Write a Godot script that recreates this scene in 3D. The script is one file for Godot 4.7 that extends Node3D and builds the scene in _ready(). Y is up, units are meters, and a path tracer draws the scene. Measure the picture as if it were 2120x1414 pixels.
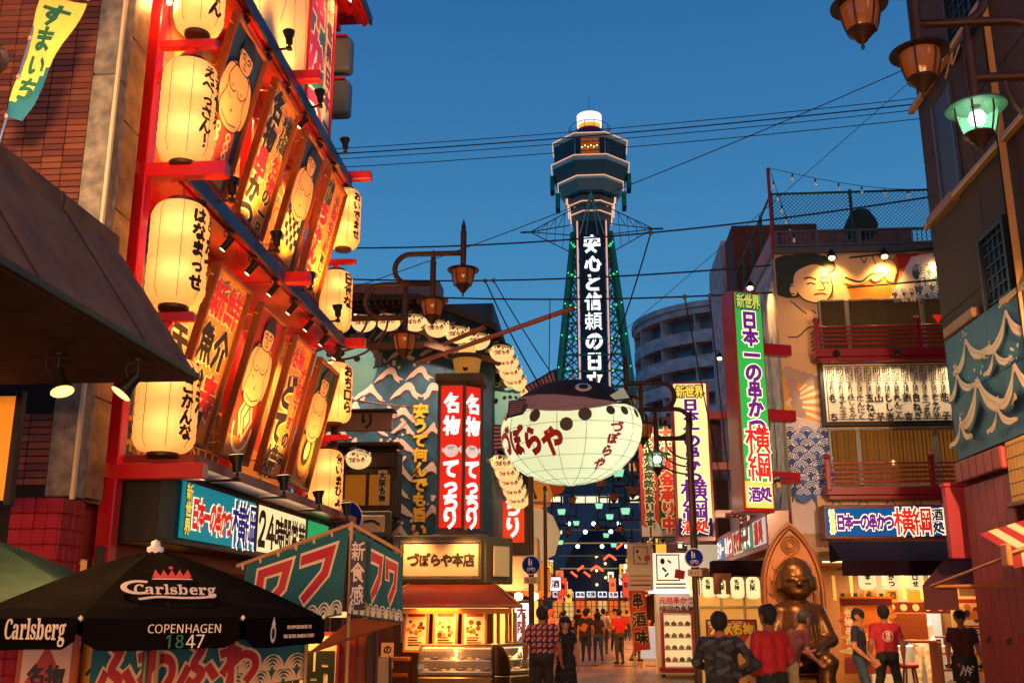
extends Node3D
# An evening street of restaurants below a lattice tower. The street runs along -Z; W(x, y, d) is a point d metres down the street.
var MATS := {}
var TEX := {}
var MESH := {}

func W(x: float, y: float, d: float) -> Vector3:
	return P3(x, y, -d)

func _ready() -> void:
	# camera
	var cam := Camera3D.new()
	cam.name = "camera"
	cam.position = P3(0, 1.7, 0)
	cam.rotation_degrees = P3(14.7, 4.3, 0)
	cam.fov = 36.89
	cam.near = 0.05
	cam.far = 2000.0
	cam.current = true
	add_child(cam)
	# sky at dusk
	var env := Environment.new()
	var sky := Sky.new()
	var sm := ProceduralSkyMaterial.new()
	sm.sky_top_color = Color("0b4686")
	sm.sky_horizon_color = Color("5caad6")
	sm.sky_curve = 0.3
	sm.ground_bottom_color = Color("0c0f14")
	sm.ground_horizon_color = Color("2a4258")
	sky.sky_material = sm
	env.background_mode = Environment.BG_SKY
	env.sky = sky
	env.background_energy_multiplier = 0.56
	env.tonemap_mode = Environment.TONE_MAPPER_LINEAR
	env.tonemap_exposure = 2.0
	env.sdfgi_enabled = true
	env.ssao_enabled = true
	env.ssil_enabled = true
	var we := WorldEnvironment.new()
	we.name = "surroundings"
	we.environment = env
	add_child(we)
	# the last of the daylight, from behind the camera and very weak
	var sun := DirectionalLight3D.new()
	sun.name = "afterglow"
	sun.light_energy = 0.04
	sun.light_angular_distance = 20.0
	sun.light_color = Color("ffc9a8")
	sun.rotation_degrees = P3(-18, 35, 0)
	sun.shadow_enabled = true
	add_child(sun)
	make_textures()
	ground_and_far()
	left_brick_building()
	left_restaurant()
	fish_restaurant()
	tower()
	apartment()
	right_restaurant()
	right_near_building()
	street_lamps()
	great_fish()
	shopfronts()
	far_street()
	left_foreground()
	statue()
	cables()
	fill_behind()
	people()

func make_textures() -> void:
	noise_tex("fine", 0.06, 0.72, 1.0, 5)
	noise_tex("mottle", 0.012, 0.6, 1.0, 5)
	noise_tex("grit", 0.12, 0.45, 1.0, 3)
	noise_tex("grain", 0.02, 0.62, 1.0, 5)

# ---------------------------------------------------------------- left: brick building, canopy, lantern-hung restaurant
func nth(i: int) -> String:
	return ["first", "second", "third", "fourth", "fifth", "sixth", "seventh", "eighth", "ninth", "tenth", "eleventh", "twelfth", "thirteenth", "fourteenth"][i]

func left_brick_building() -> void:
	var b := thing("brick_building", "tall building with brown tiled wall and pale corner pillar at far left", "building", W(-5.1, 0, 9.3))
	var joint := mat("mortar", "1c130f", 0.95)
	put(b, "wall", m_box(P3(4.0, 11.0, 0.4), 0.0), joint, P3(-2.0, 5.5, -0.215))
	var tones := []
	for i in 5:
		tones.append(mat("tile_brown_%d" % i, ["8a4526", "7c3c24", "96502c", "6c351e", "84482c"][i], 0.6, {"tex": "fine", "ts": P3(3, 9, 3)}))
	var rng := RandomNumberGenerator.new()
	rng.seed = 5
	for r in 40:
		var y := 5.55 + r * 0.069
		for c in 6:
			put(b, "brick", m_box(P3(0.213, 0.06, 0.02), 0.004), tones[rng.randi() % 5], P3(-0.115 - c * 0.222, y, -0.006 + rng.randf() * 0.004))
	for r in 10:
		for c in 3:
			put(b, "brick", m_box(P3(0.213, 0.06, 0.02), 0.004), tones[rng.randi() % 5], P3(-0.115 - c * 0.222, 2.87 + r * 0.069, -0.006))
	var stone := mat("pillar_stone", "a89a86", 0.8, {"tex": "mottle", "ts": P3(0.8, 0.8, 0.8)})
	for k in 4:
		put(b, "pillar_block", m_box(P3(0.25, 2.18, 0.3), 0.012), stone, P3(0.125, 2.72 + 1.1 + k * 2.2, -0.13))
	var pan := mat("ochre_panel", "b98a58", 0.55, {"tex": "mottle", "ts": P3(0.5, 0.5, 0.5)})
	for k in 9:
		put(b, "cladding_panel", m_box(P3(0.12, 0.985, 0.40), 0.006), pan, P3(0.165, 3.25 + k, -0.49))
	put(b, "gutter_strip", m_box(P3(0.035, 9.0, 0.05), 0.004), mat("cream_trim", "e0c79c", 0.5), P3(0.268, 7.2, 0.0))
	# red stone pier at street level
	var red := mat("red_stone", "a3131b", 0.35, {"bump": "grit", "bs": 1.6, "ts": P3(2, 2, 2)})
	var pier := put(b, "pier_core", m_box(P3(0.46, 2.7, 0.46), 0.0), mat("pier_joint", "2a0808", 0.9), P3(0.02, 1.36, -0.06))
	for r in 19:
		for c in 4:
			put(pier, "stone", m_box(P3(0.113, 0.138, 0.03), 0.01), red, P3(-0.174 + c * 0.117, 1.27 - r * 0.142, 0.232 + rng.randf() * 0.01))
			put(pier, "stone", m_box(P3(0.03, 0.138, 0.113), 0.01), red, P3(0.232 + rng.randf() * 0.01, 1.27 - r * 0.142, -0.174 + c * 0.117))
	put(b, "lintel", m_box(P3(0.3, 0.2, 3.4), 0.01), mat("lintel_tan", "a8814e", 0.6), P3(-0.1, 2.85, -2.0))
	put(b, "red_fascia", m_box(P3(0.1, 0.5, 6.0), 0.01), mat("fascia_red", "7c0f16", 0.4), P3(-0.05, 2.45, -3.6))
	# street-level windows behind the pier
	for k in 4:
		var wf := put(b, "window", m_box(P3(0.06, 0.9, 0.75), 0.01), mat("warm_pane", "c79a5a", 0.3, {"emit": 0.35, "ecol": "ff9c40"}), P3(-0.12, 1.75, -0.75 - k * 0.85))
		put(wf, "window_bar", m_box(P3(0.05, 0.95, 0.06), 0.005), mat("dark_wood", "2b1710", 0.6), P3(0.04, 0, 0.4))
	# canopy
	var c := thing("shop_canopy", "dark brown sloping canopy at left edge with lamps under it", "canopy", W(-3.0, 3.45, 7.47))
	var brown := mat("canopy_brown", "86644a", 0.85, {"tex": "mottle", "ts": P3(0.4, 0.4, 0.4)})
	var prof := [P2(0, 0), P2(-0.32, 0.46), P2(-0.58, 0.83), P2(-0.72, 1.02), P2(-0.95, 1.2), P2(-3.2, 1.35)]
	begin()
	var cp := curve2(prof, 3)
	for i in cp.size() - 1:
		var p: Vector2 = cp[i]
		var q: Vector2 = cp[i + 1]
		for s in 8:
			var z0 := s * 1.0
			quad(P3(p.x, p.y, z0), P3(p.x, p.y, z0 + 1.0), P3(q.x, q.y, z0 + 1.0), P3(q.x, q.y, z0))
	for i in cp.size() - 1:
		var p: Vector2 = cp[i]
		var q: Vector2 = cp[i + 1]
		quad(P3(p.x, p.y, 0), P3(q.x, q.y, 0), P3(q.x, 0.0, 0), P3(p.x, 0.0, 0))
	put(c, "hood", commit(), brown)
	for z: float in [0.9, 2.3, 3.7]:
		var sp := []
		for v: Vector2 in cp: sp.append(P3(v.x + 0.004, v.y + 0.004, z))
		put(c, "seam", m_tube(sp, 0.007, 4), mat("seam_brown", "3c2a20", 0.9))
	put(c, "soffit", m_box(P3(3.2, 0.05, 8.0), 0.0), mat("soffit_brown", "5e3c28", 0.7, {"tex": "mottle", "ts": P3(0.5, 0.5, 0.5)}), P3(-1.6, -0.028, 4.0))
	put(c, "edge_trim", m_box(P3(0.03, 0.05, 8.0), 0.004), mat("trim_dark", "2d2622", 0.5), P3(0.018, -0.02, 4.0))
	put(c, "end_trim", m_box(P3(3.2, 0.05, 0.03), 0.004), mat("trim_dark"), P3(-1.6, -0.02, -0.018))
	canopy_lamp(W(-3.60, 3.40, 6.55), P3(0.1, -0.24, 0.05), "black hooded lamp under the dark canopy, further left one")
	canopy_lamp(W(-3.13, 3.40, 6.75), P3(-0.14, -0.24, 0.1), "black hooded lamp hanging near the canopy's tip")
	var wl := thing("wall_lantern_box", "amber glowing wall panel under the dark canopy at left edge", "lamp", W(-5.2, 2.6, 8.4))
	put(wl, "glow_panel", m_box(P3(0.5, 0.9, 0.05), 0.01), mat("amber_glow", "e89a3c", 0.4, {"emit": 0.5, "ecol": "ff8a20"}), P3(0, 0.45, 0))
	put(wl, "frame_bar", m_box(P3(0.06, 1.0, 0.09), 0.01), mat("dark_wood"), P3(0.28, 0.45, 0))
	flood("black added floodlight above the dark canopy, beyond the left edge", W(-4.3, 5.6, 6.4), W(-5.5, 6.6, 9.3), 7.0, W(-4.9, 4.7, 6.4))  # unseen lamp added to warm the tiled wall
	# flag on a slanting pole
	var f := thing("vertical_flag", "yellow and blue cloth flag with green lettering on slanting pole", "flag", W(-5.33, 5.75, 8.2))
	var d := P3(0.25, 1.6, 0.0)
	var sl := d.normalized()
	var out := P3(sl.y, -0.25, 0.0)
	var fpole := mat("flag_pole", "7b84a0", 0.3, {"metal": 0.7})
	put(f, "pole", m_tube([P3(-0.06, -0.4, 0), d * 1.15], 0.014), fpole)
	put(f, "crossbar", m_tube([d * 1.02, d * 1.02 + out * 0.46], 0.01), mat("pink_rod", "c98f80", 0.5))
	begin()
	var U := func(u: float, v: float) -> Vector3: return d * lerpf(0.2, 1.0, v) + out * lerpf(0.16, 0.44, v) * u + P3(0, 0, 0.035 * sin(v * 9.0 + u * 3.0))
	for i in 16:
		for j in 6:
			var u0 := j / 6.0
			var u1 := (j + 1) / 6.0
			var v0 := i / 16.0
			var v1 := (i + 1) / 16.0
			ink = lin("16667c") if v1 < 0.12 + 0.5 * u1 * u1 * (1.0 - 0.25 * u1) else lin("d8c95c")
			quad(U.call(u0, v0), U.call(u1, v0), U.call(u1, v1), U.call(u0, v1))
	put(f, "cloth", commit(), mat("flag_cloth", "ffffff", 0.8, {"vc": 1, "back": "707050"}))
	var k := 0
	for ch in "すまいち":
		begin()
		for st in strokes(ch):
			ribbon(st, 0.085, 0.006, 0.7, func(q: Vector2, z: float) -> Vector3: return U.call(0.12 + q.x * 0.66, 0.94 - k * 0.2 - q.y * 0.19) + P3(0, 0, z))
		put(f, "character", commit(), mat("flag_green", "0f5a3c", 0.8))
		k += 1
	for v in 4:
		put(f, "loop", m_tube([d * (0.2 + v * 0.25), d * (0.22 + v * 0.25)], 0.02), mat("pink_rod"))

func canopy_lamp(at: Vector3, dir: Vector3, label: String) -> void:
	var l := thing("hooded_lamp", label, "lamp", at, 0.0, "lamps under the canopy")
	var blk := mat("lamp_black", "1b1614", 0.45, {"metal": 0.4})
	put(l, "mount", m_cyl(0.055, 0.02), blk, P3(0, -0.02, 0))
	put(l, "stem", m_cyl(0.012, 0.12, 8), blk, P3(0, -0.13, 0))
	var a := P3(0, -0.12, 0)
	var q := dir.normalized()
	put(l, "body", m_tube([a, a + q * 0.11], 0.038, 12, 0.045), blk)
	put(l, "shade", m_tube([a + q * 0.10, a + q * 0.17], 0.045, 14, 0.082), blk)
	put(l, "lens", m_tube([a + q * 0.165, a + q * 0.172], 0.076, 14), mat("lamp_lens", "ffcf8a", 0.2, {"emit": 1.6, "ecol": "ffb868"}))
	put(l, "wire", m_tube(curve3([P3(0, -0.02, 0), P3(-0.07, -0.05, 0.03), P3(-0.06, -0.13, 0.02), a + q * 0.05]), 0.006, 6), blk)
	spot(l, a + q * 0.19, a + q * 1.0, 2.2, 50.0, "ffb468", 0.06)

func lantern_profile(r: float, h: float) -> Array:
	var p := []
	var n := 40
	for i in n + 1:
		var t := float(i) / n
		var e := minf(t, 1.0 - t)
		var rr := r * (0.47 + 0.53 * sqrt(clampf(1.0 - pow(1.0 - minf(e / 0.17, 1.0), 2.0), 0.0, 1.0)))
		if i % 4 == 0: rr -= 0.006
		p.append(P2(rr, -h * 0.5 + h * t))
	return p

func lantern(at: Vector3, r: float, h: float, words: Array, label: String, inner := 1.0, group := "white paper lanterns on the red posts") -> Node3D:
	var o := thing("paper_lantern", label, "lantern", at, 0.0, group)
	var paper := mat("lantern_paper", "f2cf9c", 0.75, {"emit": 0.26, "ecol": "ff9440", "back": "ffe8cc"})
	put(o, "paper", m_lathe("lan%.3f,%.3f" % [r, h], lantern_profile(r, h), 32), paper)
	var dk := mat("lantern_cap", "3a1a12", 0.4)
	put(o, "top_ring", m_lathe("ltop%.2f" % r, [P2(r * 0.3, 0.04), P2(r * 0.3, -0.01), P2(r * 0.5, -0.01), P2(r * 0.52, 0.05), P2(r * 0.44, 0.055), P2(r * 0.3, 0.04)], 20), dk, P3(0, h * 0.5 - 0.01, 0))
	put(o, "base_ring", m_lathe("lbot%.2f" % r, [P2(0.001, -0.05), P2(r * 0.46, -0.05), P2(r * 0.52, -0.03), P2(r * 0.5, 0.02)], 20), dk, P3(0, -h * 0.5, 0))
	var wire := mat("lantern_wire", "1d120c", 0.5)
	for k in 8:
		var a := TAU * (k + 0.4) / 8
		var pts := []
		for p: Vector2 in lantern_profile(r + 0.004, h):
			pts.append(P3(cos(a) * p.x, p.y, sin(a) * p.x))
		var few := []
		for i in range(0, pts.size(), 2): few.append(pts[i])
		put(o, "wire_rib", m_tube(few, 0.0035, 5), wire)
	put(o, "hook_chain", m_tube([P3(0, h * 0.5, 0), P3(0.01, h * 0.5 + 0.08, 0), P3(0, h * 0.5 + 0.2, 0)], 0.006, 6), wire)
	# brush lettering on the side that faces the street
	var prof := lantern_profile(r, h)
	var col := 0
	for w: String in words:
		var sz := minf(h * 0.78 / w.length(), r * 0.72)
		var i := 0
		for ch in w:
			begin()
			var cy := h * 0.33 - i * sz * 1.02 - col * 0.06
			var ca := deg_to_rad(62.0 + 40.0 * col)
			var onto := func(q: Vector2, z: float) -> Vector3:
				var y := cy - (q.y - 0.5) * sz
				var t := clampf((y + h * 0.5) / h, 0.0, 1.0)
				var rr: float = (prof[clampi(int(round(t * 40.0)), 0, 40)] as Vector2).x + 0.008
				var a := ca + (q.x - 0.5) * sz / r
				return P3(sin(a) * rr, y, cos(a) * rr)
			for st in strokes(ch):
				var fine := []
				for j in st.size() - 1:
					for k in 3: fine.append((st[j] as Vector2).lerp(st[j + 1], k / 3.0))
				fine.append(st[-1])
				ribbon(fine, 0.1 if strokes(ch).size() < 7 else 0.06, 0.0, 0.5, onto)
			put(o, "character", commit(), mat("lantern_ink", "1a1014", 0.7))
			i += 1
		col += 1
	if inner > 0.0:
		for s: float in [-0.22, 0.22]:
			omni(o, P3(0.06, s * h, r * 0.45), 0.06 * inner, "ffb868", 0.03)
	return o

func sumo_print(w: float, h: float, bg: String, apron: String, kind: int) -> void:
	var sk: String = ["d0a070", "d8ac80", "c8986a", "d4a678"][kind]
	var dk := "2a1a12"
	p_rect(-w * 0.5, -h * 0.5, w * 0.5, h * 0.5, bg)
	var s := w
	# apron and fringe
	var ay := -h * 0.10
	p_fill([P2(-s * 0.34, ay), P2(s * 0.34, ay), P2(s * 0.40, -h * 0.36), P2(-s * 0.40, -h * 0.36)], apron)
	p_fill([P2(-s * 0.40, -h * 0.36), P2(s * 0.40, -h * 0.36), P2(s * 0.42, -h * 0.5), P2(-s * 0.42, -h * 0.5)], "c9974a")
	for k in 22:
		var x := lerpf(-s * 0.40, s * 0.40, k / 21.0)
		p_line([P2(x, -h * 0.37), P2(x * 1.03, -h * 0.495)], s * 0.008, "8a5c22", false)
	if kind == 0:
		for k in 3:
			for q in 2:
				p_ell(P2((q - 0.5) * s * 0.34, -h * 0.17 - k * h * 0.065), P2(s * 0.075, h * 0.032), "efd6a4")
				p_ell(P2((q - 0.5) * s * 0.34, -h * 0.17 - k * h * 0.065), P2(s * 0.035, h * 0.018), apron)
	elif kind == 1:
		for k in 2:
			for rr: float in [0.21, 0.15, 0.09]:
				var c := P2((k - 0.5) * s * 0.14, -h * 0.20 - k * h * 0.03)
				p_fill([c + P2(0, rr * s * 1.5), c + P2(rr * s, 0), c + P2(0, -rr * s * 1.5), c + P2(-rr * s, 0)], "f0dcae" if rr != 0.15 else apron)
		p_arc(P2(0, -h * 0.28), s * 0.34, PI, TAU, s * 0.05, "f4e6c4")
	elif kind == 2:
		for r in 5:
			for c in 6:
				if (r + c) % 2 == 0: p_rect(-s * 0.33 + c * s * 0.11, ay - (r + 1) * s * 0.11, -s * 0.33 + (c + 1) * s * 0.11, ay - r * s * 0.11, "1f1712")
	else:
		p_ell(P2(0, -h * 0.21), P2(s * 0.20, s * 0.24), "1f1712")
		p_ell(P2(0, -h * 0.21), P2(s * 0.11, s * 0.14), "e8cf94")
		p_arc(P2(0, -h * 0.25), s * 0.36, PI, TAU, s * 0.03, "8a1f1f")
	# arms, body, belly
	for q: float in [-1.0, 1.0]:
		var arm := [P2(q * s * 0.16, h * 0.265), P2(q * s * 0.36, h * 0.235), P2(q * s * 0.455, h * 0.13), P2(q * s * 0.46, h * 0.02), P2(q * s * 0.39, -h * 0.07), P2(q * s * 0.30, -h * 0.05), P2(q * s * 0.28, h * 0.08)]
		p_fill(arm, sk, true)
		p_line(arm, s * 0.018, dk)
	var bodyp := [P2(-s * 0.2, h * 0.26), P2(s * 0.2, h * 0.26), P2(s * 0.30, h * 0.17), P2(s * 0.27, h * 0.08), P2(s * 0.35, -h * 0.02), P2(s * 0.26, -h * 0.11), P2(0, -h * 0.14), P2(-s * 0.26, -h * 0.11), P2(-s * 0.35, -h * 0.02), P2(-s * 0.27, h * 0.08), P2(-s * 0.30, h * 0.17)]
	p_fill(bodyp, sk, true)
	bodyp.append(bodyp[0])
	p_line(bodyp, s * 0.018, dk)
	for q: float in [-1.0, 1.0]:
		p_line([P2(q * s * 0.28, h * 0.15), P2(q * s * 0.2, h * 0.105), P2(q * s * 0.08, h * 0.1), P2(q * s * 0.02, h * 0.125)], s * 0.018, dk)
		p_ell(P2(q * s * 0.14, h * 0.13), P2(s * 0.02, s * 0.02), "8a4a34")
	p_line([P2(-s * 0.24, -h * 0.075), P2(0, -h * 0.105), P2(s * 0.24, -h * 0.075)], s * 0.018, dk)
	p_line([P2(-s * 0.2, h * 0.06), P2(-s * 0.1, h * 0.05)], s * 0.014, dk, false)
	p_ell(P2(0, -h * 0.015), P2(s * 0.02, s * 0.026), dk)
	# head with topknot
	var hy := h * 0.335
	p_ell(P2(s * 0.02, hy + h * 0.055), P2(s * 0.215, h * 0.075), "17161a")
	p_ell(P2(s * 0.08, hy + h * 0.125), P2(s * 0.06, h * 0.03), "17161a", 0.5)
	var face := [P2(-s * 0.17, hy + h * 0.05), P2(s * 0.17, hy + h * 0.05), P2(s * 0.195, hy - h * 0.02), P2(s * 0.12, hy - h * 0.075), P2(-s * 0.12, hy - h * 0.075), P2(-s * 0.195, hy - h * 0.02)]
	p_fill(face, sk, true)
	face.append(face[0])
	p_line(face, s * 0.016, dk)
	for q: float in [-1.0, 1.0]:
		p_line([P2(q * s * 0.035, hy + h * 0.02), P2(q * s * 0.08, hy + h * 0.032), P2(q * s * 0.14, hy + h * 0.018)], s * 0.024, dk)
		p_line([P2(q * s * 0.045, hy), P2(q * s * 0.12, hy + h * 0.002)], s * 0.02, dk, false)
	p_line([P2(0, hy + h * 0.005), P2(-s * 0.03, hy - h * 0.028), P2(s * 0.02, hy - h * 0.03)], s * 0.016, dk, false)
	p_line([P2(-s * 0.06, hy - h * 0.05), P2(0, hy - h * 0.054), P2(s * 0.06, hy - h * 0.05)], s * 0.02, "7a2c22")

func banner(label: String, d0: float, d1: float, ytop: float, art: int) -> void:
	var w := d1 - d0
	var h := 2.08
	var tilt := 12.6
	var mid := W(-4.4 - sin(deg_to_rad(tilt)) * h * 0.5, ytop - cos(deg_to_rad(tilt)) * h * 0.5, (d0 + d1) * 0.5)
	var o := thing("framed_banner", label, "banner", mid, 90.0, "framed banners tilted over the street")
	o.rotation_degrees = P3(tilt, 90, 0)
	var wood := mat("banner_wood", "8a4517", 0.5, {"tex": "grain", "ts": P3(1, 6, 6)})
	put(o, "board", m_box(P3(w - 0.02, h - 0.02, 0.03), 0.0), mat("board_orange", "d4863a", 0.6), P3(0, 0, -0.02))
	for q: float in [-1.0, 1.0]:
		put(o, "frame_rail", m_box(P3(0.055, h + 0.05, 0.11), 0.008), wood, P3(q * w * 0.5, 0, 0.0))
		put(o, "frame_rail", m_box(P3(w - 0.06, 0.05, 0.10), 0.008), wood, P3(0, q * h * 0.5, 0.0))
		for z in 2: put(o, "bracket_bolt", m_tube([P3(q * (w * 0.5 + 0.02), (z - 0.5) * h * 0.86, 0), P3(q * (w * 0.5 + 0.09), (z - 0.5) * h * 0.86, -0.02)], 0.012, 6), mat("brass", "c9a25a", 0.35, {"metal": 0.8}))
		put(o, "stay_rod", m_tube([P3(q * w * 0.42, h * 0.43, -0.03), P3(q * w * 0.42, h * 0.43 - 0.1, -0.75)], 0.01, 6), mat("brass"))
		put(o, "stay_rod", m_tube([P3(q * w * 0.42, -h * 0.43, -0.03), P3(q * w * 0.42, -h * 0.43 - 0.05, -0.35)], 0.01, 6), mat("brass"))
	if art < 10:
		p_begin()
		sumo_print(w - 0.06, h - 0.04, ["1b3454", "8f1d20", "1b3454", "14432f"][art], ["c2423a", "b5401f", "e0c48c", "b88a3a"][art], art)
		p_commit(o)
		return
	var blk := mat("ink_black", "17110e", 0.6)
	var red := mat("ink_red", "c3202a", 0.55)
	var rim := mat("ink_cream", "f3dfb6", 0.6)
	match art:
		10:
			letters(o, "名物", P3(-w * 0.19, h * 0.37, 0.0), P2(0.46, 0.44), P2(0, -0.47), blk, rim, 1.25, 0.06)
			letters(o, "串", P3(-w * 0.19, -h * 0.07, 0.0), P2(0.5, 0.48), P2(0, -0.4), red, rim, 1.3, 0.06)
			letters(o, "かつ", P3(-w * 0.19, -h * 0.26, 0.0), P2(0.46, 0.4), P2(0, -0.38), blk, rim, 1.3, 0.06)
			letters(o, "横綱", P3(w * 0.27, h * 0.33, 0.0), P2(0.36, 0.3), P2(0, -0.31), blk, rim, 1.1, 0.05)
			letters(o, "名物", P3(w * 0.27, h * 0.02, 0.0), P2(0.32, 0.28), P2(0, -0.29), red, rim, 1.1, 0.05)
			letters(o, "の一品", P3(w * 0.27, -h * 0.22, 0.0), P2(0.3, 0.26), P2(0, -0.27), blk, rim, 1.1, 0.05)
		11:
			letters(o, "横綱", P3(-w * 0.22, h * 0.40, 0.0), P2(0.34, 0.22), P2(0, -0.23), blk, rim, 1.1, 0.05)
			letters(o, "ちゃんこ", P3(-w * 0.2, h * 0.16, 0.0), P2(0.46, 0.36), P2(0, -0.37), red, rim, 1.35, 0.06)
			letters(o, "鮮", P3(-w * 0.2, -h * 0.42, 0.0), P2(0.4, 0.28), P2(0, -0.3), blk, rim, 1.1, 0.05)
			letters(o, "大阪の下町", P3(w * 0.26, h * 0.34, 0.0), P2(0.26, 0.2), P2(0, -0.21), red, rim, 1.1, 0.05)
			letters(o, "あじわいで", P3(w * 0.26, -h * 0.16, 0.0), P2(0.24, 0.16), P2(0, -0.17), blk, rim, 1.1, 0.05)
		12:
			letters(o, "新鮮", P3(-w * 0.22, h * 0.33, 0.0), P2(0.46, 0.46), P2(w * 0.42, 0), red, rim, 1.25, 0.05)
			letters(o, "魚介", P3(-w * 0.22, h * 0.06, 0.0), P2(0.46, 0.46), P2(w * 0.42, 0), blk, rim, 1.25, 0.05)
			letters(o, "お", P3(-w * 0.22, -h * 0.18, 0.0), P2(0.44, 0.44), P2(0, 0), blk, rim, 1.25, 0.05)
			letters(o, "寿", P3(w * 0.2, -h * 0.22, 0.0), P2(0.5, 0.5), P2(0, 0), red, rim, 1.25, 0.05)
			letters(o, "司", P3(0.02, -h * 0.41, 0.0), P2(0.5, 0.4), P2(0, 0), blk, rim, 1.25, 0.05)
		13:
			letters(o, "名物", P3(-w * 0.24, h * 0.36, 0.0), P2(0.3, 0.3), P2(0.28, 0.02), red, rim, 1.15, 0.05)
			letters(o, "どて焼", P3(-w * 0.15, h * 0.11, 0.0), P2(0.52, 0.5), P2(0, -0.54), blk, rim, 1.25, 0.06)
			letters(o, "大阪下町", P3(w * 0.3, h * 0.28, 0.0), P2(0.28, 0.24), P2(0, -0.26), red, rim, 1.1, 0.05)
			letters(o, "の味", P3(w * 0.28, -h * 0.22, 0.0), P2(0.28, 0.26), P2(0, -0.3), blk, rim, 1.1, 0.05)

func eave(y: float, d0: float, d1: float, name_y: String, parent: Node3D) -> void:
	var red := mat("eave_red", "c4161c", 0.28, {"tex": "fine", "ts": P3(0.3, 0.3, 0.3), "coat": 0.3})
	var l := d1 - d0
	var c := (d0 + d1) * 0.5
	var e := put(parent, "eave", m_box(P3(0.78, 0.12, l), 0.01), red, W(-4.91, y + 0.06, c) - parent.position)
	put(e, "fascia", m_box(P3(0.05, 0.2, l + 0.02), 0.006), mat("fascia_blue", "27345e", 0.4), P3(0.418, 0.01, 0))
	put(e, "lip", m_box(P3(0.10, 0.05, l), 0.006), red, P3(0.28, -0.086, 0))
	put(e, "wall_batten", m_box(P3(0.16, 0.16, l), 0.01), mat("frame_red", "c0141f", 0.35, {"coat": 0.3}), P3(-0.32, -0.142, 0))

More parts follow.
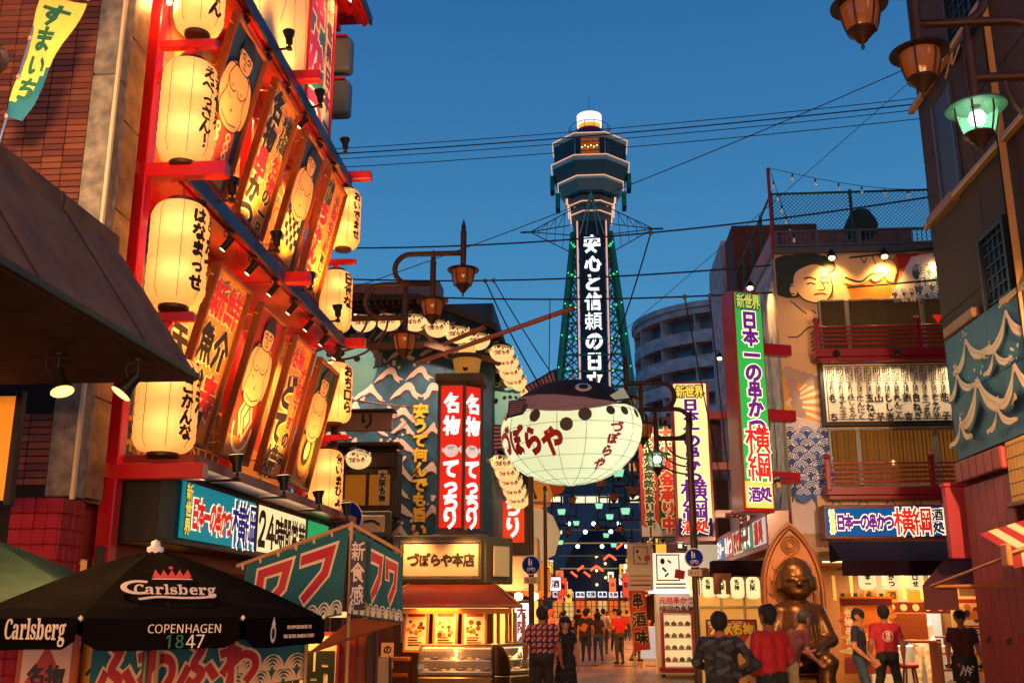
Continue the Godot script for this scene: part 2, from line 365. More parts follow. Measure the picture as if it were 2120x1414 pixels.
func left_restaurant() -> void:
	var b := thing("lantern_restaurant", "red framed restaurant front hung with lanterns and banners", "building", W(-5.35, 0, 14.3))
	var o := -b.position
	var fr := mat("frame_red", "c0141f", 0.35, {"coat": 0.3})
	put(b, "wall", m_box(P3(0.3, 15.5, 8.0), 0.0), mat("facade_backing", "5a3a28", 0.8), o + W(-5.56, 7.75, 14.35))
	put(b, "rear_block", m_box(P3(7.0, 15.0, 8.6), 0.0), mat("grey_block", "4a4038", 0.85, {"tex": "mottle"}), o + W(-9.25, 7.5, 14.6))
	# printed mural panels on the wall, one for each storey
	for st in 4:
		var holder := Node3D.new()
		holder.name = "mural_panel"
		holder.position = o + W(-5.4, [3.0, 6.6, 9.75, 12.9][st], 10.4)
		holder.rotation_degrees.y = 90
		b.add_child(holder, true)
		mural(holder, st)
	# posts and beams
	for d: float in [10.4, 14.3, 18.15]:
		put(b, "post", m_box(P3(0.17, 14.2, 0.17), 0.012), fr, o + W(-4.99 if d < 11 else -5.2, 7.1, d))
		for y: float in [3.1, 6.5, 9.85, 13.95]:
			if y < 4 and d > 11: continue
			if d < 11 and y > 9: continue
			put(b, "beam", m_box(P3(1.05 if d < 11 else 1.3, 0.17, 0.17), 0.012), fr, o + W(-4.52 if d < 11 else -4.75, y, d + (0.0 if d > 11 else -0.002)))
			if d < 11: put(b, "beam", m_box(P3(0.16, 0.165, 0.62), 0.012), fr, o + W(-5.07, y + 0.003, d - 0.38))
			if d > 18: put(b, "beam", m_box(P3(0.16, 0.165, 0.7), 0.012), fr, o + W(-4.85, y + 0.003, d + 0.42))
	for y: float in [8.1, 4.78]:
		put(b, "bracket_arm", m_box(P3(0.72, 0.1, 0.1), 0.008), fr, o + W(-4.6, y, 10.4))
		bar(b, "bracket_brace", o + W(-4.94, y - 0.45, 10.4), o + W(-4.5, y - 0.06, 10.4), 0.08, 0.08, fr)
		put(b, "bracket_arm", m_box(P3(0.72, 0.1, 0.1), 0.008), fr, o + W(-4.7, y - (0.0 if y > 7 else 0.05), 18.15))
		bar(b, "bracket_brace", o + W(-5.1, y - 0.5, 18.15), o + W(-4.7, y - 0.06, 18.15), 0.08, 0.08, fr)
	eave(6.44, 10.45, 18.1, "lower", b)
	eave(9.62, 10.45, 18.1, "upper", b)
	eave(13.9, 10.45, 19.3, "top", b)
	# air conditioner boxes at the far end
	for k in 2:
		var ac := put(b, "cooling_unit", m_box(P3(0.5, 0.75, 0.34), 0.05), mat("unit_blue_grey", "54667c", 0.5), o + W(-4.95, 11.75 + k * 0.98, 18.6))
		put(ac, "bracket", m_box(P3(0.5, 0.05, 0.3), 0.005), fr, P3(-0.1, 0.42, 0))
	# banners
	var ds := [[11.35, 12.5], [13.02, 14.12], [14.67, 15.73], [16.15, 17.3]]
	var arts := [[0, 10, 2, 11], [12, 1, 13, 3]]
	var names := [["painted wrestler banner with red apron, nearest of the upper row", "orange banner with black and red skewer lettering in the upper row", "painted wrestler banner with checkered apron in the upper row", "brown banner of red lettering at far end of the upper row"],
		["orange seafood banner with red and black lettering, nearest of the lower row", "painted wrestler banner with white diamonds on red in the lower row", "orange banner with large black grilled dish lettering in the lower row", "painted wrestler banner with black ring at far end of lower row"]]
	for r in 2:
		for k in 4: banner(names[r][k], ds[k][0], ds[k][1], [9.1, 5.72][r], arts[r][k])
	# third-storey board
	var tb := thing("tall_signboard", "bright signboard with wrestler print and purple lettering above upper eave", "sign", W(-4.95, 11.75, 15.4), 90.0)
	put(tb, "board", m_box(P3(5.2, 3.9, 0.08), 0.01), mat("cream_board", "eed9ab", 0.6), P3(0, 0, -0.05))
	p_begin()
	p_rect(-2.5, -1.9, 2.5, 1.9, "ecc994")
	p_fill([P2(-1.6, -1.9), P2(-1.8, 0), P2(-1.1, 1.4), P2(0.1, 1.5), P2(0.7, 0.2), P2(0.6, -1.3), P2(-0.2, -1.8)], "f0d6a8", true)
	p_line([P2(-1.6, -1.8), P2(-1.8, 0), P2(-1.1, 1.4), P2(0.1, 1.5), P2(0.7, 0.2), P2(0.6, -1.3), P2(-0.2, -1.8)], 0.03, "6a4a2a")
	p_line([P2(-0.6, 1.0), P2(-0.4, 0.2), P2(-0.7, -0.6)], 0.025, "6a4a2a")
	p_line([P2(0.2, 0.9), P2(0.0, 0.1), P2(0.2, -0.8)], 0.025, "6a4a2a")
	p_rect(0.95, -1.9, 2.0, 1.9, "1f6d8c")
	p_text("串かつ", 1.46, 1.1, 0.95, 0, -1.12, "b02468", 1.4, "f6ecd0", 0.06)
	p_rect(2.02, -1.9, 2.5, 1.9, "f2e2b8")
	p_text("新世界日本一", 2.26, 1.45, 0.4, 0, -0.5, "7a2468", 1.2)
	p_commit(tb)
	for k in 3:
		put(tb, "frame_bar", m_box(P3(0.08, 3.95, 0.06), 0.01), fr, P3([-2.6, 0.88, 2.56][k], 0, 0.02))
	# lanterns
	var lw := [["えべっさん", "横綱"], ["えべっさん!", "新世界"], ["はなまっせ", "串かつ"], ["いこかんな", "通天"]]
	var lh := [[-4.49, 8.84, 0.29, 1.2], [-4.52, 7.22, 0.318, 1.26], [-4.49, 5.5, 0.322, 1.2], [-4.47, 3.80, 0.325, 1.02]]
	var ln := ["white paper lantern on near red post, cut by the picture's top edge", "white paper lantern between the near post's two upper arms", "white paper lantern above the dark canopy's sloping edge", "lowest white paper lantern on the near red post"]
	for k in 4: lantern(W(lh[k][0], lh[k][1], 10.4), lh[k][2], lh[k][3], lw[k], ln[k], 1.0)
	var fw := [["おいでませ"], ["日食な"], ["おちむら"], ["食いまひょ"]]
	var fh := [[-4.6, 8.97, 1.2], [-4.7, 7.32, 1.18], [-4.63, 5.56, 1.12], [-4.73, 3.92, 1.18]]
	var fnn := ["top", "second from top", "third from top", "lowest"]
	for k in 4: lantern(W(fh[k][0], fh[k][1], 18.15), 0.31, fh[k][2], fw[k], "white paper lantern on the far red post, " + fnn[k], 1.0)
	# spotlights under the eaves, shining on the murals
	for r in 3:
		for k in 8:
			if r == 2 and k < 6: continue
			spotlight(W(-4.56, [6.36, 9.54, 13.8][r], 11.1 + k * 0.98), P3(-0.62, -0.9, 0.12), 3.0 if r < 2 else 1.5, "black spotlight under the %s red eave, %s from the near end" % [["lower", "upper", "top"][r], nth(k)])
	# lamps that shine up on the banners
	for r in 3:
		for k in 4:
			uplight(W(-4.02 if r == 0 else -4.32, [3.22, 6.66, 9.84][r], [11.45, 13.3, 15.1, 16.9][k]), "black uplight lamp on the %s, %s from the near end" % [["light box top", "lower blue eave edge", "upper blue eave edge"][r], nth(k)], [7.0, 7.0, 6.0][r])
	var bulb := thing("bare_bulb", "small bare bulb high on the near red post", "lamp", W(-4.82, 8.62, 10.3))
	put(bulb, "glass", m_lathe("bareb", [P2(0.001, -0.05), P2(0.03, -0.03), P2(0.03, 0.01), P2(0.012, 0.04)], 10), mat("warm_bulb", "ffe0a0", 0.3, {"emit": 5.0, "ecol": "ffc46a"}))
	put(bulb, "socket", m_cyl(0.016, 0.05, 8), mat("lamp_black", "1b1614", 0.45), P3(0, 0.04, 0))
	omni(bulb, P3(0.06, -0.08, 0.12), 0.5, "ffb060", 0.04)
	# light box over the entrance
	var s := thing("light_box_sign", "teal, cream and green light box sign over the restaurant entrance", "sign", W(-4.5, 2.78, 11.05), 90.0)
	put(s, "case", m_box(P3(7.0, 0.78, 0.6), 0.01), mat("case_black", "15110f", 0.5), P3(3.0, 0, -0.33))
	put(s, "top_rail", m_box(P3(7.6, 0.12, 0.86), 0.01), mat("rail_maroon", "7a1a1c", 0.4), P3(3.2, 0.45, -0.05))
	put(s, "under_rail", m_box(P3(7.0, 0.05, 0.1), 0.01), mat("case_black"), P3(3.0, -0.38, 0.02))
	var teal := put(s, "lit_panel", m_box(P3(2.52, 0.62, 0.02), 0.0), mat("lit_teal", "08707a", 0.3, {"emit": 0.55, "ecol": "0a8f9c"}), P3(1.3, 0.0, 0.0))
	var cream := put(s, "lit_panel", m_box(P3(2.42, 0.62, 0.02), 0.0), mat("lit_cream", "e8d8a4", 0.3, {"emit": 0.85, "ecol": "ffe0a0"}), P3(3.85, 0.0, 0.0))
	put(s, "lit_panel", m_box(P3(1.4, 0.62, 0.02), 0.0), mat("lit_green", "149a58", 0.3, {"emit": 0.6, "ecol": "18b464"}), P3(5.82, 0.0, 0.0))
	for x: float in [2.6, 5.09]: put(s, "divider", m_box(P3(0.05, 0.64, 0.05), 0.004), mat("case_black"), P3(x, 0, 0.01))
	var wh := mat("lit_white", "f4ead0", 0.4, {"emit": 0.85, "ecol": "fff0cc"})
	letters(teal, "新世界", P3(-1.1, 0.2, 0.01), P2(0.17, 0.18), P2(0, -0.19), mat("lit_yellow", "e8cc50", 0.4, {"emit": 0.7, "ecol": "f0d050"}), mat("ink_black", "17110e", 0.6), 1.2, 0.06)
	letters(teal, "日本一の串かつ", P3(-0.88, -0.02, 0.01), P2(0.2, 0.34), P2(0.185, -0.004), mat("lit_red", "d22820", 0.4, {"emit": 0.55, "ecol": "e02c20"}), wh, 1.25, 0.055)
	letters(teal, "横綱", P3(0.6, -0.02, 0.01), P2(0.46, 0.54), P2(0.44, -0.0), mat("lit_indigo", "2a2a90", 0.4, {"emit": 0.22, "ecol": "2c2ca8"}), wh, 1.2, 0.045)
	area(s, P3(3.0, 0, 0.12), P3(3.0, -0.3, 3.0), 5.6, 0.5, 1.6, "ffe0a8")
	letters(cream, "24時間営業", P3(-0.98, -0.02, 0.01), P2(0.38, 0.46), P2(0.39, 0), mat("ink_black"), null, 1.25, 0.0)

func mural(h: Node3D, st: int) -> void:
	var hh: float = [3.4, 3.0, 3.1, 1.0][st]
	p_begin()
	p_clip(0, 0, 7.9, hh)
	if st == 0:
		p_rect(0, 0, 7.9, hh, "cfae72")
		p_rect(0, 0, 1.2, hh, "1c5a72")
		p_rect(4.6, 1.2, 6.0, hh, "c8503c")
		p_rect(1.25, 0.4, 2.2, hh, "8e8266")
		for k in 7:
			for r in 6:
				p_rect(2.3 + k * 0.26, 0.3 + r * 0.3, 2.5 + k * 0.26, 0.55 + r * 0.3, "4a3a28")
		for k in 9:
			p_line([P2(1.4 + k * 0.1, 0.6), P2(2.05 - k * 0.04, hh)], 0.025, "3a2c1c", false)
		for k in 10:
			for rr in 4:
				p_arc(P2(0.35 + k * 0.8, 0.05 + 0.22 * (k % 2)), 0.62 - rr * 0.14, 0.0, PI, 0.055, "d8a868" if rr % 2 == 0 else "2a3a58")
		p_text("通天閣", 2.25, 2.7, 0.5, 0, -0.6, "1c1410", 1.2, "efe0bc", 0.06)
		for k in 5:
			p_line([P2(4.7 + k * 0.4, 1.3), P2(4.9 + k * 0.4, 1.9), P2(4.65 + k * 0.4, 2.4), P2(4.95 + k * 0.4, 3.1)], 0.05, "f0e0c4")
	else:
		p_rect(0, 0, 7.9, hh, "e0a058")
		for k in 18:
			var a0 := PI * k / 18.0
			var a1 := PI * (k + 0.5) / 18.0
			var c := P2(3.4, -1.2)
			p_fill([c, c + Vector2.from_angle(a0) * 5.4, c + Vector2.from_angle(a1) * 5.4], ["d2565a", "f0dcae", "e08a3c"][k % 3])
		for k in 7:
			var c := P2(0.6 + k * 1.1, 0.9 + 0.8 * (k % 2))
			for rr in 3: p_arc(c, 0.5 - rr * 0.13, 0.2, 4.6, 0.035, ["f6e8c8", "3a7a74", "c03c40"][rr])
			p_line([c, c + P2(0.3, 0.5), c + P2(0.1, 0.9), c + P2(0.5, 1.2)], 0.06, "f4e4c0")
	p_commit(h, "mural")

func spotlight(at: Vector3, dir: Vector3, energy: float, label: String) -> void:
	var l := thing("spotlight", label, "spotlight", at, 0.0, "black spotlights under the red eaves")
	var blk := mat("lamp_black", "1b1614", 0.45, {"metal": 0.4})
	put(l, "mount", m_cyl(0.06, 0.03, 14), blk, P3(0, 0.03, 0))
	put(l, "stem", m_cyl(0.013, 0.1, 8), blk, P3(0, -0.06, 0))
	var q := dir.normalized()
	var a := P3(0, -0.09, 0) - q * 0.07
	put(l, "barrel", m_tube([a, a + q * 0.2], 0.046, 14), blk)
	put(l, "lens", m_tube([a + q * 0.196, a + q * 0.204], 0.038, 12), mat("spot_lens", "ffd9a0", 0.2, {"emit": 4.0, "ecol": "ffc27a"}))
	put(l, "cable", m_tube(curve3([P3(0, 0.04, 0), P3(-0.03, 0.02, 0.09), P3(-0.02, -0.04, 0.1), a]), 0.006, 5), blk)
	spot(l, a + q * 0.22, a + q * 2.0, energy, 48.0, "ff9e48", 0.04)

func uplight(at: Vector3, label: String, energy: float) -> void:
	var l := thing("uplight_lamp", label, "lamp", at, 0.0, "black lamps that shine up at the banners")
	var blk := mat("lamp_black", "1b1614", 0.45, {"metal": 0.4})
	var q := P3(-0.1, 1.0, 0.0).normalized()
	put(l, "clamp", m_box(P3(0.08, 0.05, 0.08), 0.008), blk, P3(0, -0.08, 0))
	put(l, "neck", m_tube([P3(0, -0.08, 0), P3(0, 0.02, 0)], 0.02, 8), blk)
	put(l, "arm", m_tube([P3(0, -0.08, 0), P3(-0.3, -0.1, 0)], 0.018, 6), blk)
	put(l, "body", m_tube([P3(0, 0, 0), q * 0.13], 0.05, 12, 0.06), blk)
	put(l, "hood", m_tube([q * 0.12, q * 0.2], 0.07, 16, 0.095), blk)
	put(l, "lens", m_tube([q * 0.195, q * 0.203], 0.088, 16), mat("uplight_lens", "ffe6b8", 0.2, {"emit": 3.0, "ecol": "ffd08a"}))
	spot(l, q * 0.23, q * 0.23 + P3(-0.28, 1.0, 0.0), energy, 50.0, "ffac50", 0.07)

# ---------------------------------------------------------------- middle: the blowfish restaurant
func wave_shape(v: int) -> Array:
	match v:
		0: return [P2(-0.5, -0.12), P2(-0.3, 0.02), P2(-0.14, 0.14), P2(-0.02, 0.22), P2(0.06, 0.21), P2(0.12, 0.12), P2(0.25, -0.02), P2(0.42, -0.16), P2(0.36, -0.17), P2(0.5, -0.24), P2(0.3, -0.2), P2(0.12, -0.06), P2(-0.02, 0.0), P2(-0.16, -0.06), P2(-0.3, -0.09), P2(-0.4, -0.15)]
		1: return [P2(-0.5, -0.02), P2(-0.28, 0.06), P2(-0.08, 0.24), P2(0.0, 0.25), P2(0.02, 0.16), P2(0.16, 0.0), P2(0.4, -0.1), P2(0.5, -0.2), P2(0.26, -0.14), P2(0.06, -0.02), P2(-0.1, 0.05), P2(-0.26, -0.06), P2(-0.4, -0.06)]
	return [P2(-0.5, -0.2), P2(-0.36, -0.04), P2(-0.2, 0.08), P2(0.0, 0.2), P2(0.14, 0.2), P2(0.24, 0.1), P2(0.3, -0.02), P2(0.5, -0.12), P2(0.34, -0.13), P2(0.36, -0.2), P2(0.2, -0.12), P2(0.1, 0.02), P2(-0.06, 0.02), P2(-0.2, -0.08), P2(-0.34, -0.12)]

func wave(parent: Node3D, p: Vector3, w: float, v: int, flip: bool, m: Material, under: Material) -> void:
	var key := "wave%d%s" % [v, flip]
	if not MESH.has(key):
		var sh := []
		for q: Vector2 in wave_shape(v): sh.append(P2(-q.x if flip else q.x, q.y))
		begin()
		prism(curve2(sh, 3, true), 0.014)
		MESH[key] = commit()
		var dk := []  # darker copy set lower: maroon undertone of the print, drawn like a drop shadow
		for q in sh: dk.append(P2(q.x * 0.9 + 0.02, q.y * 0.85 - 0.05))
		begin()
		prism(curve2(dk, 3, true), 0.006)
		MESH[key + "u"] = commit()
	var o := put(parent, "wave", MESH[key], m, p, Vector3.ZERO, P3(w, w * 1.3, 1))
	put(o, "wave_shadow_print", MESH[key + "u"], under)

func spray(parent: Node3D, p: Vector3, n: int, rng: RandomNumberGenerator, m: Material) -> void:
	for k in n:
		put(parent, "spray_dot", m_cyl(0.5, 1.0, 9), m, p + P3(rng.randf_range(-0.22, 0.22), rng.randf_range(-0.05, 0.18), 0), P3(90, 0, 0), P3(1, 0.02, 1) * rng.randf_range(0.05, 0.1) * P3(1, 12, 1))

func ellip(a: float, b: float, c: float, th: float, sy: float) -> Vector3:
	var cr := sqrt(maxf(0.0, 1.0 - sy * sy))
	return P3(a * cr * cos(th), b * sy, c * cr * sin(th))

# a blowfish: head towards +X, up +Y
func blowfish(o: Node3D, a: float, b: float, c: float, belly: Material, band: Material, back: Material, fine: bool, words := true) -> void:
	var key := "bf%.2f%.2f%.2f" % [a, b, c]
	var n := 64 if fine else 20
	var h1 := func(t: float) -> float: return 0.54 - 0.12 * cos(t) - 0.06 * cos(2.0 * t)
	var h2 := func(t: float) -> float: return 0.32 - 0.03 * cos(t) + 0.11 * cos(2.6 * absf(wrapf(t, -PI, PI)) + 0.4)
	var limits := [[-1.0, h2], [h2, h1], [h1, 1.0]]
	for part in 3:
		if MESH.has(key + str(part)): continue
		begin()
		var rows: int = [10 if not fine else 18, 3, 6][part]
		for j in n:
			for i: int in rows:
				var P := []
				var N := []
				for q in [[0, 0], [1, 0], [1, 1], [0, 1]]:
					var t: float = -TAU * (j + q[0]) / n
					var lo: float = limits[part][0] if limits[part][0] is float else limits[part][0].call(t)
					var hi: float = limits[part][1] if limits[part][1] is float else limits[part][1].call(t)
					var f: float = float(i + q[1]) / rows
					var s := sin(lerpf(asin(lo), asin(hi), f))
					var e := ellip(a, b, c, t, s)
					if fine: e *= 1.0 - 0.016 * pow(sin(8.0 * t), 2.0) * sqrt(1.0 - s * s) - 0.004 * sin(23.0 * t + 11.0 * s)
					P.append(e)
					N.append(P3(e.x / (a * a), e.y / (b * b), e.z / (c * c)).normalized())
				quad_n(P[0], P[1], P[2], P[3], N[0], N[1], N[2], N[3])
		MESH[key + str(part)] = commit()
	put(o, "belly", MESH[key + "0"], belly)
	put(o, "side_band", MESH[key + "1"], band)
	put(o, "back", MESH[key + "2"], back)
	# a disc that hugs the body
	var disc := func(th: float, sy: float, r: float, lift: float, m: Material, called: String) -> void:
		var p0 := ellip(a, b, c, th, sy)
		var nn := P3(p0.x / (a * a), p0.y / (b * b), p0.z / (c * c)).normalized()
		var x := Vector3.UP.cross(nn).normalized()
		var y := nn.cross(x)
		begin()
		var g := 12
		for k in g:
			var pts := []
			for w in 2:
				var an := TAU * (k + w) / g
				var q := p0 + (x * cos(an) + y * sin(an)) * r
				var l := P3(q.x / a, q.y / b, q.z / c).length()
				pts.append(q / l + nn * lift)
			tri(p0 + nn * (lift + r * 0.02), pts[0], pts[1])
		put(o, called, commit(), m)
	var blk := mat("fish_black", "1c1714", 0.6)
	var wht := mat("fish_eye_white", "e8e4cc", 0.4)
	for sd: float in [1.0, -1.0]:
		disc.call(sd * 0.75, 0.66, 0.105 * a, 0.012 * a, wht, "eye")
		disc.call(sd * 0.75, 0.66, 0.062 * a, 0.022 * a, blk, "pupil")
		for q in [[0.16, 0.22], [0.42, 0.2], [0.80, 0.12], [1.05, -0.05], [1.5, 0.16], [1.75, 0.34], [2.15, 0.3], [2.6, 0.12]]:
			disc.call(sd * q[0], q[1], 0.085 * a if q[0] > 0.5 else 0.06 * a, 0.006 * a, mat("fish_spot", "4a4434", 0.6), "spot")
	# mouth: a pale beak
	begin()
	var mp := ellip(a, b, c, 0.0, 0.46)
	for s: float in [-1.0, 1.0]:
		quad(mp + P3(-0.02, 0.16, 0) * a, mp + P3(0.07, 0.01, 0.0) * a, mp + P3(0.0, -0.06, s * 0.16) * a, mp + P3(-0.07, 0.03, s * 0.22) * a)
	put(o, "mouth", commit(), belly)
	put(o, "lip_line", m_tube([mp + P3(-0.02, -0.04, -0.2) * a, mp + P3(0.085, 0.0, 0) * a, mp + P3(-0.02, -0.04, 0.2) * a], 0.012 * a, 6), blk)
	# fins: ribbed plates
	var finm := mat("fin_mauve", "a5878c", 0.6)
	var fin := func(called: String, base: Vector3, u: Vector3, v: Vector3, ribs: int) -> void:
		begin()
		var nn := u.cross(v).normalized() * 0.012 * a
		var e := [base, base + u, base + u * 1.15 + v, base - u * 0.05 + v]
		quad(e[0] + nn, e[1] + nn, e[2] + nn, e[3] + nn)
		quad(e[3] - nn, e[2] - nn, e[1] - nn, e[0] - nn)
		for k in 4: quad(e[k] - nn, e[(k + 1) % 4] - nn, e[(k + 1) % 4] + nn, e[k] + nn)
		var f := put(o, called, commit(), finm)
		for k in ribs + 1:
			var s := float(k) / ribs
			put(f, "fin_ray", m_tube([base + u * s, base + u * (s * 1.2 - 0.05) + v], 0.018 * a, 5), blk)
		put(f, "fin_edge", m_tube([e[0], e[3], e[2], e[1]], 0.02 * a, 5), blk)
	fin.call("tail_fin", P3(-1.05 * a, -0.14 * b, 0.02), P3(0, 0.42 * b, 0), P3(-0.3 * a, 0.03, 0), 6)
	fin.call("back_fin", P3(-0.62 * a, 0.80 * b, 0), P3(0.42 * a, 0.18 * b, 0), P3(-0.12 * a, 0.26 * b, 0), 8)
	for sd: float in [1.0, -1.0]:
		fin.call("side_fin", ellip(a, b, c, sd * 1.8, 0.52), P3(0.05 * a, -0.26 * b, 0.10 * c * sd), P3(-0.20 * a, -0.02, 0.10 * c * sd), 6)
	put(o, "tail_stem", m_tube([P3(-0.9 * a, 0.05, 0), P3(-1.1 * a, 0.06 * b, 0)], 0.24 * b, 10, 0.15 * b), band)
	if not words: return
	var red := mat("fish_red", "c01c1c", 0.6)
	var ob := func(text: String, th0: float, dth: float, sy0: float, dsy: float, sx: float, sz: float) -> void:
		for i in text.length():
			begin()
			for st in strokes(text[i]):
				var fine_s := []
				for j in st.size() - 1:
					for k in 3: fine_s.append((st[j] as Vector2).lerp(st[j + 1], k / 3.0))
				fine_s.append(st[-1])
				ribbon(fine_s, 0.105, 0.0, 0.5, func(q: Vector2, z: float) -> Vector3: return ellip(a, b, c, th0 + dth * i - (q.x - 0.5) * sx, sy0 + dsy * i - (q.y - 0.5) * sz) * 1.012)
			put(o, "character", commit(), red)
	if fine:
		ob.call("づぼらや", 2.16, -0.30, -0.22, -0.03, 0.29, 0.5)
		ob.call("づぼらや", 0.34, 0.035, -0.10, -0.2, 0.20, 0.185)
	else:
		ob.call("づぼらや", 2.15, -0.36, -0.25, 0.0, 0.34, 0.42)

func great_fish() -> void:
	var o := thing("giant_blowfish_lantern", "giant glowing blowfish lantern hanging over the street", "lantern", W(-0.36, 5.15, 20.4), -38.0)
	var belly := mat("fish_belly", "ecead0", 0.6, {"emit": 0.24, "ecol": "e6f4c2", "back": "fafff0"})
	var a := 1.55
	var b := 1.06
	var c := 1.22
	blowfish(o, a, b, c, belly, mat("fish_mauve", "9b7f86", 0.7, {"tex": "fine", "back": "c0a0a0"}), mat("fish_back", "2a211d", 0.75, {"tex": "mottle", "ts": P3(1.2, 1.2, 1.2)}), true)
	var seam := mat("fish_seam", "6a5c34", 0.7)
	for k in 16:
		var t := TAU * k / 16
		var pts := []
		for i in 14: pts.append(ellip(a, b, c, t, sin(lerpf(-1.5, 0.42, i / 13.0))) * 1.003)
		put(o, "seam_wire", m_tube(pts, 0.0045, 5), seam)
	for s: float in [0.28, 0.0, -0.3, -0.56, -0.78, -0.92]:
		var pts := []
		for i in 41: pts.append(ellip(a, b, c, TAU * i / 40, s) * 1.003)
		put(o, "seam_wire", m_tube(pts, 0.004, 5), seam)
	for x: float in [-0.55, 0.1, 0.7]:
		put(o, "hanging_rope", m_tube([ellip(a, b, c, PI if x < 0 else 0.0, sqrt(1.0 - x * x / (a * a))), P3(x * 0.9, 2.9, 0.0)], 0.01, 5), mat("wire_grey", "2a2a2e", 0.6))
		put(o, "ring", m_tube([P3(x, b * sqrt(1.0 - x * x / (a * a)), 0), P3(x, b * sqrt(1.0 - x * x / (a * a)) + 0.12, 0)], 0.025, 7), mat("brass", "c9a25a", 0.35, {"metal": 0.8}))
	for x: float in [-0.8, 0.0, 0.8]: omni(o, P3(x, -0.1, 0), 0.26, "f0fcd8", 0.08)
	area(o, P3(0.2, -1.3, 0.4), P3(0.2, -4, 0.4), 1.6, 1.2, 1.6, "e9f7bf")

func fish_restaurant() -> void:
	var b := thing("blowfish_restaurant", "restaurant with blue wall covered in painted waves and gold lettering", "building", W(-4.3, 0, 24.0))
	var o := -b.position
	var blue := mat("wave_wall_blue", "1a506a", 0.6, {"tex": "mottle", "ts": P3(0.3, 0.3, 0.3)})
	for k in 4:
		put(b, "wall_panel", m_box(P3(1.148, 5.9, 0.3), 0.006), blue, o + W(-6.3 + k * 1.15, 6.05, 24.15))
	put(b, "corner_wall", m_box(P3(0.3, 5.9, 6.0), 0.0), mat("corner_green", "1b4a52", 0.6), o + W(-2.42, 6.05, 27.2))
	put(b, "lower_wall", m_box(P3(4.6, 3.0, 0.3), 0.0), mat("shop_wood", "6a3417", 0.6, {"tex": "grain", "ts": P3(3, 0.6, 3)}), o + W(-4.55, 1.55, 24.15))
	put(b, "core", m_box(P3(4.0, 9.0, 6.0), 0.0), mat("grey_block", "4a4038", 0.85), o + W(-4.8, 4.5, 27.6))
	# roof eaves: front slope and a falling side
	var roof := mat("roof_dark", "3a2a22", 0.7, {"tex": "grain", "ts": P3(4, 4, 1)})
	begin()
	for seg in [[W(-7.2, 8.75, 22.3), W(-3.85, 8.75, 22.3), W(-3.85, 9.15, 24.2), W(-7.2, 9.15, 24.2)], [W(-3.85, 8.75, 22.3), W(-2.05, 8.05, 22.5), W(-2.3, 8.5, 24.2), W(-3.85, 9.15, 24.2)], [W(-2.05, 8.05, 22.5), W(-1.45, 7.0, 25.5), W(-2.3, 8.1, 27.0), W(-2.3, 8.5, 24.2)]]:
		var e := []
		for v: Vector3 in seg: e.append(v + o)
		quad(e[0], e[1], e[2], e[3])
		var dn := P3(0, -0.14, 0)
		quad(e[3] + dn, e[2] + dn, e[1] + dn, e[0] + dn)
		quad(e[0] + dn, e[1] + dn, e[1], e[0])
	var rf := put(b, "roof", commit(), roof)
	for k in 24:
		var x := -7.1 + k * 0.14
		bar(rf, "rafter", o + W(x, 8.56, 22.36), o + W(x, 8.8, 23.9), 0.05, 0.06, mat("rafter_wood", "5a3018", 0.6))
	put(b, "eave_beam", m_box(P3(3.4, 0.16, 0.16), 0.01), mat("rafter_wood"), o + W(-5.5, 7.85, 23.6))
	put(b, "eave_beam", m_box(P3(1.9, 0.16, 0.16), 0.01), mat("rafter_wood"), o + W(-2.95, 7.62, 23.5), P3(0, 0, -15))
	put(b, "roof_box", m_box(P3(2.6, 0.9, 1.5), 0.02), mat("roof_salmon", "b0725c", 0.7, {"tex": "fine"}), o + W(-6.0, 9.55, 26.0))
	put(b, "roof_box", m_box(P3(0.9, 1.3, 0.8), 0.02), mat("roof_grey", "6a6a70", 0.7), o + W(-4.3, 9.5, 26.0))
	# waves on the wall
	var rng := RandomNumberGenerator.new()
	rng.seed = 21
	var pale := mat("wave_pale", "e4bcaa", 0.65, {"tex": "fine", "ts": P3(1, 1, 1)})
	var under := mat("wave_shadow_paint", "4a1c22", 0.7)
	var spots := []
	for r in 11:
		for c in 5:
			spots.append(P2(-6.4 + c * 0.78 + (0.39 if r % 2 else 0.0), 3.45 + r * 0.48))
	for s: Vector2 in spots:
		if s.x > -3.5: continue
		if s.x > -4.3 and s.x < -3.72 and s.y < 6.6: s.x += 0.42 if s.x > -4.0 else -0.42
		var p := o + W(s.x + rng.randf_range(-0.08, 0.08), s.y + rng.randf_range(-0.08, 0.08), 23.998)
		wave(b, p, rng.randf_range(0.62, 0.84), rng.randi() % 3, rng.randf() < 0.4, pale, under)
		if rng.randf() < 0.45: spray(b, p + P3(0.05, 0.22, 0), 4, rng, pale)
	# gold lettering
	var gold := mat("gold_letter", "e0a92c", 0.45, {"metal": 0.2})
	letters(b, "安うて何んでも旨い", o + W(-4.0, 6.32, 23.965), P2(0.36, 0.33), P2(0.003, -0.352), gold, mat("gold_edge", "4a3010", 0.6), 1.15, 0.03)
	put(b, "gold_rail", m_tube([o + W(-5.5, 6.35, 22.6), o + W(-4.1, 6.38, 23.9)], 0.02, 6), mat("rail_brown", "7a4a2a", 0.5))
	# little balcony bay at left
	var bw := mat("bay_wood", "4d2412", 0.55, {"tex": "grain", "ts": P3(4, 1, 4)})
	put(b, "bay_sign", m_box(P3(1.6, 0.42, 0.1), 0.01), mat("bay_sign_pink", "9c6650", 0.6), o + W(-5.25, 5.85, 22.75))
	put(b, "bay_sign_roof", m_box(P3(1.75, 0.06, 0.4), 0.01), bw, o + W(-5.25, 6.1, 22.75))
	letters(b, "り", o + W(-5.02, 5.86, 22.69), P2(0.34, 0.34), Vector2.ZERO, mat("ink_black", "17110e", 0.6))
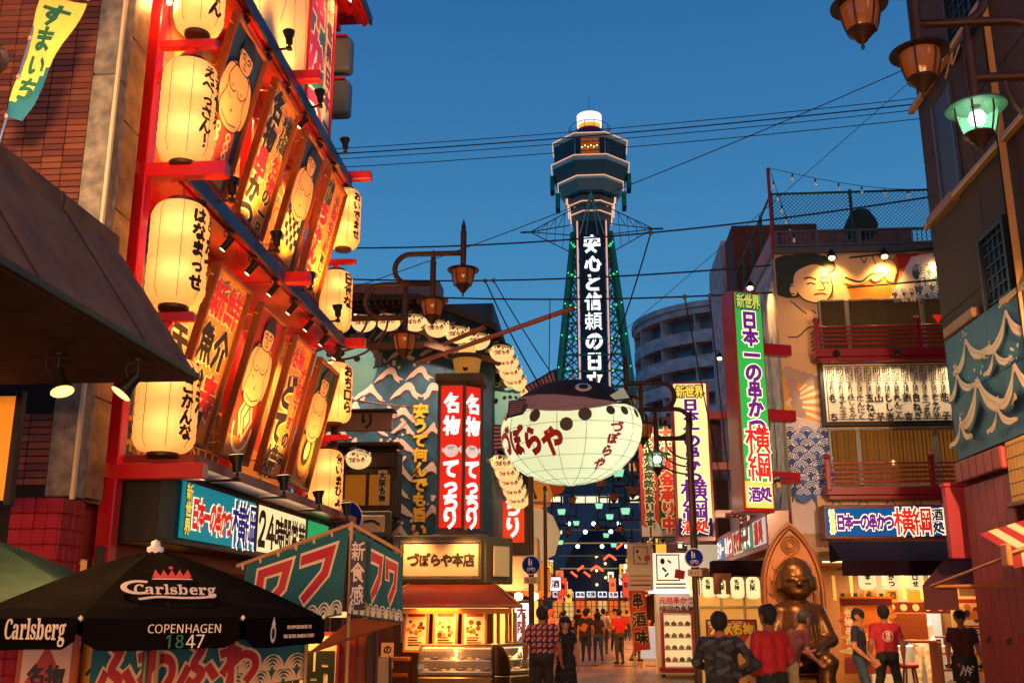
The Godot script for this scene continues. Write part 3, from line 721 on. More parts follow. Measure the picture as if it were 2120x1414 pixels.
	put(b, "bay_roof", m_box(P3(1.9, 0.08, 0.7), 0.01), bw, o + W(-5.2, 5.32, 22.9))
	put(b, "bay_beam", m_box(P3(1.7, 0.34, 0.1), 0.01), bw, o + W(-5.25, 4.98, 22.8))
	put(b, "bay_beam", m_box(P3(1.7, 0.2, 0.14), 0.01), bw, o + W(-5.25, 3.86, 22.75))
	put(b, "bay_beam", m_box(P3(1.7, 0.12, 0.14), 0.01), bw, o + W(-5.25, 4.72, 22.78))
	var pane := mat("bay_pane", "8a5a26", 0.15, {"emit": 0.30, "ecol": "c8741c"})
	for k in 3:
		put(b, "bay_window", m_box(P3(0.5, 0.7, 0.03), 0.0), pane, o + W(-5.8 + k * 0.55, 4.32, 22.86))
		put(b, "bay_post", m_box(P3(0.06, 0.9, 0.1), 0.006), bw, o + W(-5.53 + k * 0.55, 4.32, 22.8))
	put(b, "bay_plaque", m_box(P3(0.2, 0.75, 0.04), 0.0), mat("plaque_cream", "d8c49a", 0.6), o + W(-4.62, 4.36, 22.7))
	p_begin()
	p_text("大阪名物", 0, 0.26, 0.15, 0, -0.17, "1c1410", 1.2)
	p_commit(b, "plaque_print", o + W(-4.62, 4.36, 22.677))
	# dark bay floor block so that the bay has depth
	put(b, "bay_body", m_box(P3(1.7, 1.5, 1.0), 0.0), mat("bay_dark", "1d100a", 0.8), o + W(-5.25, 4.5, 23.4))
	# blowfish lanterns under the eaves
	var belly := mat("small_fish_belly", "f0d9a4", 0.6, {"emit": 0.7, "ecol": "ffd68c"})
	var band := mat("small_fish_band", "caa56c", 0.6, {"emit": 0.2, "ecol": "e8b870"})
	var back := mat("small_fish_back", "241a14", 0.6)
	var proto: Node3D = null
	var places := []
	for k in 6: places.append([[-5.2, 8.22, 22.75], [-4.6, 8.22, 22.7], [-3.96, 8.18, 22.65], [-3.42, 8.0, 22.55], [-2.95, 7.86, 22.6], [-2.5, 7.72, 22.7]][k] + ["pale blowfish lantern under the front roof eave, %s from the left" % nth(k)])
	for k in 7: places.append([-1.98 + 0.07 * k, 7.55 - 0.13 * k, 23.2 + 0.5 * k, "pale blowfish lantern under the falling side eave, %s from its corner" % nth(k)])
	for k in 5: places.append([-1.98 + 0.05 * k, 5.02 - 0.16 * k, 23.6 + 0.55 * k, "pale blowfish lantern on the side wall's low eave, %s from the front" % nth(k)])
	places.append([-5.15, 4.98, 22.55, "blowfish lantern on the beam of the small wooden bay"])
	for pl in places:
		var fo: Node3D
		if proto == null:
			fo = thing("blowfish_lantern", pl[3], "lantern", W(pl[0], pl[1], pl[2]), -10.0, "small blowfish lanterns of the restaurant")
			blowfish(fo, 0.29, 0.235, 0.235, belly, band, back, false)
			proto = fo
		else:
			fo = proto.duplicate()
			add_child(fo, true)
			fo.position = W(pl[0], pl[1], pl[2])
			fo.set_meta("label", pl[3])
		fo.rotation_degrees.y = -10.0 + fmod(absf(pl[0]) * 37.0, 20.0)
	# side low eave
	bar(b, "side_eave", o + W(-1.9, 5.35, 23.2), o + W(-1.6, 4.5, 26.6), 0.5, 0.06, roof)
	bar(b, "side_eave", o + W(-1.75, 6.05, 23.6), o + W(-1.5, 5.5, 26.6), 0.3, 0.05, mat("bay_sign_pink"))
	# barrel cask lantern on the corner pillar
	var cask := thing("cask_lantern", "glowing round bucket lantern on top of red corner pillar", "lantern", W(-2.72, 6.62, 22.5))
	put(cask, "tub", m_lathe("cask", [P2(0.001, 0), P2(0.24, 0), P2(0.31, 0.5), P2(0.34, 0.62), P2(0.001, 0.64)], 20), mat("cask_tan", "c99a50", 0.6, {"emit": 0.25, "ecol": "d8953c"}))
	put(cask, "rim", m_lathe("caskrim", [P2(0.33, 0), P2(0.38, 0.03), P2(0.36, 0.1), P2(0.3, 0.1)], 20), mat("rafter_wood"), P3(0, 0.58, 0))
	put(cask, "paper_top", m_lathe("casktop", [P2(0.001, 0), P2(0.19, 0), P2(0.19, 0.05), P2(0.2, 0.26), P2(0.001, 0.3)], 4), mat("cask_paper", "f0d088", 0.6, {"emit": 0.6, "ecol": "ffcc66"}), P3(0, 0.68, 0))
	put(cask, "face_patch", m_cyl(0.06, 0.03, 10), mat("bay_dark"), P3(0, 0.32, 0.26), P3(80, 0, 0))
	for k in 4:
		var fl0 := thing("added_eave_floodlight", "small added floodlight under the blowfish restaurant's eave, %s from the left" % nth(k), "lamp", W(-6.2 + k * 0.85, 8.45 - (0.25 if k == 3 else 0.0), 22.7), 0.0, "added floodlights under the blowfish restaurant's eave")  # added behind the fish lanterns to brighten the wave wall
		put(fl0, "body", m_box(P3(0.16, 0.1, 0.12), 0.015), mat("lamp_black", "1b1614", 0.45, {"metal": 0.4}))
		put(fl0, "lens", m_box(P3(0.13, 0.02, 0.09), 0.004), mat("spot_lens", "ffd9a0", 0.2, {"emit": 4.0, "ecol": "ffc27a"}), P3(0, -0.058, 0))
		spot(fl0, P3(0, -0.09, 0), P3(0.1, -3.0, -0.75), 16.0, 60.0, "ffdcb8", 0.08)
	# red corner pillar sign
	var granite := mat("granite", "7d6a4c", 0.6, {"tex": "grit", "ts": P3(3, 3, 3), "bump": "grit", "bs": 0.4})
	var ps := thing("corner_pillar_sign", "two sided red pillar sign with white lettering at restaurant's corner", "sign", W(-2.96, 3.2, 22.0))
	var redlit := mat("lit_crimson", "d02418", 0.35, {"emit": 0.62, "ecol": "e02a1c"})
	var wlit := mat("lit_white2", "f8f4f0", 0.4, {"emit": 0.9, "ecol": "fff6f0"})
	put(ps, "core", m_box(P3(0.62, 3.6, 0.5), 0.02), granite, P3(-0.02, 1.7, -0.32))
	put(ps, "crown", m_box(P3(1.1, 0.2, 0.8), 0.03), granite, P3(0.14, 3.48, -0.34))
	put(ps, "foot", m_box(P3(1.1, 0.22, 0.8), 0.03), granite, P3(0.14, -0.04, -0.34))
	for side in 2:
		var f := put(ps, "lit_face", m_box(P3(0.48 if side == 0 else 0.42, 3.1, 0.06), 0.005), redlit, P3(-0.02, 1.75, 0.0) if side == 0 else P3(0.40, 1.75, -0.18), P3(0, 0 if side == 0 else 38, 0))
		letters(f, "名物", P3(0, 1.15, 0.03), P2(0.36, 0.42), P2(0, -0.5), wlit, null, 1.2)
		p_begin()
		p_ell(P2(0, 0.1), P2(0.16, 0.14), "f4f0ea")
		p_fill([P2(-0.1, 0.2), P2(0.1, 0.2), P2(0.04, 0.13), P2(-0.06, 0.12)], "1c1a1a")
		p_fill([P2(0.14, 0.14), P2(0.22, 0.22), P2(0.22, 0.04)], "f4f0ea")
		p_fill([P2(-0.14, 0.12), P2(-0.2, 0.18), P2(-0.2, 0.06)], "f4f0ea")
		p_commit(f, "fish_mark", P3(0, 0, 0.03), mat("lit_print", "ffffff", 0.5, {"vc": 1, "emit": 0.4, "ecol": "ffe0d8"}))
		letters(f, "てっちり", P3(0, -0.28, 0.03), P2(0.36, 0.4), P2(0, -0.36), wlit, null, 1.15)
		for q: float in [-1.0, 1.0]: put(f, "edge_strip", m_box(P3(0.07, 3.2, 0.1), 0.01), granite, P3(q * (0.275 if side == 0 else 0.245), 0, 0.0))
	area(ps, P3(0.1, 1.7, 0.15), P3(0.4, 1.2, 3.0), 0.5, 3.0, 1.6, "ff6a50")
	# second, further red sign
	var s2 := thing("red_hanging_sign", "narrow red sign with white lettering behind the giant blowfish's tail", "sign", W(-2.0, 3.35, 27.0))
	put(s2, "frame", m_box(P3(0.78, 4.3, 0.24), 0.02), granite, P3(0, 1.85, -0.15))
	var f2 := put(s2, "lit_face", m_box(P3(0.58, 3.6, 0.06), 0.005), mat("lit_orange_red", "d83c1c", 0.35, {"emit": 0.66, "ecol": "e8401c"}), P3(0, 1.85, 0))
	letters(f2, "珍味てっちり", P3(0, 1.3, 0.03), P2(0.44, 0.5), P2(0, -0.54), wlit, null, 1.15)
	# more fish: one at the left and one behind the pillar
	var pg := mat("fish_pale_green", "b4d8bc", 0.6, {"emit": 0.3, "ecol": "b4e8c4"})
	var fl := thing("blowfish_balloon", "pale green blowfish lantern partly hidden behind the far red post", "lantern", W(-5.35, 6.8, 21.5), 150.0)
	blowfish(fl, 0.85, 0.62, 0.62, pg, pg, mat("small_fish_back"), true, false)
	var f3 := thing("blowfish_balloon", "pale green blowfish lantern between red pillar and giant blowfish", "lantern", W(-2.2, 6.55, 25.2), -62.0)
	blowfish(f3, 0.85, 0.8, 0.5, pg, pg, mat("fish_grey", "54607a", 0.6), true, false)
	# the two long poles
	var rod := mat("bamboo_pole", "a2603a", 0.5)
	for q in [[W(-3.62, 6.79, 21.0), W(-0.26, 7.94, 21.0), "long slender brown pole slanting out over the street"], [W(-3.08, 7.24, 21.2), W(-2.17, 7.52, 20.9), "short thick brown pole beside the long slanting one"]]:
		var r := thing("slanting_pole", q[2], "pole", q[0])
		put(r, "shaft", m_tube([Vector3.ZERO, q[1] - q[0]], 0.045, 8, 0.06), rod)
		put(r, "end_cap", m_tube([(q[1] - q[0]) * 0.985, (q[1] - q[0]) * 1.004], 0.066, 8), mat("rail_brown"))
	# shop sign with stone frame, front and side
	var ss := thing("stone_framed_shop_sign", "cream shop name board in rough stone frame over orange awning", "sign", W(-3.1, 2.3, 21.5))
	put(ss, "stone_block", m_box(P3(2.0, 1.0, 0.6), 0.03), granite, P3(-0.03, 0.42, -0.36))
	put(ss, "stone_side", m_box(P3(0.75, 0.96, 0.3), 0.03), granite, P3(1.1, 0.4, -0.45), P3(0, 45, 0))
	var bd := put(ss, "name_board", m_box(P3(1.58, 0.66, 0.05), 0.01), mat("board_cream", "dcb890", 0.6), P3(0, 0.4, -0.03))
	put(ss, "side_board", m_box(P3(0.42, 0.62, 0.05), 0.01), mat("board_cream"), P3(1.24, 0.38, -0.27), P3(0, 45, 0))
	for q: float in [-1.0, 1.0]:
		put(ss, "inner_trim", m_box(P3(1.7, 0.05, 0.09), 0.01), granite, P3(0, 0.4 + q * 0.37, -0.02))
		put(ss, "inner_trim", m_box(P3(0.05, 0.69, 0.09), 0.01), granite, P3(q * 0.83, 0.4, -0.02))
	letters(bd, "づぼらや本店", P3(-0.58, 0, 0.025), P2(0.23, 0.25), P2(0.234, 0.0), mat("ink_brown", "2c140c", 0.6), null, 1.25)
	for q: float in [-0.55, 0.55]:
		put(ss, "sign_lamp", m_tube([P3(q, 0.98, 0.1), P3(q, 1.02, 0.28), P3(q, 0.96, 0.4)], 0.035, 8), mat("rail_brown"))
		spot(ss, P3(q, 0.9, 0.45), P3(q, 0.3, 0.0), 1.1, 55.0, "ffb868", 0.05)
	var sm := thing("small_stone_framed_sign", "small framed board with brush stroke below the wooden bay", "sign", W(-4.7, 3.28, 22.1))
	put(sm, "stone_block", m_box(P3(0.8, 0.56, 0.2), 0.02), granite, P3(0, 0.22, -0.12))
	put(sm, "board", m_box(P3(0.56, 0.36, 0.04), 0.01), mat("board_cream"), P3(0, 0.22, 0))
	p_begin()
	p_line([P2(-0.16, 0.04), P2(0.02, 0.06), P2(0.16, -0.02)], 0.06, "2c140c")
	p_commit(sm, "brush_mark", P3(0, 0.22, 0.021))

# ---------------------------------------------------------------- street lamps
func lamp_head(parent: Node3D, at: Vector3, lit: int, low := false) -> void:
	var iron := mat("lamp_iron", "3b2014", 0.5, {"metal": 0.3})
	var n := 10 if low else 22
	var hat := put(parent, "lamp_head", m_lathe("hat%d" % n, [P2(0.05, 0.01), P2(0.29, -0.018), P2(0.29, 0.0), P2(0.09, 0.05), P2(0.05, 0.10)], n), iron if lit != 1 else mat("lamp_iron_lit_green", "4a6a58", 0.5), at)  # hats of lit heads are greener: the lamp glow put into colour
	var gl := mat("lamp_amber_glass", "b87a40", 0.08, {"back": "ffb060", "coat": 0.6})
	if lit == 1: gl = mat("lamp_green_glass", "b8f0d0", 0.2, {"emit": 0.75, "ecol": "90f0bc"}) if low else mat("lamp_clear_glass", "a8f0cc", 0.05, {"alpha": 0.3})
	put(hat, "glass", m_lathe("lglass%d" % n, [P2(0.135, -0.30), P2(0.165, -0.22), P2(0.195, -0.10), P2(0.20, -0.02)], n), gl)
	put(hat, "finial", m_lathe("lfin%d" % n, [P2(0.001, -0.52), P2(0.018, -0.50), P2(0.02, -0.47), P2(0.012, -0.455), P2(0.06, -0.41), P2(0.06, -0.39), P2(0.10, -0.36), P2(0.10, -0.34), P2(0.145, -0.31), P2(0.145, -0.29), P2(0.001, -0.285)], n), iron)
	if lit == 1:
		put(hat, "bulb", m_lathe("lbulb", [P2(0.001, -0.2), P2(0.06, -0.18), P2(0.09, -0.12), P2(0.06, -0.06), P2(0.001, -0.04)], 12), mat("bulb_white", "ffffff", 0.3, {"emit": 3.0, "ecol": "e8fff4"}))
		if not low: omni(hat, P3(0, -0.12, 0), 0.22, "a8ffd0", 0.08)
	if low: return
	for k in 6:
		var a := TAU * k / 6
		var d := P3(cos(a), 0, sin(a))
		put(hat, "glass_rib", m_tube([d * 0.205 + P3(0, -0.01, 0), d * 0.205 + P3(0, -0.10, 0), d * 0.178 + P3(0, -0.22, 0), d * 0.15 + P3(0, -0.31, 0)], 0.011, 5), iron)

func street_lamp(label: String, base: Vector3, dir: float, lits: Array, y0 := 6.65, low := false, reach := 1.0, sc := 1.0) -> void:
	var s := thing("street_lamp", label, "street lamp", base, 0.0, "brown street lamps with three hanging heads")
	s.scale = P3(sc, sc, sc)
	var iron := mat("lamp_iron", "3b2014", 0.5, {"metal": 0.3})
	var n := 5 if low else 10
	put(s, "pole", m_cyl(0.085, y0 + 0.55, n + 2, 0.06), iron)
	put(s, "pole_collar", m_cyl(0.11, 0.9, n + 2, 0.1), iron)
	var xs := [1.2 * reach, 1.69 * reach, 2.24 * reach]
	var ys := [y0, y0 + 0.63, y0 + 1.2]
	var X := func(x: float, y: float) -> Vector3: return P3(dir * x, y, 0)
	put(s, "arm", m_tube([X.call(0, y0), X.call(xs[0], y0)], 0.05, n), iron)
	for k in 2:
		var x0: float = xs[k]
		var ym: float = (ys[k] + ys[k + 1]) * 0.5
		var r: float = (ys[k + 1] - ys[k]) * 0.5
		var pts := [X.call(x0, ys[k])]
		for i in 13:
			var a := -PI / 2 - PI * i / 12.0
			pts.append(X.call(x0 - 0.42 + cos(a) * r, ym + sin(a) * r))
		pts.append(X.call(xs[k + 1], ys[k + 1]))
		put(s, "scroll_arm", m_tube(pts, 0.048, n), iron)
	for k in 3:
		put(s, "spike", m_lathe("spk%d" % n, [P2(0.05, -0.22), P2(0.055, 0.0), P2(0.055, 0.42), P2(0.065, 0.44), P2(0.04, 0.5), P2(0.045, 0.56), P2(0.001, 0.72)], n), iron, X.call(xs[k], ys[k] - 0.05))
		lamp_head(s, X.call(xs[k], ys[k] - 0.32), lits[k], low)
	if not low:
		for k in 3:
			var r := 0.42 + 0.16 * k
			var pts := []
			for i in 9:
				var a := -PI / 2 + PI / 2 * i / 8.0
				pts.append(X.call(cos(a) * r * 1.2, y0 - 0.02 + (sin(a)) * r))
			put(s, "brace_hoop", m_tube(pts, 0.02, 6), iron)

func street_lamps() -> void:
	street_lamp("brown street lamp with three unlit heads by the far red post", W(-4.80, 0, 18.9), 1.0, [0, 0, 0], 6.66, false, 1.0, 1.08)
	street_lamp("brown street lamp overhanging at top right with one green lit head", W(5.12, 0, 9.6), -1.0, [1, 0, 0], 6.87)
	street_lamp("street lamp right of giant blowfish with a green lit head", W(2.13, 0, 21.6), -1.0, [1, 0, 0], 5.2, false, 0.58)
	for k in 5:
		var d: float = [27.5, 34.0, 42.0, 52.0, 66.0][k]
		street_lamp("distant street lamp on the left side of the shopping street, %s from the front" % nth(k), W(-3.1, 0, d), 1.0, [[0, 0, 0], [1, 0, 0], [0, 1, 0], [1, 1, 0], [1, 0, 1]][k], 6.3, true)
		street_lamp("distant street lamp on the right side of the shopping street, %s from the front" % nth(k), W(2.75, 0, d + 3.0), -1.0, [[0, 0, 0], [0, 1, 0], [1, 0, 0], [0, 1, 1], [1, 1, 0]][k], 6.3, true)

# ---------------------------------------------------------------- ground, tower, far things
func ground_and_far() -> void:
	structure("ground", m_box(P3(1600, 0.5, 1600), 0.0), mat("ground_grey", "3a332c", 0.9, {"tex": "mottle", "ts": P3(0.05, 0.05, 0.05)}), P3(0, -0.262, -300))
	var base := structure("street_paving", m_box(P3(9.2, 0.02, 110), 0.0), mat("paving_joint", "2a1f16", 0.9), W(-0.1, -0.004, 60))
	var tones := []
	for i in 4: tones.append(mat("slab_%d" % i, ["8e6f4e", "7f6446", "9a7855", "77604a"][i], 0.42, {"tex": "mottle", "ts": P3(0.6, 0.6, 0.6), "bump": "fine", "bs": 0.1}))
	var rng := RandomNumberGenerator.new()
	rng.seed = 3
	var r := 0
	var d := 24.0
	while d < 48.0:
		for c in 12:
			var x := -4.2 + c * 0.76 + (0.38 if r % 2 else 0.0)
			put(base, "paving_slab", m_box(P3(0.75, 0.03, 1.04), 0.005), tones[rng.randi() % 4], W(x, 0.005 + rng.randf() * 0.002, d) - base.position)
		d += 1.05
		r += 1
	begin()
	for k in 60:
		for c in 12:
			box(W(-4.2 + c * 0.76, 0.004, 48.6 + k * 1.05), P3(0.75, 0.03, 1.04), 0.0)
	var far := put(base, "paving_slab_far", commit(), tones[0], -base.position)
	far.set_meta("kind", "stuff")
	for k in 3:
		put(base, "drain_cover", m_box(P3(0.75, 0.012, 0.5), 0.003), mat("drain_iron", "2c2a2c", 0.5, {"metal": 0.6}), W([-0.2, 1.0, 2.0][k], 0.026, 33.4) - base.position)

func octo(y0: float, r0: float, y1: float, r1: float) -> void:
	for k in 8:
		var a := TAU * (k + 0.5) / 8
		var b := TAU * (k + 1.5) / 8
		var A := P3(cos(a), 0, -sin(a))
		var B := P3(cos(b), 0, -sin(b))
		quad(A * r0 + P3(0, y0, 0), B * r0 + P3(0, y0, 0), B * r1 + P3(0, y1, 0), A * r1 + P3(0, y1, 0))

func octo_ring(r: float, w: float) -> Array:
	var p := []
	for k in 9:
		var a := TAU * (k + 0.5) / 8
		p.append(P3(cos(a) * r, 0, -sin(a) * r))
	return p

func tower() -> void:
	var t := thing("lattice_tower", "tall lattice tower with octagonal observation deck and lit lettering", "tower", W(1.5, 0, 200))
	var steel := mat("tower_steel", "2c4a48", 0.5, {"metal": 0.4})
	var green := mat("tower_green", "2c8a68", 0.5, {"metal": 0.2})
	var dark := mat("tower_shaft", "5a7068", 0.6)
	var neon := mat("neon_peach", "ffd8b8", 0.4, {"emit": 0.85, "ecol": "ffb890"})
	var deckm := mat("deck_panel", "b4c2b4", 0.5, {"metal": 0.3})
	# deck shells from the top down
	for s in [[96.8, 3.2, 96.2, 8.3, "roof_skirt", deckm], [96.2, 8.3, 95.2, 8.1, "fascia", deckm], [91.2, 8.6, 90.2, 8.4, "floor_band", deckm], [90.2, 8.4, 87.2, 7.2, "lower_gallery", dark], [87.2, 7.2, 86.6, 7.2, "gallery_band", deckm], [86.6, 7.2, 84.6, 5.8, "under_deck", deckm], [84.6, 5.8, 84.0, 5.7, "step_band", steel], [84.0, 4.9, 81.9, 4.8, "step_band", dark], [81.9, 4.6, 80.0, 4.4, "step_band", dark], [80.0, 4.3, 75.0, 3.6, "neck", dark]]:
		begin()
		octo(s[2], s[3], s[0], s[1])
		put(t, s[4], commit(), s[5])
	# deck windows, one on each side, with mullions
	for k in 8:
		var a := TAU * (k + 1.0) / 8
		var n := P3(cos(a), 0, -sin(a))
		var x := P3(-sin(a), 0, -cos(a))
		for row in 2:
			var y0: float = [91.3, 87.4][row]
			var y1: float = [95.1, 90.0][row]
			var r0: float = [7.5, 6.6][row]
			var r1: float = [7.45, 7.6][row]
			for j in 5:
				var u0 := lerpf(-1.0, 1.0, j / 5.0) + 0.03
				var u1 := lerpf(-1.0, 1.0, (j + 1) / 5.0) - 0.03
				var w0 := r0 * 0.41
				begin()
				quad(n * r0 + x * u0 * w0 + P3(0, y0, 0), n * r0 + x * u1 * w0 + P3(0, y0, 0), n * r1 + x * u1 * w0 + P3(0, y1, 0), n * r1 + x * u0 * w0 + P3(0, y1, 0))
				var lit: bool = row == 0 and (k == 1 or k == 5)
				put(t, "window", commit(), mat("deck_window_lit", "6a3414", 0.2, {"emit": 0.35, "ecol": "d8641c"}) if lit and j > 0 and j < 4 else (mat("deck_window", "2c2422", 0.15) if row == 0 else mat("deck_window_dark", "10161e", 0.15)))
		begin()
		quad(n * 7.4 - x * 3.2 + P3(0, 91.2, 0), n * 7.4 + x * 3.2 + P3(0, 91.2, 0), n * 7.3 + x * 3.2 + P3(0, 95.2, 0), n * 7.3 - x * 3.2 + P3(0, 95.2, 0))
		put(t, "window_backing", commit(), deckm)
	for q in [[8.45, 96.15, 0.09], [8.75, 91.15, 0.09], [7.35, 87.2, 0.09], [5.6, 84.6, 0.11], [5.05, 82.5, 0.11], [4.6, 80.5, 0.11]]:
		put(t, "neon_line", m_tube(octo_ring(q[0], 0), q[2], 5), neon, P3(0, q[1], 0))
	for k in 6:
		put(t, "deck_lamp", m_lathe("decklamp", [P2(0.001, -0.14), P2(0.14, 0), P2(0.001, 0.14)], 8), mat("lamp_dot", "ffe0a0", 0.3, {"emit": 4.0, "ecol": "ffca70"}), P3(-1.6 + k * 0.6, 93.0 + 0.3 * (k % 2), 7.7))
	for q: float in [-1.0, 1.0]:
		for k in 2:
			put(t, "side_cage", m_box(P3(0.9, 3.4, 3.0), 0.1), green, P3(q * (8.0 - k * 1.1), 88.0 - k * 4.0, 0))
			put(t, "neon_drop", m_tube([P3(q * (4.9 - k * 0.5), 84.0 - k * 2.0, 2.4), P3(q * (4.6 - k * 0.5), 79.5 - k * 1.6, 2.4)], 0.12, 5), neon)
	# top drums
	put(t, "drum_base", m_cyl(4.2, 1.0, 24), mat("drum_violet", "3a3450", 0.5), P3(0, 96.6, 0))
	put(t, "drum", m_cyl(2.6, 2.8, 24), mat("drum_dark", "23203a", 0.4, {"emit": 0.05, "ecol": "8050d0"}), P3(0, 97.5, 0))
	put(t, "lit_band", m_cyl(2.35, 1.6, 24), mat("drum_orange", "ff9a40", 0.4, {"emit": 1.1, "ecol": "ff9030"}), P3(0, 100.2, 0))
	put(t, "weather_lamp", m_lathe("wl", [P2(2.45, 0), P2(2.65, 0), P2(2.65, 2.4), P2(2.45, 2.4), P2(2.4, 2.3)], 32), mat("weather_white", "ffffff", 0.4, {"emit": 0.9, "ecol": "fdf6ec"}), P3(0, 101.3, 0))
	put(t, "antenna", m_tube([P3(0, 103, 0), P3(0, 108, 0)], 0.1, 5, 0.04), steel)
	for k in 14:
		var a := TAU * k / 14
		put(t, "rail_post", m_tube([P3(cos(a) * 4.3, 97.2, sin(a) * 4.3), P3(cos(a) * 4.3, 100.8, sin(a) * 4.3)], 0.07, 4), steel)
	for y: float in [99.0, 100.8]:
		var p := []
		for k in 25: p.append(P3(cos(TAU * k / 24) * 4.3, y, sin(TAU * k / 24) * 4.3))
		put(t, "rail_hoop", m_tube(p, 0.07, 4), steel)
	# four legs with bracing
	var hw := func(y: float) -> float: return 4.0 + (74.0 - y) * 0.104
	for sx: float in [-1.0, 1.0]:
		for sz: float in [-1.0, 1.0]:
			bar(t, "leg", P3(sx * hw.call(0), 0, sz * hw.call(0)), P3(sx * hw.call(76.0), 76, sz * hw.call(76.0)), 0.75, 0.75, green, 0.0)
			bar(t, "inner_leg", P3(sx * 3.1, 20, sz * 3.1), P3(sx * 3.1, 76, sz * 3.1), 0.4, 0.4, green, 0.0)
	var lv := []
	for k in 19: lv.append(76.0 - k * 3.3)
	for k in lv.size() - 1:
		var y0: float = lv[k]
		var y1: float = lv[k + 1]
		var a: float = hw.call(y0)
		var b: float = hw.call(y1)
		for sz: float in [1.0, -1.0]:
			bar(t, "cross_beam", P3(-b, y1, sz * b), P3(b, y1, sz * b), 0.3, 0.3, green, 0.0)
			for sx: float in [-1.0, 1.0]:
				bar(t, "brace", P3(sx * 3.1, y0, sz * 3.1), P3(sx * b, y1, sz * b), 0.22, 0.22, green, 0.0)
				bar(t, "brace", P3(sx * a, y0, sz * a), P3(sx * 3.1, y1, sz * 3.1), 0.22, 0.22, green, 0.0)
		for sx: float in [-1.0, 1.0]:
			bar(t, "cross_beam", P3(sx * b, y1, -b), P3(sx * b, y1, b), 0.3, 0.3, green, 0.0)
			bar(t, "brace", P3(sx * a, y0, -a), P3(sx * b, y1, b), 0.2, 0.2, green, 0.0)
			bar(t, "brace", P3(sx * a, y0, a), P3(sx * b, y1, -b), 0.2, 0.2, green, 0.0)
			if k % 2 == 0:
				for j in 3:
					put(t, "green_light", m_box(P3(0.24, 0.24, 0.24), 0.05), mat("green_dot", "60ffa0", 0.3, {"emit": 1.6, "ecol": "40f090"}), P3(sx * lerpf(3.5, b, j / 2.0), y1 + 0.4 * j, b + 0.3))
	# lit sign up the front
	var sg := put(t, "sign_panel", m_box(P3(5.2, 60.0, 0.3), 0.0), mat("sign_dark", "141c22", 0.5), P3(0, 47.5, 6.0))
	var wl := mat("tower_letter", "ffffff", 0.4, {"emit": 1.3, "ecol": "f4f6ff"})
	letters(sg, "安心と信頼の日立", P3(0, 25.0, 0.3), P2(3.3, 3.5), P2(0, -4.02), wl, null, 1.05)
	for q: float in [-1.0, 1.0]: put(t, "neon_edge", m_box(P3(0.3, 58.0, 0.4), 0.08), mat("neon_pink", "ffc0a8", 0.4, {"emit": 0.75, "ecol": "ffa890"}), P3(q * 2.9, 48.5, 6.2))
	for q: float in [-1.0, 1.0]:
		bar(t, "peak_strut", P3(0, 84, 5.6), P3(q * 2.4, 74.5, 6.6), 0.25, 0.25, mat("strut_pale", "7aa890", 0.5), 0.0)
		bar(t, "peak_strut", P3(0, 84, 5.6), P3(q * 1.2, 74.5, 6.6), 0.2, 0.2, mat("strut_pale"), 0.0)
	# spokes left and right
	for sx: float in [-1.0, 1.0]:
		var tip := P3(sx * 12.6, 77.0, 2)
		for q in [P3(sx * 3.6, 81.5, 3), P3(sx * 3.8, 77.2, 5), P3(sx * 3.8, 77.2, -1), P3(sx * 4.3, 72.0, 3)]:
			bar(t, "spoke", q, tip, 0.16, 0.16, steel, 0.0)
		bar(t, "spoke_tip", tip, tip + P3(sx * 2.0, 0, 0), 0.3, 0.3, steel, 0.0)
		for k in 4:
			var f := 0.2 + k * 0.2
			bar(t, "spoke_web", P3(sx * 3.6, 81.5, 3).lerp(tip, f), P3(sx * 4.3, 72.0, 3).lerp(tip, f), 0.11, 0.11, steel, 0.0)
			bar(t, "spoke_web", P3(sx * 3.6, 81.5, 3).lerp(tip, f), P3(sx * 3.8, 77.2, 5).lerp(tip, f + 0.15), 0.11, 0.11, steel, 0.0)

func apartment() -> void:
	var b := thing("apartment_block", "grey apartment block with rounded corner and stacked balconies", "building", W(9.5, 0, 66))
	var conc := mat("apartment_concrete", "d2d8da", 0.85, {"tex": "mottle", "ts": P3(0.2, 0.2, 0.2)})
	var dk := mat("apartment_wall", "707a84", 0.8)
	begin()
	lathe([P2(5.4, 0), P2(5.4, 19.6), P2(5.4, 19.6), P2(0.01, 19.6)], 28, Vector3.ZERO, PI * 0.3, PI * 1.55)
	put(b, "core", commit(), dk)
	for k in 9:
		var y := 19.0 - k * 1.55
		begin()
		lathe([P2(5.4, -0.14), P2(6.35, -0.14), P2(6.35, -0.14), P2(6.35, 0.0), P2(6.35, 0.62), P2(6.35, 0.62), P2(6.22, 0.62), P2(6.22, 0.62), P2(6.22, 0.0), P2(5.4, 0.0)], 30, Vector3.ZERO, PI * 0.3, PI * 1.55)
		var bal := put(b, "balcony", commit(), conc, P3(0, y - (0.0 if k else -0.25), 0))
		for j in 7:
			var a := PI * (0.72 + j * 0.125)
			put(bal, "divider", m_box(P3(0.08, 1.4, 0.9), 0.0), conc, P3(cos(a) * 5.85, -0.75, -sin(a) * 5.85), P3(0, rad_to_deg(a) + 90, 0))
			if (j + k * 2) % 3 == 0: put(bal, "window", m_box(P3(0.95, 0.8, 0.05), 0.0), mat("apt_window", "5a6a7a", 0.15) if (j + k) % 4 else mat("apt_window_lit", "d8b070", 0.3, {"emit": 0.5, "ecol": "ffc070"}), P3(cos(a + 0.2) * 5.42, -0.8, -sin(a + 0.2) * 5.42), P3(0, rad_to_deg(a + 0.2) + 90, 0))
	put(b, "roof_slab", m_cyl(6.5, 0.35, 40), conc, P3(0, 19.5, 0))
	put(b, "satellite_dish", m_lathe("dish", [P2(0.01, 0), P2(0.2, 0.03), P2(0.4, 0.14)], 14), mat("dish_white", "d0d4d8", 0.5), P3(-5.9, 13.6, 2.6), P3(70, -20, 0))

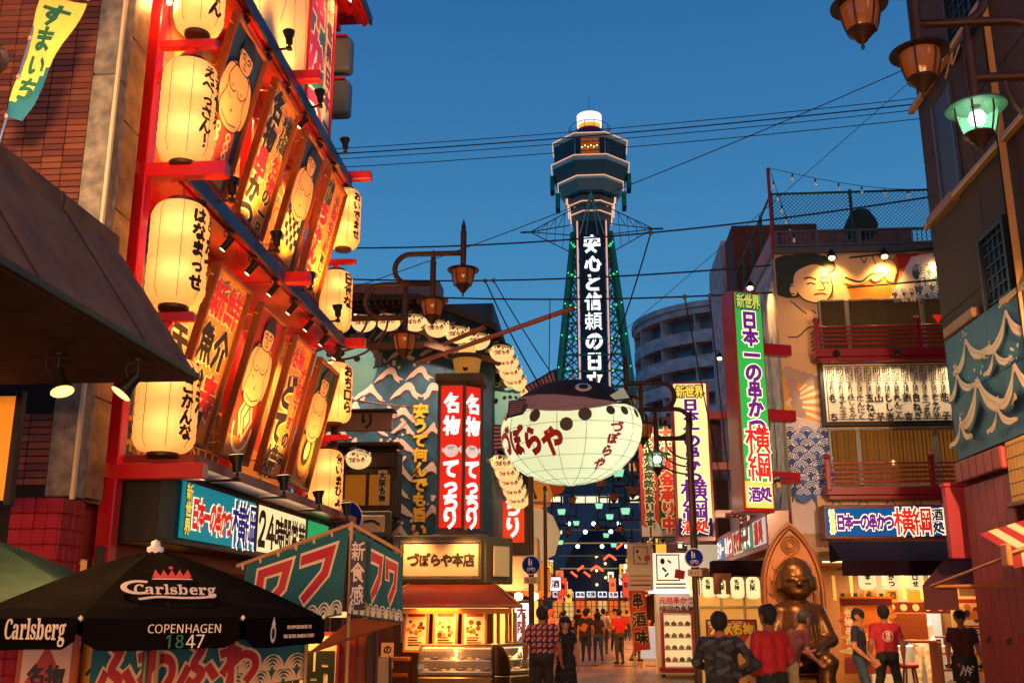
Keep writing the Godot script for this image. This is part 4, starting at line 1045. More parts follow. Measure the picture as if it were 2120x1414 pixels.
func far_street() -> void:
	# office block closing the street below the tower
	var o := thing("office_block", "glass office block closing the far end of the street", "building", W(1.5, 0, 128))
	put(o, "wall", m_box(P3(26, 19.0, 6), 0.0), mat("office_grey", "54646e", 0.6), P3(0, 19.0, -3))
	for r in 7:
		for c in 19:
			var lit := (r == 3 and c % 5 != 1) or (r == 6 and c % 3 == 0)
			put(o, "window", m_box(P3(1.22, 0.95, 0.1), 0.0), mat("office_lit", "fff0c8", 0.3, {"emit": 0.8, "ecol": "fff0c0"}) if lit and r == 3 else (mat("office_warm", "e0a050", 0.3, {"emit": 0.5, "ecol": "ffa848"}) if lit else mat("office_pane", "24343e", 0.15)), P3(-12.2 + c * 1.36, 10.8 + r * 1.35, 0.06))
	put(o, "green_band", m_box(P3(26, 1.3, 0.2), 0.0), mat("band_green", "0f4a3c", 0.5, {"emit": 0.05}), P3(0, 9.6, 0.1))
	# arch under the tower
	var ar := thing("tower_base_arch", "dark arched base of the tower spanning the street", "arch", W(1.2, 0, 104))
	var pts := [P2(-12, 0), P2(-12, 12.0), P2(12, 12.0), P2(12, 0)]
	for i in 15:
		var a := PI * i / 14.0
		pts.append(P2(cos(a) * 4.6, 0.5 + sin(a) * 9.3))
	put(ar, "vault", m_prism(pts, 1.2), mat("arch_slate", "4a6478", 0.7))
	for k in 4:
		put(ar, "cross_tube", m_tube([P3(-4.2, 5.6 + k * 1.15, 2.0 + k), P3(4.2, 5.6 + k * 1.15, 2.0 + k)], 0.07, 6), mat("arch_bar_%d" % (k % 2), "8a8468", 0.4, {"emit": 0.2 if k % 2 == 0 else 0.03, "ecol": "ffcf80"}))
	put(ar, "passage_wall", m_box(P3(9.6, 10, 0.3), 0.0), mat("passage_dark", "3a4a62", 0.8), P3(0, 5, -4))
	for k in 5: put(ar, "passage_lamp", m_lathe("decklamp2", [P2(0.001, -0.14), P2(0.14, 0), P2(0.001, 0.14)], 8), mat("lamp_dot", "ffe0a0", 0.3, {"emit": 4.0, "ecol": "ffca70"}), P3(-0.6 + 0.9 * (k % 2), 4.2 + 0.7 * k, -3.4))
	# shops along both sides
	var rng := RandomNumberGenerator.new()
	rng.seed = 77
	var hues := ["d8742c", "c23a20", "e0a040", "b05a24", "d09048", "a8402c"]
	for side: float in [-1.0, 1.0]:
		for k in 7:
			var d := (33.0 if side > 0 else 31.5) + k * 8.6
			var x := 3.5 if side > 0 else -3.9
			var h := rng.randf_range(4.6, 6.6) if k else 5.2
			var sh := thing("street_shop", "warmly lit shop on the street's %s side, %s from the front" % ["right" if side > 0 else "left", nth(k)], "shop", W(x, 0, d), 0.0, "shops along the far street")
			var wallm := mat("shop_wall_%d" % (k % 3), ["4a3020", "3a2c28", "54402c"][k % 3], 0.7)
			put(sh, "upper_wall", m_box(P3(4.0, h - 2.6, 8.4), 0.0), wallm, P3(side * 2.0, 2.6 + (h - 2.6) * 0.5, 0))
			put(sh, "back_wall", m_box(P3(0.2, 2.6, 8.4), 0.0), mat("shop_back_wall", "c8965c", 0.6), P3(side * 2.4, 1.3, 0))
			put(sh, "party_wall", m_box(P3(2.4, 2.6, 0.2), 0.0), wallm, P3(side * 1.2, 1.3, 4.1))
			put(sh, "awning", m_box(P3(1.1, 0.08, 7.6), 0.01), mat("awning_%d" % (k % 3), ["b8401c", "8a2018", "c87830"][k % 3], 0.7), P3(-side * 0.4, 2.5, 0), P3(0, 0, -side * -16.0))
			var fs := put(sh, "fascia_sign", m_box(P3(0.12, 0.7, 7.0), 0.02), mat("fascia_%d" % (k % 6), hues[k % 6], 0.4, {"emit": 0.5, "ecol": hues[k % 6]}), P3(-side * 0.08, 3.1, 0))
			for j in 3:
				put(fs, "notice", m_box(P3(0.03, 0.5, 1.2), 0.0), mat("notice_%d" % ((j + k) % 3), ["f4e0b0", "f0c060", "e8e0d0"][(j + k) % 3], 0.4, {"emit": 0.8, "ecol": ["fff0c8", "ffc860", "fff4e0"][(j + k) % 3]}), P3(-side * 0.08, 0, -2.2 + j * 2.2))
			for j in 4:
				put(sh, "goods_shelf", m_box(P3(0.5, 0.9 + 0.2 * (j % 2), 1.4), 0.03), mat("goods_%d" % ((j + k) % 4), ["a8642c", "c8a060", "803820", "d8b878"][(j + k) % 4], 0.6), P3(side * 0.35, 0.5, -3.0 + j * 1.9))
			if k < 5: area(sh, P3(side * 0.9, 2.45, 0), P3(side * 0.6, 0, 0), 1.0, 6.5, 34.0, "ff9c48")
			put(sh, "ceiling_lamp", m_box(P3(0.14, 0.05, 6.5), 0.01), mat("strip_glow_soft", "ffe4b8", 0.4, {"emit": 1.6, "ecol": "ffcc88"}), P3(side * 0.9, 2.52, 0))
			# projecting signs, each its own thing
			for j in 2:
				var sx := x - side * rng.randf_range(0.35, 0.8)
				var sd := d - 3.2 + j * 3.6
				var hh := rng.randf_range(1.0, 2.0)
				var col: String = hues[(k * 2 + j) % 6]
				var bs := thing("projecting_sign", "upright lit sign of the %s %s shop, %s one" % [nth(k), "right" if side > 0 else "left", ["nearer", "further"][j]], "sign", W(sx, 3.4 + 0.5 * (j % 2), sd), 0.0, "lit signs along the far street")
				put(bs, "case", m_box(P3(0.62, hh + 0.1, 0.16), 0.02), mat("sign_case", "3a1c14", 0.5), P3(0, hh * 0.5, -0.09))
				put(bs, "lit_face", m_box(P3(0.54, hh, 0.02), 0.0), mat("far_sign_%d" % ((k + j) % 4), ["f0e4cc", "d8441c", "f0b840", "e8ecf4"][(k + j) % 4], 0.4, {"emit": 0.75, "ecol": ["fff0d8", "e84820", "ffc040", "f0f4ff"][(k + j) % 4]}), P3(0, hh * 0.5, 0))
				p_begin()
				var word: String = ["名物串", "酒処", "寿司", "大阪", "食事処", "新世界"][(k * 2 + j) % 6]
				p_text(word, 0, hh * 0.5 + (word.length() - 1) * 0.2, 0.36, 0, -0.4, "1c1410" if (k + j) % 4 != 1 else "fff4e0", 1.2)
				p_commit(bs, "print", P3(0, 0, 0.011))
			if k > 0 and k < 6:
				var lr := thing("red_lantern_cluster" if false else "round_lantern", "orange round lantern hung before the %s shop on the %s" % [nth(k), "right" if side > 0 else "left"], "lantern", W(x - side * 0.75, 2.9, d + 2.0), 0.0, "orange lanterns along the far street")
				put(lr, "shade", m_lathe("rl", [P2(0.05, -0.32), P2(0.2, -0.26), P2(0.27, 0), P2(0.2, 0.26), P2(0.05, 0.32)], 14), mat("lantern_orange", "f07030", 0.5, {"emit": 1.2, "ecol": "ff7028"}))
				put(lr, "cap", m_cyl(0.09, 0.05, 10), mat("lantern_cap", "3a1a12", 0.4), P3(0, 0.31, 0))
	# red glowing zigzag of lights deep in the street
	for k in 8:
		var z := thing("red_bar_light", "small red neon bar strung deep in the street, %s from the left" % nth(k), "light", W(-1.4 + k * 0.55, 4.6 + (0.5 if k % 2 else 0.0) + maxf(0.0, k - 3) * 0.45, 88.0), 0.0, "red neon bars deep in the street")
		put(z, "tube", m_tube([P3(-0.25, -0.2 if k % 2 else 0.2, 0), P3(0.25, 0.2 if k % 2 else -0.2, 0)], 0.09, 6), mat("neon_red", "ff5030", 0.4, {"emit": 2.5, "ecol": "ff4020"}))
		put(z, "hanger", m_tube([P3(0, 0.1, 0), P3(0, 1.2, 0)], 0.02, 4), mat("wire_grey", "2a2a2e", 0.6))
	# lit stalls and hanging boards at the far end of the street
	for k in 7:
		var fs2 := thing("far_stall", "tiny warm lit stall closing the street's far end, %s from the left" % nth(k), "stall", W(-3.0 + k * 1.0, 0, 94.0 + (k % 3)), 0.0, "stalls at the street's far end")
		put(fs2, "stall_glow_front", m_box(P3(0.9, 2.4, 0.3), 0.02), mat("stall_glow_%d" % (k % 3), ["d88a40", "e8b870", "c86030"][k % 3], 0.5, {"emit": 0.6, "ecol": ["ff9840", "ffc878", "ff6a30"][k % 3]}), P3(0, 1.3, 0))  # plain glowing panel added for the warm light of the far street
		put(fs2, "awning", m_box(P3(0.98, 0.12, 0.8), 0.02), mat("awning_%d" % (k % 3), "8a2018", 0.7), P3(0, 2.7, 0.3), P3(14, 0, 0))
		for j in 3: put(fs2, "mullion", m_box(P3(0.05, 2.4, 0.1), 0.0), mat("sign_case", "3a1c14", 0.5), P3(-0.4 + j * 0.4, 1.3, 0.16))
		for j in 3: put(fs2, "shelf", m_box(P3(0.86, 0.05, 0.2), 0.0), mat("sign_case"), P3(0, 1.1 + j * 0.45, 0.2))
		var fn := put(fs2, "name_board", m_box(P3(0.8, 0.5, 0.06), 0.01), mat("lit_cool_white", "eef0f4", 0.4, {"emit": 0.8, "ecol": "f4f6ff"}), P3(0, 3.05, 0.5))
		p_begin()
		p_text(["寿司", "酒処", "串味", "大阪", "食事", "名物", "新世"][k], -0.18, 0, 0.34, 0.36, 0, "b02418" if k % 2 else "1c1410", 1.2)
		p_commit(fn, "print", P3(0, 0, 0.031))
		put(fs2, "counter", m_box(P3(0.9, 0.8, 0.5), 0.02), mat("sign_case", "3a1c14", 0.5), P3(0, 0.4, 0.4))
	for k in 22:
		var sd := -1.0 if k % 2 else 1.0
		var dd := 44.0 + k * 2.2
		var hb := thing("hanging_lit_board", "small lit board hung over the far street's %s side, %s from the front" % ["left" if sd < 0 else "right", nth(k / 2)], "sign", W(sd * rng.randf_range(1.5, 2.9), rng.randf_range(2.7, 4.4), dd), 0.0, "lit boards hung over the far street")
		var hh := rng.randf_range(0.5, 1.1)
		var ci := k % 5
		put(hb, "lit_face", m_box(P3(0.5, hh, 0.1), 0.02), mat("hang_%d" % ci, ["f8e4b8", "f06a30", "f0b040", "f0f4ff", "d83828"][ci], 0.4, {"emit": 0.95, "ecol": ["ffecc0", "ff7030", "ffbc48", "eef4ff", "f04028"][ci]}))
		p_begin()
		p_text(["串", "酒", "味", "寿", "食", "大", "光", "玉", "本", "天", "魚"][k / 2], 0, 0.0, minf(hh, 0.5) * 0.72, 0, 0, "1c1410" if ci % 4 != 1 else "fff4e0", 1.2)
		p_commit(hb, "print", P3(0, 0, 0.051))
		put(hb, "frame", m_box(P3(0.56, hh + 0.06, 0.06), 0.02), mat("sign_case"), P3(0, 0, -0.05))
		put(hb, "hanger", m_tube([P3(0, hh * 0.5, 0), P3(sd * 1.2, hh * 0.5 + 0.5, 0)], 0.02, 4), mat("wire_grey"))
	# round white balloon lamps far away
	for k in 9:
		var wl := thing("white_globe_lamp", "tiny white globe lamp far down the street, number %s from the left" % nth(k), "lamp", W(-2.2 + k * 0.62, 7.2 + 0.9 * sin(k * 2.1), 76.0 + 2.0 * (k % 3)), 0.0, "white globe lamps far down the street")
		put(wl, "globe", m_lathe("gl", [P2(0.001, -0.16), P2(0.12, -0.11), P2(0.16, 0), P2(0.12, 0.11), P2(0.001, 0.16)], 10), mat("globe_white", "f0fff8", 0.3, {"emit": 2.0, "ecol": "d8ffec"}))
		put(wl, "stalk", m_tube([P3(0, 0.12, 0), P3(0, 0.8, 0)], 0.02, 4), mat("wire_grey"))
	# left of the gap: glowing ball and bundle standing in for giant figures
	var ol := thing("ball_figure_stand_in", "orange glowing ball standing in for a round figure on a red bar under the giant blowfish", "lantern", W(-1.05, 5.35, 30.0))
	put(ol, "ball", m_lathe("obl", [P2(0.01, -0.42), P2(0.28, -0.33), P2(0.42, 0), P2(0.28, 0.33), P2(0.01, 0.42)], 18), mat("ball_orange", "b04a1c", 0.5, {"emit": 0.2, "ecol": "c8501c"}))
	put(ol, "bar", m_tube([P3(-1.3, 0, 0), P3(0.1, 0, 0)], 0.03, 6), mat("frame_red", "c0141f", 0.35))
	var pf := thing("figure_stand_in", "tall glowing orange stand-in for a giant figure on the left shop fronts", "decoration", W(-1.55, 2.6, 29.5))
	var ring := mat("float_orange", "e88a38", 0.6, {"emit": 0.3, "ecol": "ff9030"})
	put(pf, "upper_bundle", m_lathe("pf1", [P2(0.1, 1.9), P2(0.42, 2.0), P2(0.5, 2.3), P2(0.4, 2.6), P2(0.1, 2.7)], 16), ring)
	put(pf, "middle_bundle", m_lathe("pf2", [P2(0.1, 0.4), P2(0.55, 0.6), P2(0.72, 1.2), P2(0.5, 1.7), P2(0.2, 1.9)], 16), mat("float_cream", "e8c8a0", 0.6, {"emit": 0.3, "ecol": "ffcf90", "tex": "grit"}))
	put(pf, "lower_bundle", m_lathe("pf3", [P2(0.1, -0.6), P2(0.4, -0.4), P2(0.45, 0.1), P2(0.2, 0.4)], 16), ring)
	put(pf, "headband", m_lathe("pf4", [P2(0.43, 0), P2(0.46, 0.05), P2(0.43, 0.1)], 16), mat("band_pink", "f0a0b0", 0.6), P3(0, 1.98, 0))

# ---------------------------------------------------------------- right: restaurant with printed walls
func generic_waves(x0: float, y0: float, x1: float, y1: float, sz: float, dark: String, pale: String, rng: RandomNumberGenerator) -> void:
	var y := y1
	var r := 0
	while y > y0 - sz:
		var x := x0 + (sz if r % 2 else 0.0)
		while x < x1 + sz:
			var c := P2(x, y - sz * 0.5)
			p_ell(c, P2(sz * 0.95, sz * 0.9), dark if (r % 2 == 0) else "1c5aa8")
			for k in 3: p_arc(c, sz * (0.85 - k * 0.24), 0.2, PI - 0.2, sz * 0.09, pale, 8)
			for k in 5:
				p_ell(c + P2(rng.randf_range(-0.9, 0.9), rng.randf_range(0.7, 1.3)) * sz, P2(sz, sz) * rng.randf_range(0.05, 0.12), "f0e8e0", 0.0, 7)
			x += sz * 2.0
		y -= sz * 0.85
		r += 1

func right_restaurant() -> void:
	var b := thing("mural_restaurant", "restaurant with wrestler and wave murals, red balconies and roof fence", "building", W(6.5, 0, 20))
	var o := -b.position
	var rng := RandomNumberGenerator.new()
	rng.seed = 12
	var cream := mat("mural_wall", "d8b48a", 0.7, {"tex": "fine", "ts": P3(0.5, 0.5, 0.5)})
	put(b, "front_wall", m_box(P3(5.8, 6.1, 0.3), 0.0), cream, o + W(6.74, 5.65, 20.16))
	put(b, "side_wall", m_box(P3(0.3, 8.6, 9.6), 0.0), mat("side_wall_white", "c9bcc0", 0.7, {"tex": "mottle", "ts": P3(0.4, 0.4, 0.4)}), o + W(3.99, 4.42, 24.9))
	put(b, "roof_slab", m_box(P3(5.8, 0.14, 9.9), 0.01), mat("roof_grey2", "4c4e52", 0.7), o + W(6.74, 8.75, 24.9))
	put(b, "rear_block", m_box(P3(2.2, 4.2, 3.4), 0.0), mat("rear_brick", "7a3a2c", 0.8, {"tex": "grit", "ts": P3(1, 6, 1)}), o + W(4.98, 9.4, 27.4))
	put(b, "rear_block", m_box(P3(0.4, 4.4, 3.0), 0.0), mat("side_wall_white"), o + W(3.98, 9.4, 28.6))
	put(b, "rear_wall", m_box(P3(3.2, 1.6, 0.3), 0.0), mat("rear_salmon", "9c5f56", 0.75, {"tex": "mottle", "ts": P3(0.5, 0.5, 0.5)}), o + W(6.6, 10.15, 25.0))
	put(b, "roof_bundle", m_lathe("bundle", [P2(0.01, 0), P2(0.3, 0.05), P2(0.36, 0.3), P2(0.2, 0.6), P2(0.02, 0.66)], 9), mat("tarp_green", "4c5a4c", 0.8, {"tex": "grit"}), o + W(5.9, 9.35, 21.0))
	# printed mural
	p_begin()
	p_clip(-2.66, 3.1, 3.1, 8.62)
	p_rect(-2.66, 3.1, 3.1, 8.62, "dcb482")
	p_fill([P2(-1.4, 8.7), P2(-0.4, 8.7), P2(1.6, 8.7), P2(1.6, 7.6), P2(-1.2, 7.6)], "d87a24")
	for q in [[P2(-2.4, 7.7), P2(-2.2, 7.5), P2(-2.1, 7.42)], [P2(-2.0, 7.5), P2(-1.92, 7.42)], [P2(-2.5, 6.95), P2(-2.3, 6.95), P2(-2.1, 7.12), P2(-1.9, 7.16)]]:
		p_line(q, 0.025, "20160f")
	# rope belt and rays below
	p_fill([P2(-2.66, 5.2), P2(-2.66, 6.3), P2(-1.95, 6.1), P2(-1.95, 5.1)], "d89a2c")
	for k in 6: p_fill([P2(-2.66, 5.6), P2(-1.9, 5.2 + k * 0.2), P2(-1.9, 5.3 + k * 0.2)], "e8e0d4")
	for k in 5: p_ell(P2(-2.55 + k * 0.14, 6.22 - k * 0.05), P2(0.12, 0.13), "b09484")
	for k in 4: p_ell(P2(-2.5 + 0.04 * k, 6.0 - k * 0.2), P2(0.12, 0.12), "a88c80")
	p_fill([P2(-2.66, 3.1), P2(-2.66, 5.4), P2(-1.95, 5.2), P2(-1.95, 3.1)], "cfc0c4")
	generic_waves(-2.6, 4.0, -2.0, 5.1, 0.16, "0c347c", "e4ecf8", rng)
	p_rect(-2.2, 3.4, 3.1, 3.8, "c9a880")
	for k in 9: p_line([P2(-2.0 + k * 0.5, 3.5), P2(-1.85 + k * 0.5, 3.72), P2(-1.7 + k * 0.5, 3.5), P2(-1.6 + k * 0.5, 3.62)], 0.025, "3a5a5c")
	p_commit(b, "mural", o + W(6.5, 0, 20.005))
	p_begin()
	p_clip(-1.5, 7.6, 3.1, 8.62)
	p_fill([P2(-1.3, 8.7), P2(0.3, 8.7), P2(0.0, 8.25), P2(-0.6, 8.0), P2(-1.3, 8.1)], "e4bc88", true)
	p_fill([P2(-0.5, 8.7), P2(0.7, 8.7), P2(0.3, 8.2), P2(-0.1, 8.05), P2(-0.3, 8.3)], "e4bc88", true)
	p_line([P2(-1.15, 8.15), P2(-0.6, 8.05), P2(-0.2, 8.2), P2(0.2, 8.22)], 0.045, "20160f")
	p_line([P2(-0.5, 8.55), P2(-0.4, 8.45), P2(-0.3, 8.55)], 0.035, "20160f")
	p_line([P2(-0.1, 8.6), P2(0.02, 8.4)], 0.035, "20160f")
	# fist
	p_fill([P2(0.25, 8.3), P2(0.35, 8.5), P2(0.6, 8.5), P2(0.75, 8.3), P2(0.6, 8.05), P2(0.35, 8.08)], "e4bc88", true)
	for k in 4: p_line([P2(0.42 + k * 0.08, 8.12), P2(0.44 + k * 0.08, 8.28)], 0.018, "20160f", false)
	p_line([P2(0.25, 8.3), P2(0.35, 8.5), P2(0.6, 8.5), P2(0.75, 8.3), P2(0.6, 8.05)], 0.022, "20160f")
	p_fill([P2(0.75, 8.7), P2(1.6, 8.7), P2(1.5, 8.4), P2(0.8, 8.3)], "a8201c")
	p_fill([P2(0.2, 7.5), P2(0.8, 8.1), P2(1.3, 8.55), P2(3.1, 8.7), P2(3.1, 7.5)], "d8ccd0")
	generic_waves(0.6, 7.6, 1.5, 7.85, 0.14, "1c3c60", "e8e4e0", rng)
	generic_waves(1.4, 7.6, 3.0, 8.3, 0.2, "174868", "d8ecea", rng)
	p_commit(b, "arm_print", o + W(6.5 - 0.675, 0, 19.975)).scale.x = 0.55
	p_begin()
	p_clip(-2.66, 7.0, -1.5, 8.72)
	# wrestler: face, hair, chest
	p_ell(P2(-2.4, 8.28), P2(0.46, 0.42), "1c2a20")
	p_ell(P2(-1.75, 8.52), P2(0.2, 0.12), "1c2a20", -0.6)
	p_ell(P2(-2.0, 8.52), P2(0.42, 0.2), "1c2a20", -0.2)
	p_fill([P2(-2.3, 8.35), P2(-1.95, 8.5), P2(-1.72, 8.35), P2(-1.66, 8.05), P2(-1.74, 7.85), P2(-1.95, 7.76), P2(-2.2, 7.84), P2(-2.34, 8.05)], "e6c08c", true)
	p_line([P2(-1.72, 8.35), P2(-1.66, 8.05), P2(-1.74, 7.85), P2(-1.95, 7.76), P2(-2.2, 7.84), P2(-2.34, 8.05)], 0.025, "20160f")
	p_ell(P2(-2.36, 8.02), P2(0.07, 0.12), "e6c08c")
	p_arc(P2(-2.37, 8.02), 0.08, 1.2, 5.0, 0.02, "20160f")
	p_line([P2(-2.16, 8.22), P2(-2.06, 8.25), P2(-1.94, 8.2)], 0.035, "20160f")
	p_line([P2(-1.86, 8.22), P2(-1.78, 8.26), P2(-1.72, 8.24)], 0.035, "20160f")
	p_line([P2(-2.12, 8.12), P2(-2.04, 8.14), P2(-1.96, 8.11)], 0.03, "20160f")
	p_line([P2(-1.84, 8.13), P2(-1.77, 8.15), P2(-1.72, 8.13)], 0.03, "20160f")
	p_line([P2(-1.88, 8.2), P2(-1.8, 8.02), P2(-1.92, 8.0)], 0.02, "20160f")
	p_line([P2(-2.0, 7.92), P2(-1.88, 7.94), P2(-1.78, 7.92)], 0.03, "7a2c22")
	var fp := p_commit(b, "face_print", o + W(6.5 - 2.66 * -0.1, -8.6 * 0.1 - 0.05, 19.965))
	fp.scale = P3(1.1, 1.1, 1.0)
	# side wall print: pale blue brush waves
	var hs := Node3D.new()
	hs.name = "side_print_panel"
	hs.rotation_degrees.y = -90
	hs.position = o + W(3.835, 0, 24.9)
	b.add_child(hs, true)
	p_begin()
	p_clip(-4.75, 2.0, 4.7, 8.6)
	for k in 46:
		var c := P2(rng.randf_range(-4.6, 4.6), rng.randf_range(3.6, 8.4))
		var w := rng.randf_range(0.3, 0.8)
		p_fill([c + P2(-w, -0.1), c + P2(-w * 0.3, 0.18), c + P2(w * 0.2, 0.1), c + P2(w, 0.3), c + P2(w * 0.4, -0.06), c + P2(-w * 0.2, -0.02)], ["4a6e9c", "35588a", "7890b4"][k % 3], true)
	for k in 4: p_rect(3.6 - k * 1.9, 4.0, 3.7 - k * 1.9, 8.4, "2c4a74")
	p_commit(hs, "print")
	# windows with bamboo blinds
	var fr := mat("window_frame_grey", "7c7a78", 0.4, {"metal": 0.4})
	for row in 2:
		var y0: float = [6.5, 3.98][row]
		var y1: float = [7.66, 5.06][row]
		var xs := [4.62, 5.17, 6.62, 8.4]
		for k in 3:
			var w: float = xs[k + 1] - xs[k] - 0.04
			var cx: float = (xs[k] + xs[k + 1]) * 0.5
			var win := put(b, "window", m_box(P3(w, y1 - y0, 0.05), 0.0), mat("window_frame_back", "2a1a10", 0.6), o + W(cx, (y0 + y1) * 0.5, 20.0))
			put(win, "blind", m_box(P3(w - 0.04, y1 - y0 - 0.04, 0.01), 0.0), mat("bamboo_blind_up", "6a5a38", 0.6, {"emit": 0.05, "ecol": "c88a40", "tex": "grain", "ts": P3(1, 14, 1)}) if row == 0 else mat("bamboo_blind_low", "9a6a2c", 0.6, {"emit": 0.22, "ecol": "e08a2c", "tex": "grain", "ts": P3(14, 1, 14)}), P3(0, 0, 0.032))  # the blinds glow themselves, in place of lamplight from the room
			if row == 1:
				for j in int(w / 0.075): put(win, "bamboo_strip", m_box(P3(0.02, y1 - y0 - 0.06, 0.012), 0.0), mat("bamboo_strip_%d" % (j % 3), ["a87430", "8a5c24", "b8843c"][j % 3], 0.6), P3(-w * 0.5 + 0.06 + j * 0.075, 0, 0.044))
			put(win, "glass", m_box(P3(w - 0.04, y1 - y0 - 0.04, 0.006), 0.0), mat("window_glass", "20242a", 0.03, {"alpha": 0.18}), P3(0, 0, 0.07))
			for q: float in [-1.0, 1.0]:
				put(win, "jamb", m_box(P3(0.045, y1 - y0, 0.09), 0.006), fr, P3(q * w * 0.5, 0, 0.04))
				put(win, "rail", m_box(P3(w - 0.05, 0.045, 0.09), 0.006), fr, P3(0, q * (y1 - y0) * 0.5, 0.04))
			if row == 1 and k > 0: put(win, "room_lamp", m_lathe("roomlamp", [P2(0.001, -0.045), P2(0.04, 0), P2(0.001, 0.045)], 8), mat("lamp_dot", "ffe0a0", 0.3, {"emit": 4.0, "ecol": "ffca70"}), P3(-0.1 if k == 1 else 0.25, 0.22 if k == 2 else -0.1, 0.05))
	p_begin()
	p_fill([P2(-0.1, 0.09), P2(0.1, 0.09), P2(0, -0.08)], "e83020")
	p_commit(b, "evacuation_mark", o + W(6.9, 7.22, 19.9), mat("mark_red", "ffffff", 0.5, {"vc": 1, "emit": 0.25, "ecol": "ff3020"}))
	# red balconies
	var red := mat("balcony_red", "8e1420", 0.4, {"coat": 0.2})
	for row in 2:
		var y: float = [6.48, 3.84][row]
		var bal := put(b, "balcony", m_box(P3(4.3, 0.16, 0.55), 0.012), red, o + W(6.55, y, 19.72))
		for k in 5: put(bal, "rail", m_box(P3(4.2, 0.035, 0.04), 0.005), red, P3(0.04, 0.17 + k * 0.085, 0.24))
		for k in 5: put(bal, "rail", m_box(P3(0.04, 0.035, 0.5), 0.005), red, P3(-2.1, 0.17 + k * 0.085, 0.0))
		for x: float in [-2.1, -0.2, 1.6]:
			put(bal, "post", m_box(P3(0.09, 0.6, 0.09), 0.01), red, P3(x, 0.3, 0.24))
			put(bal, "post_knob", m_lathe("knob", [P2(0.001, -0.07), P2(0.05, -0.05), P2(0.07, 0), P2(0.05, 0.05), P2(0.001, 0.07)], 12), red, P3(x, 0.64, 0.24))
		put(bal, "under_beam", m_box(P3(4.2, 0.08, 0.2), 0.01), red, P3(0, -0.12, 0.1))
	for k in 2:
		var sb := put(b, "side_balcony", m_box(P3(0.5, 0.14, 1.2), 0.01), red, o + W(3.6, [5.5, 3.2][k], 23.0))
		for j in 5: put(sb, "rail", m_box(P3(0.04, 0.04, 1.2), 0.005), red, P3(-0.22, 0.15 + j * 0.1, 0))
		for j in 2: put(sb, "post_knob", MESH["knob"], red, P3(-0.22, 0.68, 0.56 - 1.12 * j))
		for j in 2: put(sb, "post", m_box(P3(0.08, 0.65, 0.08), 0.01), red, P3(-0.22, 0.33, 0.56 - 1.12 * j))
	# roof railing and fence
	var gr := mat("rail_grey", "5c6066", 0.5, {"metal": 0.4})
	var gn := mat("fence_green", "16482c", 0.5)
	put(b, "roof_rail", m_box(P3(3.6, 0.05, 0.05), 0.006), gr, o + W(5.66, 9.2, 20.1))
	put(b, "roof_rail", m_box(P3(3.6, 0.05, 0.05), 0.006), gr, o + W(5.66, 8.9, 20.1))
	for k in 5: put(b, "roof_rail_post", m_box(P3(0.06, 0.42, 0.06), 0.006), gr, o + W(3.9 + k * 0.84, 9.0, 20.1))
	for k in 38: put(b, "baluster", m_box(P3(0.016, 0.3, 0.016), 0.0), gr, o + W(3.95 + k * 0.093, 9.05, 20.1))
	for x: float in [3.9, 5.52, 7.12]: put(b, "fence_post", m_cyl(0.035, 1.3, 10), gn, o + W(x, 8.85, 20.25))
	put(b, "fence_top_rail", m_tube([o + W(3.9, 10.1, 20.25), o + W(7.12, 10.1, 20.25)], 0.025, 8), gn)
	begin()
	var L := 3.22
	var H := 1.22
	for k in 54:
		for dir: float in [-1.0, 1.0]:
			var x := -H + k * 0.085
			var a := P2(x, 0)
			var e := P2(x + H, H)
			if e.x < 0.0 or a.x > L: continue
			if a.x < 0: a = P2(0, -x)
			if e.x > L: e = P2(L, L - x)
			if dir < 0:
				a.x = L - a.x
				e.x = L - e.x
			tube([o + W(3.9 + a.x, 8.88 + a.y, 20.25 + 0.003 * dir), o + W(3.9 + e.x, 8.88 + e.y, 20.25 + 0.003 * dir)], 0.006, 3)
	var net := put(b, "chain_link", commit(), mat("chain_wire", "2a4a44", 0.5, {"metal": 0.5}))
	net.set_meta("kind", "stuff")
	for k in 4:
		put(b, "fence_post", m_cyl(0.035, 1.3, 8), gn, o + W(3.9, 8.85, 21.6 + k * 1.3))
	put(b, "fence_top_rail", m_tube([o + W(3.9, 10.1, 20.25), o + W(3.9, 10.1, 25.6)], 0.025, 8), gn)
	put(b, "red_mast", m_tube([o + W(3.84, 8.6, 20.05), o + W(3.84, 10.6, 20.05)], 0.035, 8), mat("mast_red", "8a1a1c", 0.5))
	put(b, "parapet", m_box(P3(0.2, 0.62, 5.2), 0.02), mat("parapet_pink", "b08a90", 0.7, {"tex": "fine"}), o + W(3.94, 8.95, 22.9))
	# string of bulbs over the roof
	for line in 2:
		var s := thing("bulb_string", ["string of small clear bulbs sagging over the roof fence", "string of small clear bulbs slanting down behind the roof rail"][line], "string lights", W(3.86, 10.58, 20.0))
		var e := P3(4.6, -0.55, 0) if line == 0 else P3(0.75, -1.9, -0.4)
		var pts := []
		for k in 11:
			var f := k / 10.0
			pts.append(e * f + P3(0, -0.25 * sin(PI * f), 0))
		put(s, "wire", m_tube(pts, 0.007, 4), mat("wire_black", "141416", 0.6))
		for k in range(1, 10):
			put(s, "socket", m_cyl(0.018, 0.07, 8), mat("wire_black"), pts[k] + P3(0, -0.09, 0))
			put(s, "bulb", m_lathe("sbulb", [P2(0.001, -0.1), P2(0.026, -0.085), P2(0.032, -0.06), P2(0.016, 0.0)], 10), mat("bulb_clear", "c8c8c0", 0.1, {"emit": 0.15}), pts[k] + P3(0, -0.09, 0))
	# lamps over the mural and the side wall
	for k in 3:
		wall_lamp(W([4.92, 5.95, 7.0][k], 8.56, 19.75), "round hooded lamp lighting the upper mural, %s from the left" % nth(k), 1.7, P3(0, -0.5, -0.35))
